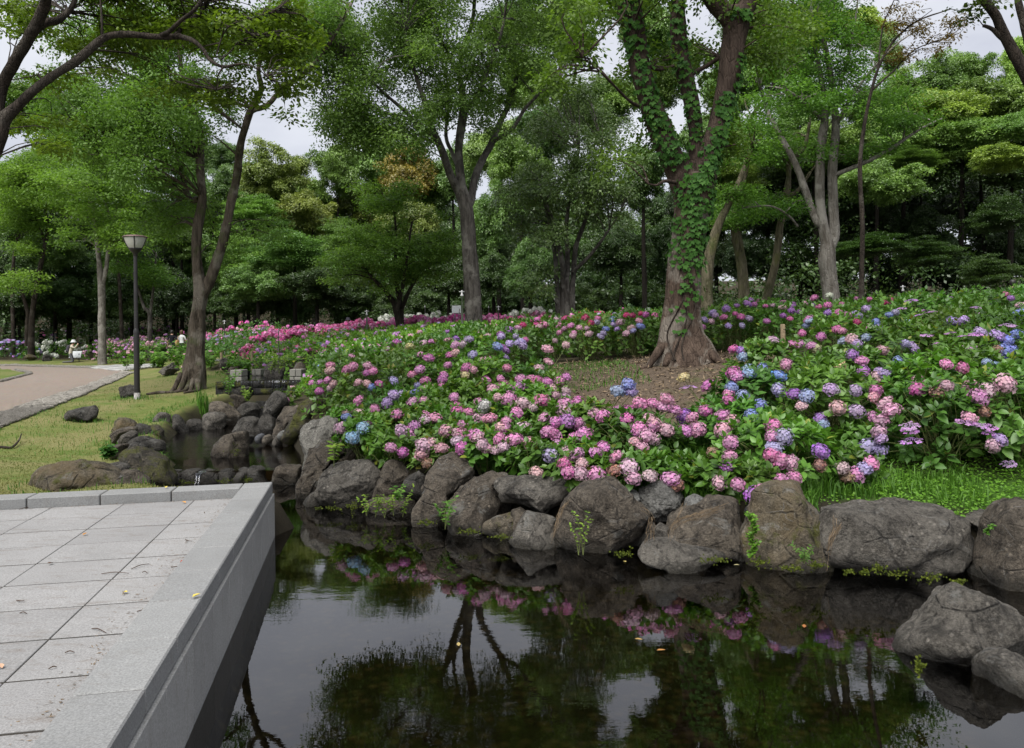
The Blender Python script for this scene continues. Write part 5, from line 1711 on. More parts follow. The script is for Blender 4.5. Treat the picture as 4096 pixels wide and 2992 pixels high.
PROTO = [proto_crown(k, 17 + 2 * k, 8, .62, 34, .36, 9, .20, .115, 'puff') for k in range(3)] + [proto_crown(9 + k, 20, 7, .75, 28, .40, 9, .18, .105, 'layer') for k in range(2)]
TR_V, TR_F = tube([(0, 0, 0), (.12, .05, .35), (.05, .1, .7), (.1, 0, 1)], [1, .8, .6, .35], 8, bump=.1)
TRUNK_ME = [mesh_np('wood_trunk', TR_V, TR_F, M[b], True) for b in ('bark_wood', 'bark_wood')]
LIGHT, MID, DARK, OLIVE, RUST, YEL = (1.22, 1.48, 1.0), (.86, 1.12, .88), (.36, .48, .41), (1.3, 1.22, .9), (1.7, .95, .75), (1.65, 1.72, .95)  # DARK tints leaves down to stand in for the wood's deep shade
GW = 'trees of the wood behind the flower beds'
_nt = 0


def wood_tree(vx, vy, rx, ry, Y, color, p=None, label='dark green tree within the wood edge', depth=None, trunk=True):
    global _nt
    _nt += 1
    c = V(vx, vy, Y)
    g = gz(c[0], c[1])
    root = thing('woodland_tree', (c[0], c[1], g), label, 'tree', GW)
    p = _nt % 3 if p is None else p
    trunk = trunk and vx < 1480 and vy > 348
    o = obj('crown', PROTO[p], root, (0, 0, c[2] - g))
    s = Y / 1761
    o.scale = (rx * s / 4, (depth or rx * s) / 4, ry * s / 3.6)
    o.rotation_euler = (0, 0, rng.uniform(0, 6.28))
    if abs(rx - ry) > 15 or depth:
        o.rotation_euler = (0, 0, math.pi * int(rng.integers(0, 2)))
    k_ = rng.uniform(.82, 1.15)
    o.color = (*[x * k_ * rng.uniform(.93, 1.07) for x in color], 1)
    if trunk:
        t = obj('trunk', TRUNK_ME[_nt % 2], root, (0, 0, -.1))
        h = c[2] - g
        t.scale = (.13 + .01 * rx * s, .13 + .01 * rx * s, h)
        t.rotation_euler = (0, 0, rng.uniform(0, 6.28))
    return root


# (vx, vy, rx, ry, Y, colour, proto, label)
WOOD = [
    (490, 345, 45, 40, 66, MID, 0, 'round green treetop peeking out behind the buttressed tree'),
    (610, 395, 85, 75, 60, OLIVE, 1, 'olive tinged rounded treetop under the open sky gap'),
    (560, 470, 70, 55, 54, LIGHT, 3, 'bright green lower tree below the olive treetop'),
    (745, 385, 70, 65, 62, LIGHT, 2, 'pale green rounded treetop right of the open sky gap'),
    (690, 470, 75, 60, 56, OLIVE, 0, 'pale olive tree below the pale rounded treetop'),
    (825, 375, 75, 70, 64, LIGHT, 1, 'pale green treetop left of the rust tinged tree'),
    (905, 390, 80, 72, 60, RUST, 2, 'tree with rust brown young leaves at its top'),
    (905, 500, 70, 70, 57, OLIVE, 0, 'olive brown tree beneath the rust topped tree'),
    (650, 560, 100, 70, 48, MID, 3, 'spreading green tree low at the wood edge left of centre'),
    (520, 570, 70, 70, 50, LIGHT, 4, 'yellow green tree right behind the buttressed trunk'),
    (570, 630, 80, 55, 47, MID, 1, 'dark bushy tree low behind the buttressed trunk'),
    (760, 540, 60, 60, 52, MID, 4, 'mid green tree behind the small leafy tree'),
    (1100, 480, 60, 90, 44, MID, 0, 'dense green tree right behind the vase shaped trunk'),
    (1090, 620, 60, 60, 42, DARK, 1, 'dark shrubby tree low right of the vase shaped trunk'),
    (1170, 600, 60, 70, 40, MID, 2, 'grey green shrubby tree left of the multi stemmed tree'),
    (1150, 370, 80, 90, 48, LIGHT, 1, 'light green tree above the multi stemmed tree'),
    (1330, 240, 100, 80, 46, LIGHT, 0, 'light green crown left of the ivy tree'),
    (1420, 400, 80, 80, 42, MID, 2, 'dull green crown directly left of the ivy trunk'),
    (1370, 560, 80, 60, 44, DARK, 0, 'very dark tree behind the left side of the ivy trunk'),
    (1600, 400, 90, 60, 38, LIGHT, 3, 'light layered crown right of the ivy trunk'),
    (1560, 300, 80, 80, 42, MID, 1, 'green crown seen between the limbs of the ivy tree'),
    (1480, 170, 90, 90, 48, LIGHT, 2, 'pale crown high between the limbs of the ivy tree'),
    (1730, 330, 80, 60, 36, MID, 4, 'layered crown behind the leaning mossy trunk'),
    (1700, 130, 110, 90, 44, MID, 0, 'tall green crown behind the grey double trunk'),
    (1950, 400, 100, 60, 30, LIGHT, 0, 'bright rounded crown right beside the grey double trunk'),
    (1900, 60, 70, 60, 46, YEL, 1, 'yellow green treetop against the right sky gap'),
    (1960, 120, 45, 60, 44, LIGHT, 2, 'narrow light crown against the right sky gap'),
    (2020, 215, 105, 75, 46, MID, 1, 'rounded blue green crown below the right sky gap'),
    (2050, 260, 110, 65, 41, YEL, 0, 'bright yellow green crown in the right wood'),
    (2130, 180, 70, 65, 47, LIGHT, 2, 'pale rounded treetop, highest left of the corner limb'),
    (1960, 300, 95, 60, 39, LIGHT, 2, 'light olive crown above the long mossy bough'),
    (2190, 230, 105, 70, 43, LIGHT, 1, 'light billowing crown beneath the corner limb'),
    (2120, 310, 110, 55, 40, LIGHT, 0, 'mid green crown over the dark hollow of the right wood'),
    (2260, 160, 60, 80, 45, YEL, 2, 'yellowish crown at the right frame edge'),
    (2240, 280, 60, 45, 38, LIGHT, 1, 'drooping light crown low at the right frame edge'),
    (2330, 250, 90, 90, 42, LIGHT, 0, 'light crown beyond the right frame edge'),
    (2000, 360, 80, 30, 37, MID, 3, 'flat tier of foliage above the dark hollow'),
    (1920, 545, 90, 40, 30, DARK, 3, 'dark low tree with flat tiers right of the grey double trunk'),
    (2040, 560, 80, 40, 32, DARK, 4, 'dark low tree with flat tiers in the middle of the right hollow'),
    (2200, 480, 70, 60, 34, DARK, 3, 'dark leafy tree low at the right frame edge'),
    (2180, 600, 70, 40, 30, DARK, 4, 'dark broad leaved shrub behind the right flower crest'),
    (40, 400, 80, 60, 58, LIGHT, 3, 'light feathery crown at the left frame edge'),
    (150, 430, 80, 60, 58, YEL, 4, 'yellow green feathery crown left of the pale trunk'),
    (300, 470, 90, 60, 56, LIGHT, 3, 'light feathery crown above the lamp post'),
    (400, 530, 70, 60, 54, MID, 4, 'mid green crown between lamp post and buttressed tree'),
    (120, 560, 70, 50, 55, MID, 0, 'green tree between the twin dark trunks and the pale trunk'),
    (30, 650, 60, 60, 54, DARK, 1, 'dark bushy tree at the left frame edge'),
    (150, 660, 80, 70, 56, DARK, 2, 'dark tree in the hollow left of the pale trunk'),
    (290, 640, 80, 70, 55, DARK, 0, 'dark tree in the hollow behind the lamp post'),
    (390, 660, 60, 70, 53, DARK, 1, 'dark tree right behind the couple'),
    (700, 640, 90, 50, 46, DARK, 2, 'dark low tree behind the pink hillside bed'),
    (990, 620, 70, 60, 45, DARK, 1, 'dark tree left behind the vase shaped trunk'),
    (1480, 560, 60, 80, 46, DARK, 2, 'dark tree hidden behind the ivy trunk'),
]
for e in WOOD:
    wood_tree(*e)
# second and third rows that close the wood; only glimpses show
for k in range(46):
    vx = -250 + k * 62 + rng.uniform(-20, 20)
    right = vx > 1500
    Y = rng.uniform(50, 62) if right else rng.uniform(64, 84)
    vy = (430 if right else 520) + rng.uniform(-50, 50)
    if 420 < vx < 1100:
        vy = max(vy, 500)
    wood_tree(vx, vy, 95, 85, Y, DARK if k % 3 else MID, None, 'dark tree deep inside the wood, only glimpsed between nearer crowns')

EXTRA = [
    (1000, 380, 80, 80, 60, MID, 0, 'green crown framed by the fanning limbs of the vase shaped tree'), (1090, 340, 85, 85, 56, LIGHT, 1, 'light crown right above the fork of the vase shaped tree'), (430, 360, 60, 70, 64, MID, 2, 'green crown just left of the twin stems of the buttressed tree'), (1200, 300, 70, 70, 52, MID, 2, 'green crown above the left side of the multi stemmed tree'),
    (660, 445, 115, 75, 64, LIGHT, 1, 'broad light crown between the olive treetop and the pale treetop'), (545, 425, 80, 65, 65, MID, 2, 'green crown right behind the right stem of the buttressed tree'), (830, 455, 105, 75, 64, OLIVE, 0, 'broad olive crown behind the small leafy tree'), (470, 430, 60, 60, 63, MID, 1, 'green crown seen between the two stems of the buttressed tree'), (960, 440, 70, 70, 62, MID, 2, 'green crown right beside the vase shaped trunk'),
    (1180, 190, 70, 80, 40, LIGHT, 1, 'light crown filling the gap right of the vase shaped tree'), (1270, 60, 90, 90, 44, LIGHT, 0, 'light high crown left of the ivy limbs at the top edge'),
    (1420, 50, 90, 90, 46, LIGHT, 2, 'light high crown just behind the left ivy limb'), (1130, 60, 70, 90, 42, MID, 1, 'green crown high behind the vase shaped tree'),
    (1600, 180, 90, 90, 44, LIGHT, 0, 'light crown high right of the ivy limbs'), (1650, 40, 90, 80, 46, MID, 3, 'green crown at the top edge right of the ivy limbs'), (1790, 60, 80, 80, 44, MID, 4, 'green crown at the top edge behind the grey double trunk'),
    (1780, 250, 80, 70, 40, LIGHT, 2, 'light crown seen between the grey double trunks'), (1850, 300, 90, 60, 36, LIGHT, 0, 'light crown right behind the tiered foliage'),
    (60, 240, 110, 90, 60, MID, 3, 'high green crown behind the overhanging branches'), (180, 330, 110, 80, 60, LIGHT, 4, 'feathery crown high over the pale trunk'), (300, 250, 110, 90, 62, MID, 3, 'feathery green crown behind the buttressed tree'), (380, 420, 80, 80, 58, MID, 4, 'feathery crown left of the buttressed stems'),
    (2230, 350, 80, 40, 36, YEL, 1, 'bright drooping tier at the right frame edge'), (2090, 230, 100, 70, 45, LIGHT, 0, 'billowing light crown in the middle of the right wood top'), (1950, 230, 90, 60, 44, LIGHT, 1, 'billowing light crown left in the right wood top'),
]
for e in EXTRA:
    wood_tree(*e)
for k in range(30):
    vx = -60 + k * 54 + rng.uniform(-18, 18)
    wood_tree(vx, 610 + rng.uniform(-50, 40), 72, 62, rng.uniform(54, 62), DARK if k % 3 else MID, None, 'low dark bushy tree filling the shade under the wood edge', trunk=False)
for k in range(26):
    vx = -40 + k * 60 + rng.uniform(-18, 18)
    wood_tree(vx, 672 + rng.uniform(-16, 12), 64, 44, rng.uniform(53, 57) if vx < 480 else rng.uniform(49, 52), (.42, .56, .48), None, 'dark evergreen shrub closing the foot of the wood', trunk=False)  # leaf tint lowered to paint in the shade at the wood's foot
for k in range(34):
    vx = 1540 + (k % 17) * 48 + rng.uniform(-18, 18)
    wood_tree(vx, (470 if k < 17 else 590) + rng.uniform(-35, 35), 62, 58, rng.uniform(44, 52), (.30, .40, .36), None, 'black green bushy tree inside the right hollow', trunk=False)  # near-black leaf tint stands in for the shade of the hollow


def leaf_mass(name, boxes, n, L, seed, colr, mat='leaf_gloss', ns=18, rs=.55, nl=7, rc=.9, style='loose'):
    """foliage that reads as one mass; boxes of (x0, x1, y0, y1, h0, h1) above the terrain"""
    vol = np.array([(b[1] - b[0]) * (b[3] - b[2]) * (b[5] - b[4]) for b in boxes])
    pk = rng.choice(len(boxes), n, p=vol / vol.sum())
    B = np.array(boxes)[pk]
    u = rng.uniform(0, 1, (n, 3))
    x = B[:, 0] + (B[:, 1] - B[:, 0]) * u[:, 0]
    y = B[:, 2] + (B[:, 3] - B[:, 2]) * u[:, 1]
    z = ground(x, y) + B[:, 4] + (B[:, 5] - B[:, 4]) * u[:, 2]
    cl = np.stack([x, y, z], 1)
    c, nr = clump_sprays(cl, rc * rng.uniform(.6, 1.3, n), ns, style)
    t = np.clip(np.repeat(rng.uniform(0, .8, n), ns) + rng.uniform(-.15, .35, len(c)), 0, 1)
    v, f, ti = sprays(c, nr, rs * rng.uniform(.7, 1.3, len(c)), nl, L, L * .55, .25, t)
    o = obj(name, mesh_np(name, v, f, M[mat], False, {'tint': ti}))
    o.color = (*colr, 1)
    return tag(o, kind='stuff')


leaf_mass('woodland_undergrowth', [(-45, -14, 52, 62, 0, 4.5), (-14, 2, 47, 58, 0, 4), (2, 12, 40, 52, 0, 4), (12, 40, 31, 44, 0, 3.2), (-45, 0, 62, 72, 1, 9), (0, 14, 54, 66, 0, 9), (14, 48, 42, 58, 0, 9)], 900, .2, 1, (.36, .48, .42))  # tint lowered as painted shade under the crowns
leaf_mass('deep_woodland', [(-90, 0, 85, 110, 0, 13), (0, 34, 64, 90, 0, 12), (30, 80, 50, 70, 0, 14), (-90, -40, 60, 85, 0, 12)], 900, .5, 2, (.4, .5, .44), rs=1.3, rc=1.8, ns=12, nl=8)  # dark tint puts the shade of the inner wood into the leaves
# dark trunks inside the right hollow
for k in range(12):
    vx = 1590 + k * 58 + rng.uniform(-14, 14)
    Y = rng.uniform(43, 56)
    c = V(vx, 640, Y)
    g = gz(c[0], c[1])
    root = thing('bare_trunk_tree', (c[0], c[1], g), 'thin dark trunk standing in the black hollow of the right wood', 'tree', 'dark trunks in the right wood')
    t = obj('trunk', TRUNK_ME[0], root, (0, 0, -.1))
    t.scale = (rng.uniform(.12, .22),) * 2 + (rng.uniform(9, 12),)
    t.rotation_euler = (rng.uniform(-.06, .06), rng.uniform(-.08, .08), rng.uniform(0, 6))
    o = obj('crown', PROTO[k % 3], root, (rng.uniform(-.5, .5), 0, t.scale[2]))
    o.scale = (.75, .75, .5)
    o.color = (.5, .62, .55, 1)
# ------------------------------------------------------------------ hydrangeas
M['hyd_leaf'] = M_leaf('hydrangea_leaf', (.044, .105, .016), (.115, .235, .036), True, .34, .40, .4, hue=(.965, (.20, .21, .03)))
M['stem'] = M_plain('stem', (.10, .12, .04), .7, .2)


def M_flower():
    m, nt, out = new_mat('hydrangea_flower')
    q = NT(nt)
    oi = q.n('ShaderNodeObjectInfo')
    g = q.n('ShaderNodeNewGeometry')
    at = q.n('ShaderNodeAttribute')
    at.attribute_name = 'tint'
    r = g.outputs['Random Per Island']
    hs = q.n('ShaderNodeHueSaturation')
    q.l(q.fmap(at.outputs['Fac'], 0, 1, .478, .522), hs.inputs['Hue'])
    q.l(q.fmap(r, 0, 1, .72, 1.14), hs.inputs['Saturation'])
    q.l(q.fmap(r, 0, 1, .74, 1.16), hs.inputs['Value'])
    q.l(oi.outputs['Color'], hs.inputs['Color'])
    c = q.mix(q.fmap(at.outputs['Fac'], .86, 1, 0, .5), hs.outputs['Color'], (.62, .56, .45))
    b = q.bsdf(c, .6, .2)
    t = q.n('ShaderNodeBsdfTranslucent')
    q.l(c, t.inputs['Color'])
    mx = q.n('ShaderNodeMixShader')
    mx.inputs[0].default_value = .25
    q.l(b, mx.inputs[1])
    q.l(t.outputs[0], mx.inputs[2])
    q.l(mx.outputs[0], out.inputs['Surface'])
    return m


M['flower'] = M_flower()
PAL = {'p': (.66, .27, .49), 'm': (.63, .18, .43), 'l': (.67, .41, .49), 'v': (.46, .36, .64), 'u': (.42, .18, .54), 'b': (.24, .30, .66), 's': (.32, .42, .62),
       'c': (.62, .58, .30), 'w': (.60, .62, .55), 'r': (.52, .04, .17), 'k': (.52, .26, .58), 'n': (.36, .21, .15), 'h': (.58, .13, .32)}
CNAME = {'p': 'pink', 'm': 'magenta', 'l': 'pale pink', 'v': 'lavender', 'u': 'purple', 'b': 'blue', 's': 'sky blue', 'c': 'cream', 'w': 'white', 'r': 'red', 'k': 'lilac lacecap', 'n': 'faded brown', 'h': 'hot pink'}


def mophead(seed, n=84):
    """a ball of four-petalled florets, radius 1, stem side down"""
    r_ = np.random.default_rng(seed)
    i = np.arange(n) + .5
    z = 1 - 1.72 * i / n
    ph = i * 2.399963 + r_.uniform(0, 6)
    s = np.sqrt(np.clip(1 - z * z, 0, 1))
    d = np.stack([s * np.cos(ph), s * np.sin(ph), z], 1)
    d = unit(d + r_.normal(size=d.shape) * .09)
    lump = 1 + .20 * vnoise(d * 1.9, seed)
    c = d * (lump * r_.uniform(.84, .98, n))[:, None] * np.array([1.05, 1.05, .86])
    nrm = unit(d + r_.normal(size=d.shape) * .22)
    a = unit(np.cross(nrm, unit(r_.normal(size=d.shape))))
    b = np.cross(nrm, a)
    P_ = .135 * r_.uniform(.85, 1.2, n)[:, None]
    vs_, fs_ = [], []
    V_ = [c - nrm * P_ * .25]
    for k in range(4):
        e = a * math.cos(k * math.pi / 2) + b * math.sin(k * math.pi / 2)
        f_ = a * math.cos((k + .5) * math.pi / 2) + b * math.sin((k + .5) * math.pi / 2)
        V_.append(c + e * P_ * 1.55 + nrm * P_ * .18 * r_.normal(size=(n, 1)))
        V_.append(c + f_ * P_ * .95 + nrm * P_ * .15)
    V_ = np.stack(V_, 1).reshape(-1, 3)
    base = np.arange(n)[:, None] * 9
    quads = np.concatenate([base + np.array([[0, 8 if k == 0 else 2 * k, 1 + 2 * k, 2 + 2 * k]]) for k in range(4)])
    t = np.repeat(np.clip(.45 + .35 * vnoise(d * 1.6, seed + 3) + r_.normal(size=n) * .16, 0, 1), 9)
    # the dense heart of the head
    bm = bmesh.new()
    bmesh.ops.create_icosphere(bm, subdivisions=1, radius=.78)
    hv = np.array([v.co for v in bm.verts]) * np.array([1.05, 1.05, .85])
    hf = np.array([[v.index for v in f.verts] for f in bm.faces]) + len(V_)
    bm.free()
    hv *= (1 + .12 * vnoise(unit(hv) * 1.9, seed))[:, None]
    return mesh_np('flower_head', np.vstack([V_, hv]), [hf, quads], M['flower'], False, {'tint': np.concatenate([t, np.full(len(hv), .3)])})


def lacecap(seed):
    r_ = np.random.default_rng(seed)
    V_, F_, t = [], [], []
    nb = 0
    def add(v, f, tt):
        nonlocal nb
        V_.append(v); F_.append(np.array(f) + nb); t.append(np.full(len(v), tt)); nb += len(v)
    for k in range(46):
        a, r = r_.uniform(0, 6.28), .62 * math.sqrt(r_.uniform(0, 1))
        c = np.array([r * math.cos(a), r * math.sin(a), .12 - .25 * r * r + r_.uniform(-.03, .05)])
        s = .06
        add(c + s * np.array([[1, 0, 0], [-.5, .87, 0], [-.5, -.87, 0], [0, 0, 1.4]]), [[0, 1, 3], [1, 2, 3], [2, 0, 3]], .1)
    tri = F_
    Vq, Fq = [], []
    for k in range(10):
        a = k * .628 + r_.uniform(-.2, .2)
        r = r_.uniform(.82, 1.05)
        c = np.array([r * math.cos(a), r * math.sin(a), r_.uniform(-.1, .02)])
        n_ = unit(np.array([.3 * math.cos(a), .3 * math.sin(a), 1]) + r_.normal(size=3) * .18)
        u = unit(np.cross(n_, r_.normal(size=3)))
        w = np.cross(n_, u)
        for j in range(4):
            e = u * math.cos(j * 1.571) + w * math.sin(j * 1.571)
            g = np.cross(n_, e)
            v = np.array([c, c + e * .2 + g * .15, c + e * .36, c + e * .2 - g * .15])
            Vq.append(v); Fq.append(np.arange(4) + 4 * len(Fq))
    nv = nb
    return mesh_np('flower_head', np.vstack(V_ + Vq), [np.concatenate(tri), np.array(Fq) + nv], M['flower'], False,
                   {'tint': np.concatenate(t + [np.full(4 * len(Fq), r_.uniform(.4, .7))])})


MOP = [mophead(k) for k in range(8)]
LACE = [lacecap(20 + k) for k in range(4)]


def hyd_leaf_mesh(seed):
    r_ = np.random.default_rng(seed)
    v, f = leaf_fold(np.zeros((1, 3)), np.array([[1., 0, 0]]), np.array([[0, 1., 0]]), 1.0, .66, r_.uniform(.15, .45), r_.uniform(.05, .3))
    return mesh_np('hydrangea_leaf', v, f, M['hyd_leaf'], True, {'tint': np.full(len(v), r_.uniform(.05, .95))})


HLEAF = [hyd_leaf_mesh(k) for k in range(8)]

FE = np.array([(-4.75, 18.6), (-4.2, 16.6), (-3.45, 14.9), (-2.75, 13.3), (-2.1, 12.2), (-1.3, 11.6), (-.4, 10.9), (.3, 9.95), (.95, 9.15), (1.65, 8.6), (2.5, 8.25), (3.5, 8.2), (4.3, 8.3), (5.2, 8.25), (6.3, 8.0), (7.5, 7.7), (9.2, 7.2), (11, 6.6)])
BUSH = []   # x, y, r, h, row, g


def bush_h(x, y, row):
    h = .82
    if x < 0 and y < 13:
        h = .80
    if .2 < x < 3.0 and y < 10.2:
        h = .54
    elif .2 < x < 3.8 and y < 10.9:
        h = .62
    if row == 0:
        h = min(h, .62)
    if x > 3.8 and y < 12:
        h = .86
    if y > 13:
        h = .92
    return h * rng.uniform(.88, 1.1)


def lay_rows():
    c = catmull(FE, 200)
    seg = np.concatenate([[0], np.cumsum(np.linalg.norm(np.diff(c, axis=0), axis=1))])
    tan = unit(np.gradient(c, axis=0))
    nor = np.stack([-tan[:, 1], tan[:, 0]], 1)
    for row in range(12):
        s = .4 + (row % 2) * .45
        while s < seg[-1]:
            p = np.array([np.interp(s, seg, c[:, 0]), np.interp(s, seg, c[:, 1])])
            n_ = unit(np.array([np.interp(s, seg, nor[:, 0]), np.interp(s, seg, nor[:, 1])]))
            q = p + n_ * (.36 + row * .86) + rng.uniform(-.12, .12, 2)
            s += .92
            x, y = q
            if y > 19.5 or x > 13.5 or (x < -1.5 and y > 17.2) or y < 7:
                continue
            if poly_dist([x], [y], CLEAR)[0] > -.42:
                continue
            if any((x - b[0]) ** 2 + (y - b[1]) ** 2 < .74 ** 2 for b in BUSH):
                continue
            px = pix((x, y, 1.5))[0]
            if px > 4500:
                continue
            BUSH.append((x, y, rng.uniform(.60, .74), bush_h(x, y, row), row, gz(x, y)))
    # rows behind the clearing and along the back crest
    for x0, x1, y0, row in ((-.6, 13.5, 16.9, 20), (-1.0, 13.5, 17.8, 21), (-1.6, 14, 18.8, 22), (-1.8, 14, 19.8, 23), (-.2, 2.6, 16.1, 19), (6.8, 13, 15.2, 19), (6.9, 13, 14.2, 18), (7, 13, 13.3, 17)):
        x = x0
        while x < x1:
            yy = y0 + rng.uniform(-.15, .15)
            if not any((x - b[0]) ** 2 + (yy - b[1]) ** 2 < .74 ** 2 for b in BUSH) and poly_dist([x], [yy], CLEAR)[0] < -.35 and pix((x, yy, 2))[0] < 4400:
                BUSH.append((x, yy, rng.uniform(.62, .76), bush_h(x, yy, row), row, gz(x, yy)))
            x += .95 + rng.uniform(-.1, .1)


lay_rows()
BA = np.array([b[:6] for b in BUSH])


def canopy(x, y):
    d2 = ((x - BA[:, 0]) ** 2 + (y - BA[:, 1]) ** 2) / (BA[:, 2] * 1.08) ** 2
    zc = BA[:, 5] + BA[:, 3] * np.sqrt(np.clip(1 - d2 ** 1.4, 0, 1))
    k = int(np.argmax(np.where(d2 < 1, zc, -9)))
    return (zc[k] if d2[k] < 1 else -9.0), k


HEADS = {
    'B1': "410,1250p 465,1245p 525,1225p 465,1320m 575,1270l 545,1290l 670,1150m 715,1145p 820,1130l 810,1180m 860,1165p 755,1255l 815,1250l 845,1285b 905,1260m 1010,1240v 1145,1180p 1205,1160p 1245,1250m 1190,1275v 1240,1300l 1160,1320b 1080,1345v 1010,1350v 960,1395v 760,1390p 870,1445p 660,1470l 665,1510b 755,1470l 1030,1480p 1230,1375l 1150,1390l 1365,1280p 1380,1225m 1375,1200p 1290,1280l 1455,1365p 1470,1420m 1480,1480m 1565,1480p 1640,1390p 1685,1430w 1240,1480p 1310,1515p 1240,1530l 1650,1510l 1720,1525p 1520,1550p 1490,1615l 1390,1590l 1165,1570p 815,1540m 630,1580l 785,1580s 1100,1615p 1060,1600l 1610,1640p 1740,1290l 1690,1240p 1790,1230p 1820,1265p 1870,1290p 1860,1370p 1780,1370l 1840,1545p 1800,1590l 1550,1150m 1600,1165l 1535,1185c 1665,1090l 1700,1080l 1840,1155p 1590,1040v 1430,1055m 1460,1030l 1470,985p 1520,970l 1410,1125p 1270,1080m 1205,1035p 1130,985c 1030,968m 1230,960l 1290,945p 1205,885l 1405,875u 1410,945l 1470,930u 1565,938v 1660,880l 1700,905l 1795,895u 1800,912v 1862,870u 1835,1057v 1800,990u 1770,988b 1825,1020u 1860,965v 965,1010p 545,1115p 545,1168l 700,1070p 220,1370p",
    'B2': "270,1095l 195,1150l 60,1225p 140,1225p 185,1235m 260,1255m 400,1205m 350,1240p 180,1255c 70,1280p 290,1300l 320,1350l 405,1305l 220,1390m 390,1410p 385,1365l 370,1470l 150,1445l 80,1390l 30,1470p 240,1520p 320,1535p 405,1535u 110,1580l 260,1600p 315,1625p 480,1560p 540,1625p 490,1380m 690,1190m 665,1500p 600,1470l 775,1465p 870,1445m 845,1515m 940,1405p 1035,1395p 1100,1420p 1145,1450p 1200,1460p 1140,1370p 1005,1510l 1040,1560l 930,1595p 1130,1600l 1260,1495u 1330,1515p 1365,1595p 1430,1465m 1545,1490p 1545,1600l 1620,1540l 1630,1190m 1660,1200p 1435,1265m 1590,1330p 1590,1390m 1260,1210c 1100,1245k 1290,1275k 850,1275b 960,1255b 945,1200s 870,1330v 775,1315s 830,1300b 1695,1070s 1740,1160s 1745,1195s 1690,1360s 1610,1285b 1760,1490b 1820,1410b 1840,1150b 30,905v 70,950v 100,935m 130,805r 185,790m 80,835r 45,850p 175,825r 205,810r 200,845l 235,830p 325,785l 380,775r 395,780r 435,840p 380,850p 350,885p 455,890p 495,845l 550,850l 540,775r 580,805r 630,780m 625,800v 565,890l 450,910l 395,980l 260,1005l 495,950l 545,955p 620,950l 315,945l 690,850b 670,890v 655,905v 740,790b 740,830v 795,805l 770,850v 875,845l 940,840b 930,800l 890,875v 840,885l 840,750r 945,740r 980,750m 1050,755m 885,755r 1000,715w 1575,710u 1550,765m 1475,745v 1495,760v 1420,785v 1460,805l 1390,850p 1560,770m 1590,825v 1640,745m 1680,765m 1650,690u 1750,650u 1725,680u 1775,685m 1815,650m 1745,775v 1690,830v 1860,690m 1870,805m 1620,995m 1680,1010u 1490,985u 75,980v 35,970v",
    'B3': "335,620m 450,622w 110,655m 180,670u 185,695u 170,725u 35,680l 105,690l 270,670l 340,685u 370,690m 440,690m 540,680m 440,735u 515,740m 580,750m 295,775m 160,785m 110,765u 225,735u 280,820s 310,805s 650,640m 740,645m 850,672r 900,650r 725,700v 650,760v 660,800r 730,850m 510,850m 545,885p 790,800b 810,840v 890,760b 935,740v 1030,815s 390,915m 250,885m 35,945l 720,920s 655,980v 620,940l 555,945s 355,1000c 180,970p 320,990p 240,975p 615,1045u 840,1020l 1010,960v 1070,990v 955,1090b 690,1100p 700,1165u 530,1125c 820,1170v 800,1220l 860,1200v 75,1215b 190,1325u 465,1290v 640,1315v 285,1350s 80,1310v 770,1365l 790,1310p 870,1410l 910,1450l 1100,1300m 1110,1240l 1305,1130p 1430,1140m 1300,1280l 1240,1310n 1605,1180p 1545,1365p 1595,1450n 1605,1100s 1680,1120s 1480,1270l 1610,1300l 1740,1260l 380,1505u 400,1560s 250,1425l 510,1440l 655,1450v 780,1510p 850,1520l 820,1605l 40,1560p 135,1110p 1040,1590k 1460,1550k 1620,1600k 1480,1510l 1780,640u 1740,600m 1860,690l 1850,750b 1820,890b 1850,910b 1760,820k 1760,930b 1690,900v 1560,870v 1430,915k 1520,905k 1480,985k 1240,960k 1165,905k 1130,710k 1200,740k 1100,760k 1050,640k 1350,620k 1440,795v 1360,795v 1690,1010n 1785,1020b 1740,1020b 1340,890k 980,710k 1530,690k 1550,735k",
    'C1': "565,25l 640,95s 890,150p 970,190m 1000,60p 955,50l 1160,110l 1110,140l 1095,185l 1130,245n 1225,145l 1255,35l 1355,60p 1360,150m 1455,75l 1495,130l 1530,150l 1610,90p 1590,180l 1640,160l 1645,30p 1330,110l",
    'C2': "15,95p 75,25l 230,35p 280,65m 300,115p 410,95p 475,65p 120,120l 255,190v 360,170l 430,195p 460,250l 345,265m 380,330m 450,335l 550,200p 600,158p 560,325p 700,225p 775,280l 165,325l 800,360l 910,340l 1050,360p 1080,390n 860,150l 840,30p 930,10p 1015,30l 1225,30p 1395,35l 815,105l 890,85l 945,90l 1140,50p 1330,190n 1450,130p 1440,215p 1420,270u 1495,385p 1370,380l 1610,450u 1650,420p 680,305n",
    'C3': "30,75p 105,85v 40,155v 75,230p 25,205m 150,245l 340,185u 345,265n 495,285l 590,320p 640,285v 685,245p 530,365n 85,370p 175,350p 655,140v 740,170v 755,100v 740,40l 940,20k 945,95k 1450,10k 1380,5k 1590,265k 1520,110v 1480,140l",
}


class GR:
    """ground heights on a grid, for quick look-ups"""
    gx, gy = np.arange(-12, 16, .1), np.arange(6, 22, .1)
    z = ground(np.repeat(gx, len(gy)), np.tile(gy, len(gx))).reshape(len(gx), len(gy))

    @classmethod
    def lookup(c, x, y):
        return c.z[np.clip(((x + 12) / .1).astype(int), 0, len(c.gx) - 1), np.clip(((y - 6) / .1).astype(int), 0, len(c.gy) - 1)]


HY = np.arange(7.4, 20.5, .04)


LOOSE = []


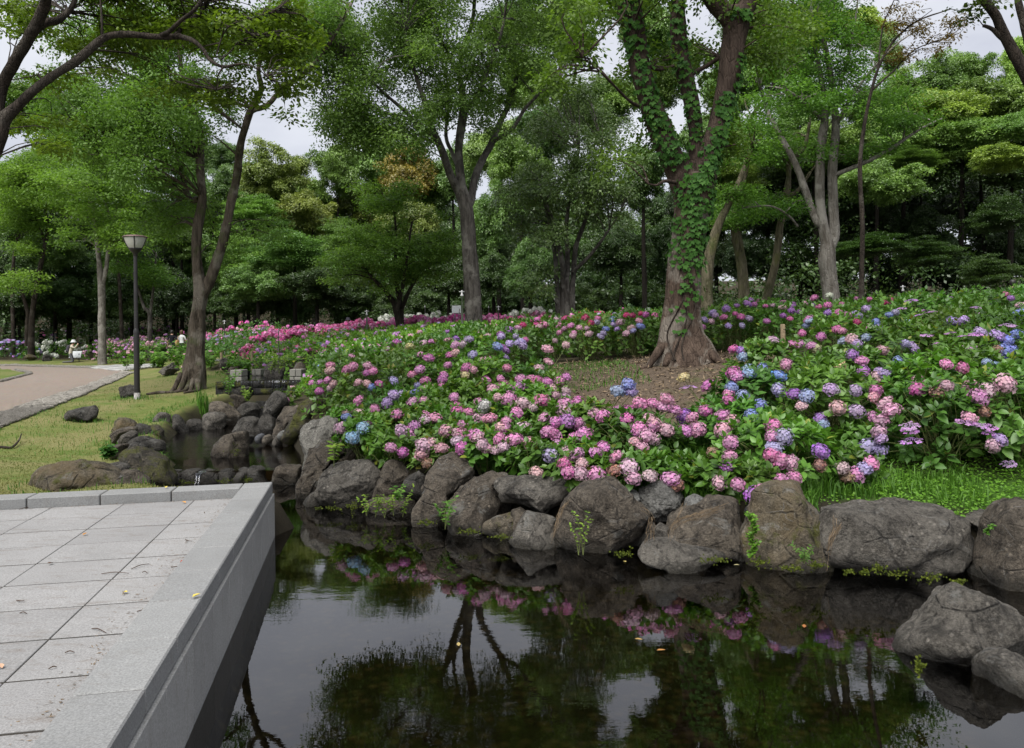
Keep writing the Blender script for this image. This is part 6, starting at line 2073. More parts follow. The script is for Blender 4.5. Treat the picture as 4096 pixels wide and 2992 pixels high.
def place_heads():
    """every flower head of the photograph, dropped onto the surface of the bushes along its line of sight"""
    out = [[] for _ in BUSH]
    for tl_, s in HEADS.items():
        for w in s.split():
            xy, c = w[:-1], w[-1]
            x, y = map(float, xy.split(','))
            px, py = T(tl_, x, y)
            d = ray(px, py)
            hit = None
            Ys = HY
            Xs = d[0] * Ys
            Zs = EYE + d[2] * Ys
            d2 = ((Xs[:, None] - BA[None, :, 0]) ** 2 + (Ys[:, None] - BA[None, :, 1]) ** 2) / (BA[None, :, 2] * 1.08) ** 2
            zc = np.where(d2 < 1, BA[None, :, 5] + BA[None, :, 3] * np.sqrt(np.clip(1 - d2 ** 1.4, 0, 1)), -9)
            kk = zc.argmax(1)
            zz = zc[np.arange(len(Ys)), kk]
            zg = GR.lookup(Xs, Ys)
            ok = ((zz > -8) & (Zs < zz + .03)) | ((zz < -8) & (Zs < zg + np.where(Ys < 9.3, .15, .46)))
            if ok.any():
                i = int(np.argmax(ok))
                P = np.array([Xs[i], Ys[i], Zs[i]])
                k = int(kk[i]) if zz[i] > -8 else int(np.argmin((BA[:, 0] - P[0]) ** 2 + (BA[:, 1] - P[1]) ** 2))
                hit = (P, k)
                if zz[i] <= -8:
                    if poly_dist([P[0]], [P[1]], CLEAR)[0] > -.2:
                        # it stands on a stem of a bush in front of the clearing
                        gap = EYE + d[2] * BA[:, 1] - (BA[:, 5] + BA[:, 3])
                        okb = (np.abs(BA[:, 0] - d[0] * BA[:, 1]) < .6) & (BA[:, 1] < P[1]) & (gap > -.2) & (gap < .34)
                        if not okb.any():
                            continue
                        k = int(np.argmin(np.where(okb, gap, 9)))
                        hit = (np.array([d[0] * BA[k, 1], BA[k, 1], EYE + d[2] * BA[k, 1]]), k)
                    else:
                        LOOSE.append(P)
            if hit is None:       # above the crest: lift the nearest bush on that line
                dd = np.abs(BA[:, 0] - d[0] * BA[:, 1]) + np.abs((BA[:, 5] + BA[:, 3]) - (EYE + d[2] * BA[:, 1])) * 1.5
                k = int(np.argmin(dd))
                Y = BA[k, 1]
                hit = (np.array([d[0] * Y, Y, EYE + d[2] * Y]), k)
            out[hit[1]].append((hit[0], c))
    return out


FIRST = place_heads()
# a young shoot stands under every head that bloomed outside the rows
for p in LOOSE:
    if not any((p[0] - b[0]) ** 2 + (p[1] + .12 - b[1]) ** 2 < .36 ** 2 for b in BUSH):
        BUSH.append((p[0], p[1] + .12, rng.uniform(.34, .44), max(.3, p[2] - gz(p[0], p[1]) + .05), 30, gz(p[0], p[1] + .12)))
BA = np.array([b[:6] for b in BUSH])
BH = place_heads()


def rosettes(c, ax, nleaf, L, droop=.22):
    """whorls of leaves round shoot tips: returns base, direction, side, length"""
    k = len(c)
    a = unit(np.cross(ax, rand_unit(k)))
    b = np.cross(ax, a)
    i = np.arange(nleaf)
    az = i[None] * (math.pi / 2 if nleaf < 5 else 2.4) + (i[None] // 2) * .8 + rng.uniform(0, 6.28, (k, 1)) + rng.normal(size=(k, nleaf)) * .25
    t = i / max(nleaf - 1, 1)
    el = (.55 + .95 * t)[None] + rng.normal(size=(k, nleaf)) * .16
    rad = np.cos(az)[..., None] * a[:, None] + np.sin(az)[..., None] * b[:, None]
    d = unit(ax[:, None] * np.cos(el)[..., None] + rad * np.sin(el)[..., None] - np.array([0, 0, droop]) * t[None, :, None])
    base = c[:, None] - ax[:, None] * (.10 * t)[None, :, None] + rad * .012
    n_ = unit(ax[:, None] - d * np.sum(ax[:, None] * d, -1, keepdims=True) + rng.normal(size=d.shape) * .15)
    s = unit(np.cross(n_, d))
    Ls = L * (.62 + .5 * t)[None] * rng.uniform(.8, 1.2, (k, nleaf))
    return base.reshape(-1, 3), d.reshape(-1, 3), s.reshape(-1, 3), Ls.ravel()


LAND = [(-6.0, 19.6, 'the waterfall'), (-4.6, 15.5, 'the black jagged boulder'), (-3.8, 13.8, 'the moss covered boulder'), (-2.6, 11.3, 'the pale flat topped boulder'), (-1.9, 10.0, 'the blue grey boulder'), (-.3, 9.0, 'the tall leaning boulder'), (.5, 8.4, 'the big rounded boulder'),
        (.9, 7.7, 'the biggest domed boulder'), (1.6, 7.8, 'the white lichen rock'), (2.0, 7.4, 'the broad sloping boulder'), (2.9, 7.1, 'the upright tan boulder'), (4.0, 6.9, 'the very long boulder'), (5.3, 6.7, 'the boulder at the right end'), (3.0, 14.5, 'the ivy clad tree'), (7, 8, 'the clover patch')]


def mix_words(cs):
    if not cs:
        return 'flowerless green'
    from collections import Counter
    top = [CNAME[c] for c, _ in Counter(cs).most_common(2)]
    return ' and '.join(top).replace('lilac lacecap', 'lilac').replace('faded brown', 'faded').replace('pale pink', 'blush').replace('sky blue', 'azure')


def build_bushes():
    used = {}
    rowname = {0: 'front row', 1: 'second row', 2: 'third row', 3: 'fourth row', 4: 'fifth row', 5: 'sixth row', 6: 'seventh row', 7: 'eighth row', 8: 'ninth row', 9: 'tenth row', 10: 'eleventh row', 11: 'twelfth row',
               17: 'slope right of the clearing', 18: 'slope right of the clearing', 19: 'row just behind the clearing', 20: 'row behind the ivy tree', 21: 'second row behind the ivy tree', 22: 'crest row', 23: 'rearmost crest row', 30: 'bed edge'}
    order = sorted(range(len(BUSH)), key=lambda k: (BUSH[k][4], BUSH[k][0]))
    rank = {}
    for k in order:
        r = rowname[BUSH[k][4]]
        rank[k] = (r, sum(1 for j in rank if rank[j][0] == r) + 1)
    ordw = lambda n: {1: 'first', 2: 'second', 3: 'third', 4: 'fourth', 5: 'fifth', 6: 'sixth', 7: 'seventh', 8: 'eighth', 9: 'ninth', 10: 'tenth', 11: 'eleventh', 12: 'twelfth', 13: 'thirteenth', 14: 'fourteenth', 15: 'fifteenth', 16: 'sixteenth', 17: 'seventeenth', 18: 'eighteenth', 19: 'nineteenth', 20: 'twentieth'}.get(n, f'{n}th')
    for k in order:
        x, y, r, h, row, g = BUSH[k]
        px, py = pix((x, y, g + h * .6))
        cs = [c for _, c in BH[k]]
        rn, no = rank[k]
        label = f'{mix_words(cs)} hydrangea bush, {ordw(no)} from the stream in {rn}'
        if row == 0:
            lm = min(LAND, key=lambda q: (q[0] - x) ** 2 + (q[1] - y) ** 2)[2]
            label = f'{mix_words(cs)} hydrangea bush, {ordw(no)} along the pond, near {lm}'
        root = thing('hydrangea_bush', (x, y, g), label, 'bush', 'hydrangea bushes on the bank above the pond')
        dist = math.hypot(x, y)
        near = dist < 12.5
        kb = rng.uniform(.68, 1.18)
        col = (kb * rng.uniform(.85, 1.15), kb * rng.uniform(.93, 1.07), kb * rng.uniform(.8, 1.2))
        if y > 15:
            col = (col[0] * .9, col[1] * .92, col[2] * .95)
        nros = int((112 if near else 84) * (r / .67) ** 2 * (1.25 if row == 0 else 1))
        # shoot tips over the dome, denser towards the viewer-visible upper and outer parts on every side
        u = rng.uniform(0, 1, nros)
        ph = rng.uniform(0, 6.283, nros)
        rho = np.sqrt(u) * .985
        zz = np.sqrt(np.clip(1 - rho ** 2.8, 0, 1))
        low = rng.uniform(0, 1, nros) < (.42 if row <= 1 else .25)
        zz = np.where(low, zz * rng.uniform(.06, .75, nros), zz)
        c = np.stack([x + rho * r * np.cos(ph), y + rho * r * np.sin(ph), g + .06 + h * zz * rng.uniform(.88, 1.06, nros)], 1)
        ax = unit(np.stack([.75 * rho * np.cos(ph), .75 * rho * np.sin(ph), .55 + .6 * zz], 1) + rng.normal(size=(nros, 3)) * .16)
        tint0 = np.clip(rng.normal(.5, .25, nros), 0, 1)
        nl = 8 if near else 6
        b, d, s, L = rosettes(c, ax, nl, .125 if near else .135)
        ti = np.clip(np.repeat(tint0, nl) + rng.normal(size=len(b)) * .1, 0, 1)
        # the first leaves become single parts on the nearest bushes
        single = 0
        if near:
            front = np.argsort(c[:, 1] - .9 * c[:, 2])
            single = 15 if row <= 1 else (8 if row <= 3 else 0)
            take = np.zeros(nros, bool)
            take[front[:single]] = True
            m_ = np.repeat(take, nl)
            for i in np.nonzero(m_)[0]:
                if (i % nl) % 2 and single < 15:
                    continue
                n_ = np.cross(d[i], s[i])
                if n_[2] < 0:
                    s[i] = -s[i]
                    n_ = -n_
                R_ = Matrix((d[i], s[i], n_)).transposed()
                o = obj('leaf', HLEAF[int(rng.integers(8))], root)
                o.matrix_local = Matrix.Translation(Vector(b[i]) - root.location) @ R_.to_4x4() @ Matrix.Scale(L[i], 4)
                o.color = (*col, 1)
            keep = ~m_
            if single < 15:
                keep |= (np.arange(len(b)) % nl) % 2 == 1
            v, f = leaf_fold(b[keep], d[keep], s[keep], L[keep], L[keep] * .66)
            t = np.repeat(ti[keep], 8)
        else:
            v, f = leaf_quads(b, d, s, L, L * .62)
            t = np.repeat(ti, 4)
        wl_ = wpart('leaves', mesh_np('leaves', v, f, M['hyd_leaf'], near, {'tint': t}), root, col)
        tag(wl_, kind='stuff')
        # stems from the root to shoot tips and heads
        mb = MB()
        tips = [c[i] for i in range(0, nros, 3)] + [p for p, _ in BH[k]]
        for p in tips:
            q0 = np.array([x + rng.normal() * .08, y + rng.normal() * .08, g - .05])
            if np.linalg.norm(p - q0) > 1.6:
                q0 = p - np.array([0, 0, .5])
            mb.tube([q0, q0 * .45 + p * .55 + np.array([0, 0, .1 * h]), p - np.array([0, 0, .02])], [.008, .006, .004], 3, n=3, cap=False)
        tag(wpart('stems', mb.mesh('stems', M['stem'], True), root), kind='stuff')
        for p, cc in BH[k]:
            lace = cc == 'k'
            o = obj('flower_head', (LACE[int(rng.integers(4))] if lace else MOP[int(rng.integers(8))]), root)
            sz = rng.uniform(.066, .096) * (1.02 if lace else 1) * (1.05 if dist < 11 else .98)
            if cc == 'n':
                sz *= .85
            dv = unit(np.array([p[0] - x, p[1] - y, .9 + rng.uniform(-.2, .3)]) + rng.normal(size=3) * .15)
            if lace:
                dv = unit(dv + np.array([0, 0, 1.2]))
            elif dist < 13:
                dv = unit(dv + np.array([0, -.35, 0]))
            qt = Vector(dv).to_track_quat('Z', 'Y')
            o.rotation_euler = (qt.to_matrix() @ Matrix.Rotation(rng.uniform(0, 6.28), 3, 'Z')).to_euler()
            o.location = Vector(p) + Vector(dv) * rng.uniform(-.02, .035) - root.location
            o.scale = (sz * rng.uniform(.84, 1.14), sz * rng.uniform(.84, 1.14), sz * (1 if lace else rng.uniform(.72, 1.04)))
            b_ = np.array(PAL[cc]) * rng.uniform(.86, 1.1, 3) * rng.uniform(.9, 1.08)
            o.color = (*np.clip(b_ * .74, 0, .75), 1)


build_bushes()


# beds farther off: too many plants to count, each bed one mass
def simple_head(n=14):
    i = np.arange(n) + .5
    z = 1 - 1.5 * i / n
    ph = i * 2.4
    s = np.sqrt(1 - z * z)
    return np.stack([s * np.cos(ph), s * np.sin(ph), z], 1)


def bed(name, label, poly, h, spacing, headcols, ndens, hs, leafcol, L=.15, nl=6, lace=0.0, bumps=.18, headtint=.5):
    poly = np.array(poly, float)
    x0, y0 = poly.min(0)
    x1, y1 = poly.max(0)
    root = tag(bpy.data.objects.new(name, None), label, None, None, 'stuff')
    COL.objects.link(root)
    area_n = int((x1 - x0) * (y1 - y0) / spacing ** 2)
    q = rng.uniform((x0, y0), (x1, y1), (area_n, 2))
    d = poly_dist(q[:, 0], q[:, 1], poly)
    q = q[d > -.15]
    d = d[d > -.15]

    def top(xy, dd):
        p3 = np.column_stack([xy, xy[:, 0] * 0])
        return ground(xy[:, 0], xy[:, 1]) + h * sstep(-.25, .55, dd) * (1 + bumps * vnoise(p3 * 1.35, 8) + .5 * bumps * vnoise(p3 * 3.1, 9))
    z = top(q, d)
    gr = ground(q[:, 0], q[:, 1])
    fr = np.where(rng.uniform(0, 1, len(q)) < .3, rng.uniform(.3, .95, len(q)), rng.uniform(.92, 1.05, len(q)))
    c = np.column_stack([q, gr + (z - gr) * fr])
    ax = unit(np.array([0, -.15, 1.0]) + rng.normal(size=c.shape) * .3)
    b, dd, s, LL = rosettes(c, ax, nl, L)
    v, f = leaf_quads(b, dd, s, LL, LL * .6)
    p3 = np.column_stack([q, q[:, 0] * 0])
    t = np.clip(np.repeat(.5 + .45 * vnoise(p3 * .9, 5) + rng.normal(size=len(q)) * .15, nl), 0, 1)
    o = wpart('leaves', mesh_np('leaves', v, f, M['hyd_leaf'], False, {'tint': np.repeat(t, 4)}), root, leafcol)
    tag(o, kind='stuff')
    base = simple_head()
    for cc, w in headcols:
        n = int(len(q) * ndens * w)
        if not n:
            continue
        k = rng.choice(len(q), n)
        hc = c[k].copy()
        hc[:, 2] = z[k] + rng.uniform(-.10, .06, n)
        hc[:, :2] += rng.normal(size=(n, 2)) * .1
        rad = hs * rng.uniform(.75, 1.2, n)
        isl = rng.uniform(0, 1, n) < lace
        B = np.repeat(base[None], n, 0)
        B[isl, :, 2] *= .25
        cen = hc[:, None] + B * rad[:, None, None] * .8
        nn = unit(B + rng.normal(size=B.shape) * .25).reshape(-1, 3)
        a = unit(np.cross(nn, rand_unit(len(nn))))
        e = np.cross(nn, a)
        ps = np.repeat(rad, len(base))[:, None] * .52
        cc_ = cen.reshape(-1, 3)
        v = np.stack([cc_ + a * ps, cc_ + e * ps, cc_ - a * ps, cc_ - e * ps], 1).reshape(-1, 3)
        me = mesh_np('blossom', v, np.arange(len(v)).reshape(-1, 4), M['flower'], False, {'tint': np.repeat(np.repeat(rng.uniform(.2, .8, n), len(base)), 4)})
        o = wpart('blossom', me, root, PAL[cc])
        tag(o, kind='stuff')
    return root


GRN = (.95, 1.02, .9)
bed('hydrangea_slope', 'green hydrangea slope with small lacecap flowers left of the middle tree',
    [(-5.0, 18.6), (-4.2, 17.6), (-1.9, 17.4), (-1.9, 20.4), (1.5, 20.6), (1.5, 24), (-1, 27), (-4, 29.5), (-9, 30), (-9.4, 27.5), (-7.4, 24.5), (-5.9, 23.4), (-5.4, 21)], .74, .185, [('k', .35), ('p', .22), ('b', .1), ('v', .15), ('l', .18)], .13, .07, (1.35, 1.35, 1.0), .16, 6, .7)
bed('hydrangea_bed_behind', 'mixed hydrangea bed between the middle tree and the ivy tree', [(1.5, 20.6), (9, 20.8), (9, 25), (1.5, 25)], .8, .24, [('p', .3), ('v', .3), ('u', .2), ('l', .2)], .12, .075, GRN, .16)
bed('pink_hydrangea_bed', 'long bed of hot pink mophead hydrangeas on the hill crest', [(-10.6, 30.2), (-9.2, 29.8), (-5, 30.6), (-1.2, 30.6), (2, 31), (2, 32.6), (-2, 32.6), (-6, 33.4), (-9.5, 34.2)], .85, .2, [('h', .66), ('p', .34)], 1.25, .12, GRN, .16)
bed('white_hydrangea_bed', 'bed of white mophead hydrangeas beside the middle tree', [(-6.2, 33.4), (-2.2, 32.9), (-2.0, 34.6), (-6.0, 35.2)], 1.05, .22, [('w', 1)], .6, .13, GRN)
bed('white_hydrangea_bed', 'bed of white mophead hydrangeas right of the middle tree', [(-.9, 31.6), (1.8, 31.2), (2.2, 33.5), (-.9, 34)], 1.0, .22, [('w', 1)], .5, .12, GRN)
bed('red_hydrangea_bed', 'dark red hydrangeas in front of the multi stemmed tree', [(1.6, 25.4), (7, 25.6), (7, 28.5), (1.6, 28.5)], .85, .24, [('r', .6), ('m', .4)], .25, .09, GRN)
bed('dark_hydrangea_slope', 'dark green lacecap slope right of the buttressed tree', [(-12.4, 30.4), (-10.8, 29.4), (-9.0, 29.4), (-10, 33), (-10.4, 37), (-13.5, 38), (-13.6, 33)], .95, .22, [('l', .3), ('k', .3), ('v', .2), ('p', .2)], .22, .075, (.8, .92, .85), .16, 6, .8)
bed('magenta_hydrangea_bed', 'bed of magenta mopheads behind the couple', [(-20, 46), (-14, 42), (-13.8, 38.5), (-12, 38.5), (-12, 46), (-18, 52)], 1.35, .34, [('m', .6), ('h', .4)], .22, .14, (.7, .82, .8), .2)
bed('lacecap_hydrangea_bed', 'bed of pale pink lacecap hydrangeas behind the kneeling photographer', [(-27, 50), (-24.2, 46.8), (-20.5, 42.6), (-19.2, 41), (-18.4, 43), (-19, 48), (-22, 52.5), (-27, 53)], 1.0, .26, [('l', .6), ('k', .25), ('p', .15)], .6, .095, (1.05, 1.1, .95), .18, 6, .6)
bed('white_mophead_bed', 'bed of white mophead hydrangeas left of the kneeling photographer', [(-31.0, 50), (-27.4, 49.6), (-27.3, 52), (-31, 52.6)], .95, .27, [('w', 1)], .34, .15, (.95, 1.1, .9), .18)
bed('blue_hydrangea_bed', 'bed of blue and purple lacecaps at the left frame edge', [(-38, 51), (-31.2, 50.4), (-31, 53), (-38, 54)], 1.0, .28, [('v', .5), ('b', .3), ('k', .2)], .5, .11, (.7, .85, .85), .18, 6, .6)
bed('rear_hydrangea_bed', 'shaded bed of white and purple hydrangeas below the dark wood', [(-36, 58), (-26, 57), (-21, 55), (-14, 52), (-13, 55), (-20, 60), (-36, 62)], 1.4, .34, [('w', .4), ('u', .35), ('m', .25)], .16, .13, (.6, .75, .75), .2, 6, .4)
# ------------------------------------------------------------------ grass and ground cover
M['grass'] = M_leaf('grass_blade', (.035, .10, .012), (.095, .21, .025), False, .35, .5, .25)
M['lawn_grass'] = M_leaf('lawn_blade', (.075, .115, .026), (.24, .22, .095), False, .3, .7, .1)
M['clover'] = M_leaf('clover_leaf', (.055, .14, .015), (.13, .27, .025), False, .3, .5, .25)
M['moss'] = M_leaf('moss_leaf', (.02, .032, .004), (.085, .105, .012), False, .2, .7, .1)
M['litter'] = M_leaf('litter', (.05, .035, .022), (.24, .18, .12), False, .0, .9, .05)
M['straw'] = M_plain('straw', (.17, .125, .08), .85, .1, 0, .3, 6)
M['twig'] = M_plain('twig', (.06, .04, .03), .9, .1)
M['weed'] = M_leaf('weed_leaf', (.06, .13, .015), (.20, .30, .04), False, .35, .5, .2)


def shore_y(x):
    return np.interp(x, [q[0] for q in SHORE[::-1]], [q[1] for q in SHORE[::-1]])


def blades(name, xy, hmin, hmax, wid, mat, lean=.6, tint=None, lift=-.01):
    n = len(xy)
    z = ground(xy[:, 0], xy[:, 1]) + lift
    p = np.column_stack([xy, z])
    h = rng.uniform(hmin, hmax, n)
    a = rng.uniform(0, 6.283, n)
    d = np.stack([np.cos(a), np.sin(a), a * 0], 1)
    s = np.stack([-np.sin(a), np.cos(a), a * 0], 1)
    b = a + rng.normal(size=n) * .6
    s = np.stack([-np.sin(b), np.cos(b), a * 0], 1)
    ln = rng.uniform(.1, lean, n)
    up = np.array([0, 0, 1.0])
    w = (wid * rng.uniform(.7, 1.3, n))[:, None]
    H = h[:, None]
    L_ = ln[:, None]
    m = p + up * H * .6 + d * H * L_ * .3
    t = p + up * H * (1 - .35 * L_) + d * H * L_
    v = np.stack([p - s * w * .5, p + s * w * .5, m + s * w * .42, m - s * w * .42, t], 1).reshape(-1, 3)
    i = np.arange(n)[:, None] * 5
    ti = np.clip(rng.uniform(0, 1, n) if tint is None else tint, 0, 1)
    o = obj(name, mesh_np(name, v, [i + np.array([[3, 2, 4]]), i + np.array([[0, 1, 2, 3]])], M[mat], False, {'tint': np.repeat(ti, 5)}))
    return tag(o, kind='stuff')


n = 42000
x = rng.uniform(-2.7, 10, n)
y = shore_y(x) + .5 + rng.uniform(0, 1, n) ** 1.15 * 2.1
p3 = np.column_stack([x, y, x * 0])
cl = vnoise(p3 * 2.6, 31)
dl = np.array([x, y]).T
keep = (cl > -.45) & ((x < 3.6) | (rng.uniform(0, 1, n) < .5 * (cl > .1)))
xy = dl[keep]
blades('bank_grass', xy, .08, .25, .011, 'grass', .8, .5 + .5 * cl[keep] + rng.normal(size=keep.sum()) * .15)
n = 26000
x = rng.uniform(2.8, 11, n)
y = shore_y(x) + .5 + rng.uniform(0, 1, n) * 2.2
p3 = np.column_stack([x, y, x * 0])
keep = (vnoise(p3 * 1.6, 33) > -.5) & ((x > 3.6) | (rng.uniform(0, 1, n) < .3))
x, y = x[keep], y[keep]
z = ground(x, y) + rng.uniform(.01, .09, len(x))
c = np.column_stack([x, y, z])
nr = unit(np.array([0, -.15, 1.0]) + rng.normal(size=c.shape) * .35)
d = unit(np.cross(nr, rand_unit(len(c))))
v, f = leaf_quads(c, d, np.cross(nr, d), rng.uniform(.018, .04, len(c)), rng.uniform(.018, .036, len(c)))
tag(obj('clover_cover', mesh_np('clover_cover', v, f, M['clover'], False, {'tint': np.repeat(np.clip(.55 + .5 * vnoise(c * 2.2, 35) + rng.normal(size=len(c)) * .12, 0, 1), 4)})), kind='stuff')

# short lawn blades
n = 105000
y = 8.3 + 16 * rng.uniform(0, 1, n) ** 1.5
x = -2.4 - rng.uniform(0, 1, n) * (3 + y * .72)
edge = np.interp(y, [8, 12, 14, 17, 20, 22, 26], [-2.8, -5.2, -6.3, -7.7, -7.9, -7.6, -9.4])
kern = np.array(KERB_OUT)
ok = (x < edge) & (poly_dist(x, y, DECKP) < -.03) & (poly_dist(x, y, PATH_POLY) < -.02)
p3 = np.column_stack([x, y, x * 0])
pt = fbm(p3 * .55, 3, 41)
pt2 = vnoise(p3 * 2.2, 43)
ti = .62 - .42 * pt - .25 * pt2 + rng.normal(size=n) * .15
blades('lawn_grass', np.column_stack([x, y])[ok], .018, .05, .009, 'lawn_grass', 1.2, ti[ok])
# longer tufts hugging the lawn stones, the lamp foot and the edges
tx = []
for o, c, W, H, Y, wet in ROCKS:
    if o.get('group') in ('rocks on the lawn',) or (o.get('group') == 'rocks along the stream' and c[0] < -4.4 and Y < 18):
        k = 90
        a = rng.uniform(0, 6.283, k)
        tx.append(np.column_stack([c[0] + np.cos(a) * (W * .52 + rng.uniform(0, .12, k)), Y + .25 + np.sin(a) * (W * .5 + rng.uniform(0, .12, k))]))
k = 260
lamp_g = V(303, 880, 20.5)
tx.append(np.column_stack([lamp_g[0] + rng.normal(size=k) * .3, 20.5 + rng.normal(size=k) * .3]))
for (vx, vy, sx_) in ((380, 800, .5), (330, 850, .9), (180, 905, .9), (100, 920, .7), (260, 935, .6), (215, 985, .5), (60, 960, .8), (470, 830, .5)):
    g_ = hit_ground(vx * 1.8108, vy * 1.8108)
    tx.append(np.column_stack([g_[0] + rng.normal(size=170) * sx_, g_[1] + rng.normal(size=170) * sx_ * 1.3]))
_e = catmull(np.array([(-5.4, 12.5, 0), (-6.2, 13.6, 0), (-7.0, 15.5, 0), (-7.6, 17.3, 0), (-7.85, 19, 0), (-7.5, 20.6, 0)]), 900)[:, :2]
tx.append(_e + np.column_stack([-rng.uniform(-.02, .45, 900), rng.normal(size=900) * .15]))
tx = np.vstack(tx)
tx = tx[(poly_dist(tx[:, 0], tx[:, 1], PATH_POLY) < 0) & (poly_dist(tx[:, 0], tx[:, 1], DECKP) < 0) & (poly_dist(tx[:, 0], tx[:, 1], POOL) < .06)]
blades('grass_tufts', tx, .05, .13, .010, 'grass', .9)

# litter on the mulch mound
n = 9000
q = rng.uniform((.2, 10), (6.8, 16.8), (n, 2))
q = q[poly_dist(q[:, 0], q[:, 1], CLEAR) > -.5]
c = np.column_stack([q, ground(q[:, 0], q[:, 1]) + rng.uniform(.005, .03, len(q))])
nr = unit(np.array([0, 0, 1.0]) + rng.normal(size=c.shape) * .4)
d = unit(np.cross(nr, rand_unit(len(c))))
v, f = leaf_quads(c, d, np.cross(nr, d), rng.uniform(.03, .11, len(c)), rng.uniform(.010, .035, len(c)))
tag(obj('mulch_litter', mesh_np('mulch_litter', v, f, M['litter'], False, {'tint': np.repeat(rng.uniform(0, 1, len(c)), 4)})), kind='stuff')
n = 2200
q = np.column_stack([rng.uniform(.2, 2.2, n), rng.uniform(12.4, 15.8, n)])
blades('mound_grass', q[rng.uniform(0, 1, n) < .8], .04, .14, .010, 'grass', .9)


def sprig_plant(name, label, cat, spots, h, nst, L, mat, W=.5, lean=.5, group=None):
    """a small leafy plant: stems with leaves set along them"""
    base = np.mean(np.array(spots), axis=0)
    root = thing(name, tuple(base), label, cat, group)
    mb = MB()
    cs, ds, ss = [], [], []
    for p in spots:
        for _ in range(nst):
            a = rng.uniform(0, 6.283)
            hh = h * rng.uniform(.55, 1.15)
            dv = np.array([math.cos(a), math.sin(a), 0]) * lean * hh
            pts = [np.array(p), np.array(p) + dv * .35 + np.array([0, 0, hh * .6]), np.array(p) + dv + np.array([0, 0, hh])]
            mb.tube(pts, [.004, .003, .0015], 4, n=5, cap=False)
            c = catmull(pts, 9)[2:]
            for q in c:
                for sg in (-1, 1):
                    d = unit(np.array([-math.sin(a) * sg, math.cos(a) * sg, .15]) + rng.normal(size=3) * .35)
                    cs.append(q); ds.append(d); ss.append(unit(np.cross(np.array([0, -.3, 1.0]) + rng.normal(size=3) * .3, d)))
    v, f = leaf_fold(np.array(cs), np.array(ds), np.array(ss), L * rng.uniform(.6, 1.2, len(cs)), L * W)
    wpart('stems', mb.mesh('stems', M['stem'], True), root)['kind'] = 'stuff'
    wpart('leaves', mesh_np('leaves', v, f, M[mat], False, {'tint': np.repeat(rng.uniform(0, 1, len(cs)), 8)}), root)['kind'] = 'stuff'
    return root


def at(tile, x, y, Y):
    return PX(*T(tile, x, y), Y)


sprig_plant('weed', 'pale green weedy tuft trailing over the low reddish ledge rock', 'plant', [at('C1', 730 + 60 * k, 600 + 8 * (k % 3), 9.2) for k in range(5)], .28, 3, .05, 'weed')
sprig_plant('weed', 'upright nettle like weed between the tall leaning and big rounded boulders', 'plant', [at('C1', 1235, 640, 8.4), at('C1', 1250, 690, 8.3)], .3, 3, .055, 'grass')
sprig_plant('weed', 'leafy weed growing from the gap left of the tall leaning boulder', 'plant', [at('C1', 950, 520, 9.1)], .2, 4, .06, 'grass')
sprig_plant('weed', 'young yellow green sprig against the face of the biggest domed boulder', 'plant', [at('C2', 440, 860, 6.98), at('C2', 470, 860, 6.98)], .42, 2, .045, 'weed', .5, .25)
sprig_plant('fern', 'small bright fern at the foot of the upright tan boulder', 'fern', [at('C3', 240, 915, 6.42)], .14, 6, .04, 'grass', .3, .8)
sprig_plant('weed', 'strip of tiny round leaves hanging in the gap left of the upright tan boulder', 'plant', [at('C2', 1580 + 8 * (k % 3), 650 + 40 * k, 6.95) for k in range(7)], .1, 4, .028, 'clover', .9, .6)
sprig_plant('weed', 'bushy yellow green weed beside the waterfall channel', 'plant', [at('B0', 1800, 1370, 18.9), at('B0', 1815, 1395, 18.7)], .28, 6, .07, 'weed')
sprig_plant('weed', 'green weeds growing along the lawn side of the waterfall', 'plant', [at('B0', 1680, 1345, 19.6), at('B0', 1700, 1310, 20)], .5, 6, .09, 'grass')
sprig_plant('weed', 'leafy weeds trailing over the rock behind the waterfall', 'plant', [at('B1', 110 + 30 * k, 1185 - 20 * (k % 2), 21.7) for k in range(4)], .5, 5, .08, 'weed')
sprig_plant('weed', 'dark round leaved plant at the mossy rock by the lawn edge', 'plant', [at('C0', 700 + 18 * k, 225, 11.0) for k in range(3)], .16, 5, .075, 'ivy', .9)
sprig_plant('weed', 'small green weed in front of the small pointed rock at the bank end', 'plant', [at('C3', 1440, 730, 6.4)], .12, 3, .05, 'grass')
sprig_plant('weed', 'single tall sprout beside the rough brown upright boulder', 'plant', [at('C1', 515, 275, 10.2)], .28, 2, .09, 'weed')
g_ = hit_ground(*T('B0', 1505, 1475))
r_ = thing('iris_clump', tuple(g_), 'upright clump of iris leaves at the stream edge below the buttressed tree', 'plant')
mb_xy = np.column_stack([g_[0] + rng.normal(size=60) * .10, g_[1] + rng.normal(size=60) * .1])
o = blades('leaves', mb_xy, .3, .62, .028, 'grass', .3)
o.parent = r_
o.location = -Vector(r_.location)


# shrubby plants standing before the couple and around the piers
for lb, tile_, xx, yy, YY, hh in (('leafy green shrub in front of the couple', 'B0', 1290, 1100, 36, .9), ('low green shrub left of the couple on the paving edge', 'B0', 1080, 1125, 34, .6), ('low green shrub right of the buttressed tree', 'B0', 1560, 1120, 29.5, .6), ('pale green shrub beside the potted plant by the piers', 'B0', 1800, 1120, 25, .5)):
    g_ = hit_ground(*T(tile_, xx, yy)) if False else at(tile_, xx, yy, YY)
    g_[2] = gz(g_[0], g_[1])
    sprig_plant('shrub', lb, 'shrub', [g_ + np.array([rng.normal() * .5, rng.normal() * .3, 0]) for _ in range(7)], hh, 7, .16, 'clover' if hh < .7 else 'grass', .5)


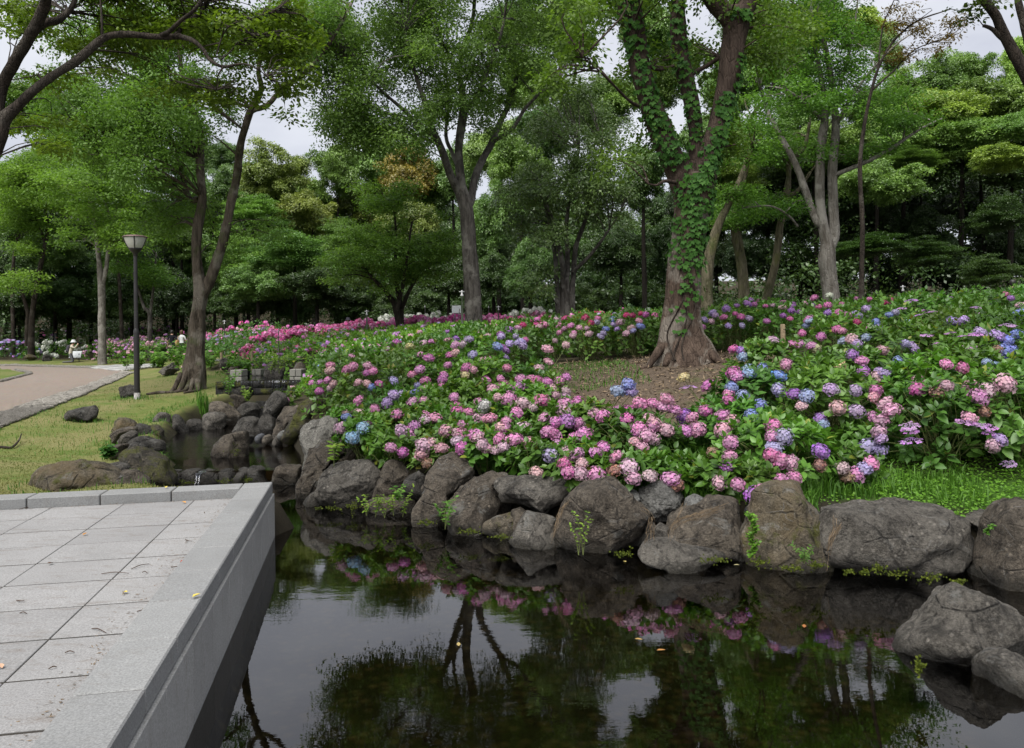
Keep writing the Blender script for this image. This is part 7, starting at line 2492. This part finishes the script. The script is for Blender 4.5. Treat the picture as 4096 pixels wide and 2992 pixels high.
def patch(name, label, tile, x, y, rx, ry, Y, n, mat, L, nrm=(0, -1, .35)):
    px = rng.normal(size=n) * rx * .5 + x
    py = rng.normal(size=n) * ry * .5 * (1 + .8 * np.sin(px * .09)) + y
    c = np.array([PX(*T(tile, a, b), Y + rng.uniform(-.03, .03)) for a, b in zip(px, py)])
    c[:, 2] = np.maximum(c[:, 2], .004)
    nr = unit(np.array(nrm) + rng.normal(size=c.shape) * .6)
    d = unit(np.cross(nr, rand_unit(n)))
    v, f = leaf_quads(c, d, np.cross(nr, d), rng.uniform(.6, 1.3, n) * L, rng.uniform(.5, 1.1, n) * L)
    return tag(obj(name, mesh_np(name, v, f, M[mat], False, {'tint': np.repeat(rng.uniform(0, 1, n), 4)})), label, None, None, 'stuff')


for tile_, x, y, rx, ry, Y in (('C1', 500, 550, 110, 14, 9.45), ('C1', 640, 540, 60, 30, 9.45), ('C1', 1130, 645, 60, 18, 8.5), ('C1', 1400, 705, 90, 16, 8.05), ('C1', 1620, 740, 60, 12, 7.9), ('C2', 740, 850, 60, 20, 7.02), ('C2', 1340, 890, 110, 18, 6.75), ('C2', 1640, 905, 70, 26, 6.48), ('C3', 150, 945, 90, 10, 6.46),
                              ('C3', 320, 930, 60, 20, 6.45), ('C3', 540, 968, 40, 10, 6.13), ('C3', 640, 972, 40, 14, 6.12), ('C3', 850, 985, 110, 26, 6.1), ('C3', 730, 950, 40, 22, 6.13), ('C3', 1075, 1005, 70, 26, 6.1), ('C3', 1260, 1035, 40, 10, 6.1), ('C3', 1000, 1590, 30, 40, 4.42), ('C0', 1560, 170, 40, 26, 13.0), ('C0', 1020, 190, 16, 30, 12.3), ('C0', 1240, 380, 60, 14, 11.58), ('C0', 1480, 370, 60, 20, 11.57), ('C0', 1640, 360, 40, 20, 11.57)):
    patch('moss', None, tile_, x, y, rx, ry, Y, 70, 'moss', .02)


def straws(label, tile, paths, n, Y, spread=14):
    root = tag(bpy.data.objects.new('dry_grass', None), label, None, None, 'stuff')
    COL.objects.link(root)
    mb = MB()
    for _ in range(n):
        pa = paths[int(rng.integers(len(paths)))]
        o_ = rng.normal(size=2) * spread
        t0, t1 = sorted(rng.uniform(0, 1, 2))
        if t1 - t0 < .25:
            t1 = min(1, t0 + .4)
        c = catmull(np.array([[a, b, 0] for a, b in pa], float), 20)
        seg = c[int(t0 * 19):int(t1 * 19) + 1]
        if len(seg) < 3:
            continue
        pts = [PX(*T(tile, q[0] + o_[0] + rng.normal() * 3, q[1] + o_[1] + rng.normal() * 3), Y + rng.normal() * .03) for q in seg[::2]]
        mb.tube(pts, [.0019, .0014], 3, n=len(pts) * 2, cap=False)
    tag(wpart('straw', mb.mesh('straw', M['straw'], True), root), kind='stuff')


straws('dry straw hanging down left of the biggest domed boulder', 'C2', [[(390, 490), (330, 560), (300, 660), (260, 770)], [(350, 510), (310, 620), (270, 700)]], 16, 7.25, 8)
straws('dry straw caught between the domed boulder and the lichen rock', 'C2', [[(830, 540), (900, 580), (930, 650), (940, 760)], [(920, 600), (900, 700), (880, 810)]], 22, 7.12, 10)
straws('dry straw draped over the broad sloping boulder', 'C2', [[(1400, 530), (1250, 590), (1130, 620), (1050, 680)], [(1350, 560), (1180, 610), (1060, 640)], [(1150, 500), (1110, 590), (1050, 680), (1040, 770)]], 46, 7.02, 13)
straws('dry straw and leaves in the cleft right of the upright tan boulder', 'C3', [[(430, 590), (440, 670), (410, 770), (385, 960)], [(480, 650), (430, 740), (395, 840)]], 28, 6.58, 9)
straws('old straw lying on the low reddish ledge rock', 'C1', [[(720, 540), (850, 510), (1000, 560)], [(760, 580), (900, 530), (960, 560)]], 16, 9.2, 12)

# ------------------------------------------------------------------ litter on the terrace and lawn
DZ = .482


def deck_hit(tile, x, y):
    px, py = T(tile, x, y)
    d = ray(px, py)
    Y = (DZ - EYE) / d[2]
    return np.array([d[0] * Y, Y, DZ])


for k, (pts, lb) in enumerate((([(125, 560), (165, 553), (205, 548)], 'long thin twig on the terrace near its far coping'), ([(670, 987), (745, 984), (815, 984)], 'straight dark twig lying across the middle terrace slabs'), ([(868, 955), (915, 940), (962, 928)], 'thin twig right of the straight dark twig on the terrace'),
                               ([(905, 1236), (960, 1228), (990, 1210)], 'curved twig by the pond side coping of the terrace'), ([(607, 1350), (640, 1358), (683, 1372)], 'short slanting twig on a near terrace slab'), ([(108, 1162), (130, 1172), (150, 1165)], 'small crooked twig on the left terrace slabs'),
                               ([(430, 1510), (455, 1508), (480, 1508)], 'tiny straight twig on the nearest terrace slabs'), ([(1225, 757), (1235, 770), (1262, 768)], 'hooked twig on the terrace near the coping'), ([(1130, 944), (1165, 945), (1205, 946)], 'twig along a slab joint beside the pond side coping'), ([(130, 1248), (150, 1248), (168, 1250)], 'short twig on the left near slabs of the terrace'),
                               ([(940, 978), (955, 978), (968, 982)], 'tiny twig below the thin twig on the terrace'), ([(320, 1618), (345, 1612), (365, 1607)], 'thin twig at the near edge of the terrace'))):
    p = [deck_hit('C0', a, b) + np.array([0, 0, .004 + .006 * (i == 1)]) for i, (a, b) in enumerate(pts)]
    p = [p[0] + (q_ - p[0]) * 1.25 for q_ in p]
    v, f = tube(p, [.0026, .003, .0018], 5, n=7)
    o = obj('twig', mesh_np('twig', v - p[0], f, M['twig'], True), None, p[0])
    tag(o, lb, 'twig', 'twigs on the terrace')
for a, b, lb, cc in ((1228, 518, 'orange fallen leaf near the far right of the terrace', 0), (548, 733, 'curled orange brown fallen leaf on the middle slabs', 1), (1188, 912, 'red fallen leaf beside the pond side coping', 2), (350, 917, 'brown fallen leaf on the left slabs', 3), (810, 1112, 'yellow fallen leaf on the middle slabs', 4), (930, 1268, 'folded tan leaf at the foot of the coping', 5), (15, 1615, 'pale brown leaf at the near left of the terrace', 6), (1270, 1140, 'yellow scrap of leaf on the coping joint', 4), (1095, 417, 'yellow leaf on the far coping', 4)):
    p = deck_hit('C0', a, b)
    if lb.endswith('joint') or lb.endswith('far coping'):
        d_ = ray(*T('C0', a, b)); yy_ = (.588 - EYE) / d_[2]; p = np.array([d_[0] * yy_, yy_, .584])
    v, f = leaf_fold(np.zeros((1, 3)), np.array([[math.cos(a), math.sin(a), .1]]), np.array([[-math.sin(a), math.cos(a), 0.]]), .05, .03, .6, -.1)
    mt = M_plain('fallen_leaf', [(.5, .24, .05), (.30, .15, .05), (.28, .05, .03), (.10, .06, .04), (.45, .36, .08), (.30, .22, .12), (.38, .25, .17)][cc], .8, .1)
    o = obj('fallen_leaf', mesh_np('fallen_leaf', v, f, mt), None, p + np.array([0, 0, .006]))
    tag(o, lb, 'leaf', 'fallen leaves on the terrace')
# fine debris swept against the coping
mb_c, mb_d = [], []
for _ in range(900):
    t = rng.uniform(0, 1)
    if t < .75:
        b = -.3 - rng.uniform(0, 7.5)
        a = .30 + abs(rng.normal()) * .10 + .012
    else:
        a = .3 + rng.uniform(0, 5)
        b = -.302 - abs(rng.normal()) * .04
    p = np.array([CORNER[0], CORNER[1], 0]) + EV * a + DV * b
    mb_c.append([p[0], p[1], DZ + .001 + rng.uniform(0, .004)])
    mb_d.append(unit(np.array([rng.normal(), rng.normal() * .4, rng.normal() * .12])))
c, d = np.array(mb_c), np.array(mb_d)
s = unit(np.cross(np.array([0, 0, 1.0]) + rng.normal(size=c.shape) * .2, d))
v, f = leaf_quads(c, d, s, rng.uniform(.006, .032, len(c)), rng.uniform(.003, .009, len(c)))
tag(obj('terrace_debris', mesh_np('terrace_debris', v, f, M['litter'], False, {'tint': np.repeat(rng.uniform(0, .7, len(c)), 4)})), kind='stuff')
# the fallen branch on the lawn
p = [hit_ground(*T('C0', a, b)) + np.array([0, 0, h_]) for a, b, h_ in ((-30, 152, .02), (30, 158, .03), (72, 160, .03), (100, 150, .05), (128, 128, .08), (142, 108, .14))]
v, f = tube(p, [.022, .022, .02, .018, .014, .008], 7, bump=.2)
o = obj('fallen_branch', mesh_np('fallen_branch', v - p[0], f, M['bark_dark'], True), None, p[0])
tag(o, 'bent dark fallen branch lying on the lawn at the frame edge', 'branch')

# ------------------------------------------------------------------ lamp post
M['iron'] = M_plain('painted_iron', (.026, .024, .025), .42, .45, .3, .2, 4)
M['cap'] = M_plain('lamp_cap', (.17, .11, .105), .5, .4, .2, .15)
M['shade'] = M_plain('lamp_glass', (.42, .42, .39), .35, .5, 0, .04)
M['chipped'] = M_plain('chipped_paint', (.32, .31, .30), .8, .2, 0, .6, 30)


def lathe(prof, n=24):
    prof = np.array(prof, float)
    th = np.linspace(0, 2 * math.pi, n, endpoint=False)
    v = np.stack([prof[:, 0, None] * np.cos(th), prof[:, 0, None] * np.sin(th), np.repeat(prof[:, 1, None], n, 1)], -1).reshape(-1, 3)
    i = np.arange(len(prof) - 1)[:, None] * n
    j = np.arange(n)[None]
    q = np.stack([i + j, i + (j + 1) % n, i + n + (j + 1) % n, i + n + j], -1).reshape(-1, 4)
    return v, q


def lpart(name, prof, mat, parent, n=24, smooth=True):
    v, q = lathe(prof, n)
    return obj(name, mesh_np(name, v, q, M[mat], smooth), parent)


LY = 20.5
lb_ = V(303, 880, LY)
lg = gz(lb_[0], LY)
lamp = thing('lamp_post', (lb_[0], LY, lg), 'dark park lamp post with cup shaped glass lantern on the lawn', 'lamp post')
mz = LY / F


def lz(y):       # height above the foot of a B0 row
    return PX(*T('B0', 990, y), LY)[2] - lg


k_ = 1 / 1.8359 * mz
lpart('base_collar', [(21 * k_, -.05), (22 * k_, .02), (21 * k_, .14), (20 * k_, .16)], 'chipped', lamp)
lpart('lower_pole', [(20 * k_, .1), (20 * k_, lz(885)), (20 * k_, lz(872)), (15 * k_, lz(855)), (14 * k_, lz(850))], 'iron', lamp)
lpart('access_door', [(20.6 * k_, lz(1300)), (20.9 * k_, lz(1298)), (20.9 * k_, lz(1290)), (20.6 * k_, lz(1288))], 'iron', lamp)
lpart('upper_pole', [(14.5 * k_, lz(855)), (13 * k_, lz(320))], 'iron', lamp)
lpart('lamp_bracket', [(13 * k_, lz(322)), (16 * k_, lz(318)), (16 * k_, lz(305)), (22 * k_, lz(295)), (36 * k_, lz(283)), (44 * k_, lz(270)), (46 * k_, lz(262)), (40 * k_, lz(262))], 'iron', lamp)
lpart('lamp_shade', [(44 * k_, lz(264)), (52 * k_, lz(254)), (64 * k_, lz(230)), (74 * k_, lz(205)), (80 * k_, lz(186))], 'shade', lamp, 32)
lpart('cap', [(84 * k_, lz(183)), (88 * k_, lz(184)), (88 * k_, lz(180)), (70 * k_, lz(172)), (40 * k_, lz(167)), (0.1 * k_, lz(165))], 'cap', lamp, 32)
for k in range(5):
    a = .35 + k * 2 * math.pi / 5 - math.pi / 2
    pts = [np.array([math.cos(a) * r * k_, math.sin(a) * r * k_, lz(y)]) for r, y in ((46, 264), (54, 254), (66, 230), (76, 205), (82, 184))]
    v, f = tube(pts, [3.4 * k_], 6)
    obj('rib', mesh_np('rib', v, f, M['iron'], True), lamp)

# ------------------------------------------------------------------ poles, posts, signs
M['galv'] = M_plain('galvanised_pipe', (.30, .30, .30), .5, .5, .3, .15)
M['wood'] = M_plain('weathered_wood', (.22, .17, .11), .9, .1, 0, .3)
M['white_board'] = M_plain('white_board', (.42, .44, .46), .5, .3, 0, .05)
M['black_rope'] = M_plain('black_rope', (.012, .012, .012), .8, .1)


def stand_pipe(tile, x, y0, y1, Y, r, label, head=True):
    a = PX(*T(tile, x, y0), Y)
    b = PX(*T(tile, x, y1), Y)
    g = min(b[2], gz(a[0], Y))
    root = thing('sprinkler_pipe', (a[0], Y, g), label, 'sprinkler pipe', 'standing pipes among the flowers')
    H = a[2] - g
    lpart('pipe', [(r, -.05), (r, H - .12), (r * 1.5, H - .12), (r * 1.5, H - .07), (r * .8, H - .07), (r * .8, H)], 'galv', root, 10)
    if head:
        mb = MB()
        mb.tube([(-.07, 0, H + .01), (.07, 0, H + .01)], [.018], 6)
        mb.tube([(0, 0, H - .02), (0, 0, H + .05)], [.022], 6)
        obj('sprinkler_head', mb.mesh('sprinkler_head', M['galv'], True), root)
    return root


stand_pipe('B1', 1512, 585, 940, 22, .032, 'thick grey pipe standing in the flowers left of the middle tree')
stand_pipe('B1', 813, 728, 920, 27, .026, 'grey sprinkler pipe on the green slope below the pink bed')
stand_pipe('B1', 165, 848, 960, 25, .014, 'thin pipe low on the slope above the waterfall', False)
stand_pipe('B1', 1240, 678, 760, 34, .018, 'thin pipe rising from the white bed', False)
stand_pipe('B1', 1460, 740, 830, 31, .018, 'thin pipe between white bed and thick grey pipe', False)
stand_pipe('B1', 1780, 695, 840, 30, .022, 'pale pipe standing in the white bed right of the middle tree')
stand_pipe('B1', 1708, 682, 760, 33, .016, 'thin pipe close right of the middle trunk', False)
stand_pipe('B3', 990, 548, 620, 22, .026, 'sprinkler pipe poking above the right flower crest')
stand_pipe('B0', 1648, 800, 890, 34, .022, 'sprinkler pipe on the dark slope right of the buttressed tree')
for lb, a, b in (('black stay rod leaning left beside the thick grey pipe', (1530, 740), (1640, 975)), ('black stay rod leaning right beside the thick grey pipe', (1610, 745), (1545, 950))):
    p, q = PX(*T('B1', *a), 21.6), PX(*T('B1', *b), 21.4)
    v, f = tube([p - q, p * 0], [.012], 6)
    tag(obj('stay_rod', mesh_np('stay_rod', v, f, M['black_rope'], True), None, q), lb, 'rod', 'stay rods')


def stake(tile, x, y0, y1, Y, r, label):
    a, b = PX(*T(tile, x, y0), Y), PX(*T(tile, x, y1), Y)
    g = min(b[2], gz(a[0], Y))
    o = lpart('wooden_stake', [(r, -.1), (r * .97, a[2] - g - .01), (r * .85, a[2] - g), (.001, a[2] - g + .002)], 'wood', None, 10)
    o.location = (a[0], Y, g)
    return tag(o, label, 'stake', 'wooden stakes')


stake('B3', 108, 820, 965, 15.8, .05, 'short round wooden post in the flowers behind the mulch clearing')
stake('B0', 1625, 1028, 1068, 28, .05, 'wooden stake on the grass at the dark slope foot')
stake('B0', 1787, 1030, 1078, 26, .05, 'wooden stake nearer the stone piers')
stake('B0', 1850, 1020, 1062, 27, .05, 'wooden stake under the green slope right of the paving')
pts = [PX(*T('B3', x_, y_), Y_) for x_, y_, Y_ in ((112, 858, 15.1), (300, 868, 14.9), (500, 876, 14.7), (700, 874, 14.4), (900, 880, 14.1))]
v, f = tube(pts, [.006], 5)
tag(obj('rope', mesh_np('rope', v - pts[0], f, M['black_rope'], True), None, pts[0]), 'black rope running right from the short wooden post', 'rope')


def board_sign(tile, x, y0, y1, Y, w, h, tilt, label):
    a, b = PX(*T(tile, x, y0), Y), PX(*T(tile, x, y1), Y)
    g = min(b[2], gz(a[0], Y))
    root = thing('information_board', (a[0], Y, g), label, 'sign board')
    H = a[2] - g
    mb = MB()
    for sx in (-w * .3, w * .3):
        mb.tube([(sx, 0, -.1), (sx, 0, H - h * .3)], [.025], 6)
    obj('stand', mb.mesh('stand', M['iron']), root)
    me = bev_box(w, .03, h, .004)
    me.materials.append(M['white_board'])
    o = obj('board', me, root, (0, -.03, H - h * .4))
    o.rotation_euler = (tilt, 0, .25)
    return root


board_sign('B0', 556, 1018, 1088, 46.6, .62, .5, -.7, 'slanted white information board in front of the kneeling photographer')
board_sign('B1', 1472, 690, 760, 37, .42, .34, 0, 'small white notice board in the shade left of the middle tree')

# a black pot with a seedling by the piers
g_ = at('B0', 1795, 1150, 24.2)
g_[2] = gz(g_[0], g_[1])
pot = thing('plant_pot', tuple(g_), 'black plastic plant pot on the grass behind the left stone pier', 'pot')
lpart('pot', [(.001, .0), (.13, .0), (.17, .24), (.18, .25), (.15, .25), (.14, .2), (.001, .2)], 'black_rope', pot, 16)

# ------------------------------------------------------------------ people
M['skin'] = M_plain('skin', (.48, .30, .22), .6, .3, 0, .05)
M['black_cloth'] = M_plain('black_cloth', (.012, .013, .017), .9, .1)
M['white_cloth'] = M_plain('white_cloth', (.5, .51, .52), .9, .1, 0, .12)
M['cream_cloth'] = M_plain('cream_cloth', (.42, .38, .31), .9, .1, 0, .1)
M['grey_cloth'] = M_plain('grey_cloth', (.10, .10, .11), .9, .1)
M['hair_black'] = M_plain('hair_black', (.012, .010, .009), .5, .4)
M['hair_brown'] = M_plain('hair_brown', (.075, .036, .02), .5, .4)
M['bag_tan'] = M_plain('bag_tan', (.40, .24, .11), .7, .3)
M['bag_dark'] = M_plain('bag_dark', (.05, .045, .06), .8, .2)


def person(label, loc, rot, J, zones, hair, hat=None, scale=1.0, hair_long=0.0):
    """one continuous skinned body. J: joint name -> (x, y, z, radius); zones: list of (material, test)"""
    E = [('pelvis', 'waist'), ('waist', 'chest'), ('chest', 'neck'), ('neck', 'head'), ('head', 'crown')]
    for s in 'lr':
        E += [('pelvis', 'hip' + s), ('hip' + s, 'knee' + s), ('knee' + s, 'ankle' + s), ('ankle' + s, 'toe' + s),
              ('chest', 'sho' + s), ('sho' + s, 'elb' + s), ('elb' + s, 'wri' + s), ('wri' + s, 'hand' + s)]
    names = list(J)
    me = bpy.data.meshes.new('body')
    me.from_pydata([J[n][:3] for n in names], [(names.index(a), names.index(b)) for a, b in E], [])
    o = bpy.data.objects.new('body', me)
    COL.objects.link(o)
    sk = o.modifiers.new('skin', 'SKIN')
    for k, n in enumerate(names):
        v = me.skin_vertices[0].data[k]
        v.radius = (J[n][3], J[n][3] * (.72 if n in ('waist', 'chest', 'pelvis') else 1))
        v.use_root = n == 'pelvis'
    sb = o.modifiers.new('sub', 'SUBSURF')
    sb.levels = sb.render_levels = 1
    dg = bpy.context.evaluated_depsgraph_get()
    ev = bpy.data.meshes.new_from_object(o.evaluated_get(dg))
    bpy.data.objects.remove(o)
    ev.name = 'body'
    ev.materials.clear()
    for m, _ in zones:
        ev.materials.append(M[m])
    for p in ev.polygons:
        c = p.center
        p.use_smooth = True
        for k, (_, test) in enumerate(zones):
            if test(c):
                p.material_index = k
                break
    root = thing('person', loc, label, 'person')
    root.rotation_euler = (0, 0, rot)
    root.scale = (scale,) * 3
    obj('body', ev, root)
    h = J['head']
    bm = bmesh.new()
    bmesh.ops.create_icosphere(bm, subdivisions=3, radius=1)
    for v in bm.verts:
        c = v.co
        if c.y > .35 and c.z < .35:          # leave the face free
            c.y = .35 + (c.y - .35) * .2
        if c.z < -.2:
            c.z = -.2 + (c.z + .2) * (1.0 + hair_long)
        v.co = Vector((c.x * .098, c.y * .112, c.z * .115))
    hm = bpy.data.meshes.new('hair')
    bm.to_mesh(hm)
    bm.free()
    hm.materials.append(M[hair])
    obj('hair', hm, root, (h[0], h[1] - .02, h[2] + .06))
    if hat:
        lpart('hat', [(.17, -.02), (.165, .0), (.112, .02), (.105, .10), (.07, .13), (.001, .135)], hat, root, 18).location = (h[0], h[1] - .01, h[2] + .075)
    return root


def stand(arms='side'):
    J = {'pelvis': (0, 0, .95, .13), 'waist': (0, 0, 1.08, .125), 'chest': (0, .0, 1.30, .145), 'neck': (0, .01, 1.47, .055), 'head': (0, .03, 1.57, .085), 'crown': (0, .02, 1.66, .075)}
    for s, q in (('l', -1), ('r', 1)):
        J['hip' + s] = (q * .09, 0, .88, .095)
        J['knee' + s] = (q * .10, .02, .48, .06)
        J['ankle' + s] = (q * .10, -.02, .08, .042)
        J['toe' + s] = (q * .12, .12, .04, .035)
        J['sho' + s] = (q * .17, 0, 1.38, .062)
        J['elb' + s] = (q * .24, -.03, 1.12, .042)
        J['wri' + s] = (q * .24, .06, .88, .03)
        J['hand' + s] = (q * .24, .09, .79, .032)
        if arms == 'akimbo' and s == 'r':
            J['elbr'] = (.33, -.10, 1.14, .042); J['wrir'] = (.20, -.14, 1.02, .03); J['handr'] = (.12, -.14, 1.0, .032)
        if arms == 'front':
            J['elb' + s] = (q * .23, .06, 1.12, .042); J['wri' + s] = (q * .12, .24, 1.18, .03); J['hand' + s] = (q * .07, .30, 1.20, .032)
    return J


def zones_std(shirt, pants, sleeve=.20):
    return [('skin', lambda c: c.z > 1.46 and abs(c.x) < .12), ('skin', lambda c: c.z < 1.17 and abs(c.x) > .185 and c.z > .7), (pants, lambda c: c.z < .98), (shirt, lambda c: True)]


def pos_at(tile, x, Y):
    p = PX(*T(tile, x, 1000), Y)
    return (p[0], Y, gz(p[0], Y))


man = person('person in black T-shirt and black trousers standing with hand on hip', pos_at('B0', 1264, 43.5), .15, stand('akimbo'), zones_std('black_cloth', 'black_cloth'), 'hair_black', None, .98)
wom = person('person in white patterned blouse with brown ponytail and tan shoulder bag', pos_at('B0', 1335, 43.0), -.2, stand('front'), zones_std('white_cloth', 'black_cloth'), 'hair_brown', None, .95, 1.3)
me = bev_box(.12, .26, .30, .03); me.materials.append(M['bag_tan'])
obj('shoulder_bag', me, wom, (-.27, -.02, 1.0))
v, f = tube([(-.27, -.02, 1.12), (-.15, -.1, 1.35), (.0, .0, 1.46)], [.012], 5)
obj('bag_strap', mesh_np('bag_strap', v, f, M['bag_tan'], True), wom)
kn = {'pelvis': (0, 0, .50, .14), 'waist': (0, .03, .64, .14), 'chest': (0, .08, .86, .155), 'neck': (0, .13, 1.03, .055), 'head': (0, .18, 1.13, .085), 'crown': (0, .17, 1.22, .075)}
for s, q in (('l', -1), ('r', 1)):
    kn['hip' + s] = (q * .10, .02, .44, .10)
    kn['knee' + s] = (q * .12, .16, .07, .065)
    kn['ankle' + s] = (q * .11, -.26, .06, .045)
    kn['toe' + s] = (q * .11, -.40, .04, .04)
    kn['sho' + s] = (q * .18, .08, .95, .065)
    kn['elb' + s] = (q * .24, .26, .84, .045)
    kn['wri' + s] = (q * .12, .40, 1.06, .03)
    kn['hand' + s] = (q * .06, .42, 1.12, .035)
ph = person('person in cream shirt and white hat with backpack kneeling to take a photo', pos_at('B0', 515, 46), -1.2, kn,
            [('skin', lambda c: c.z > 1.0 and abs(c.x) < .12 and c.y < .3), ('skin', lambda c: c.y > .38 and c.z > 1.0), ('grey_cloth', lambda c: c.z < .53), ('cream_cloth', lambda c: True)], 'hair_black', 'white_cloth', 1.0)
me = bev_box(.30, .18, .42, .05); me.materials.append(M['bag_dark'])
o = obj('backpack', me, ph, (0, -.10, .82)); o.rotation_euler = (-.25, 0, 0)
cam_mb = MB(); cam_mb.box((0, .44, 1.13), (.07, .035, .05)); cam_mb.tube([(0, .46, 1.13), (0, .60, 1.13)], [.04], 10)
obj('camera_body', cam_mb.mesh('camera_body', M['black_cloth']), ph)
person('person in white shirt walking behind the white mopheads', pos_at('B0', 208, 55), 1.2, stand(), zones_std('white_cloth', 'grey_cloth'), 'hair_black')
person('person in dark jacket leaning behind the white mopheads', pos_at('B0', 300, 55.5), -1.4, stand('front'), zones_std('black_cloth', 'black_cloth'), 'hair_black')
person('person in grey top behind the right end of the white mopheads', pos_at('B0', 408, 55), -1.1, stand('front'), zones_std('grey_cloth', 'grey_cloth'), 'hair_black')
person('person in dark red cap walking in the shade behind the pink bed', pos_at('B1', 680, 46), 2.6, stand(), zones_std('grey_cloth', 'black_cloth'), 'hair_black', 'bag_dark')
person('person with dark hair just showing above the right flower crest', pos_at('B3', 1805, 27), .3, stand(), zones_std('black_cloth', 'black_cloth'), 'hair_black', None, .97, .8)

# leaves afloat on the pond
for k, (tile, x, y, lb, cc) in enumerate((('C2', 955, 938, 'yellow green leaf afloat beside the flat wet slab', (.30, .26, .06)), ('C2', 1100, 966, 'small yellow leaf afloat just right of the yellow green leaf', (.34, .30, .08)), ('C2', 740, 898, 'tiny leaf afloat below the biggest domed boulder', (.30, .24, .08)), ('C2', 1505, 925, 'pale leaf afloat right of the flat wet slab', (.30, .28, .14)),
                              ('C2', 955, 1490, 'orange brown leaf afloat in the open pond', (.26, .13, .04)), ('C2', 810, 1413, 'long ochre leaf afloat in the open pond', (.24, .16, .05)), ('C1', 1340, 1462, 'tan leaf afloat near the bright sky reflection', (.26, .2, .08)), ('C1', 55, 877, 'yellow leaf afloat against the terrace wall', (.34, .28, .06)), ('C3', 240, 1340, 'rusty leaf afloat below the upright tan boulder', (.22, .09, .03)))):
    px_, py_ = T(tile, x, y)
    d_ = ray(px_, py_)
    Y_ = (.005 - EYE) / d_[2]
    v, f = leaf_fold(np.zeros((1, 3)), np.array([[math.cos(x), math.sin(x), .02]]), np.array([[-math.sin(x), math.cos(x), 0.]]), .06, .03, .3, -.05)
    tag(obj('floating_leaf', mesh_np('floating_leaf', v, f, M_plain('floating_leaf', cc, .7, .2)), None, (d_[0] * Y_, Y_, .006)), lb, 'leaf', 'leaves afloat on the pond')
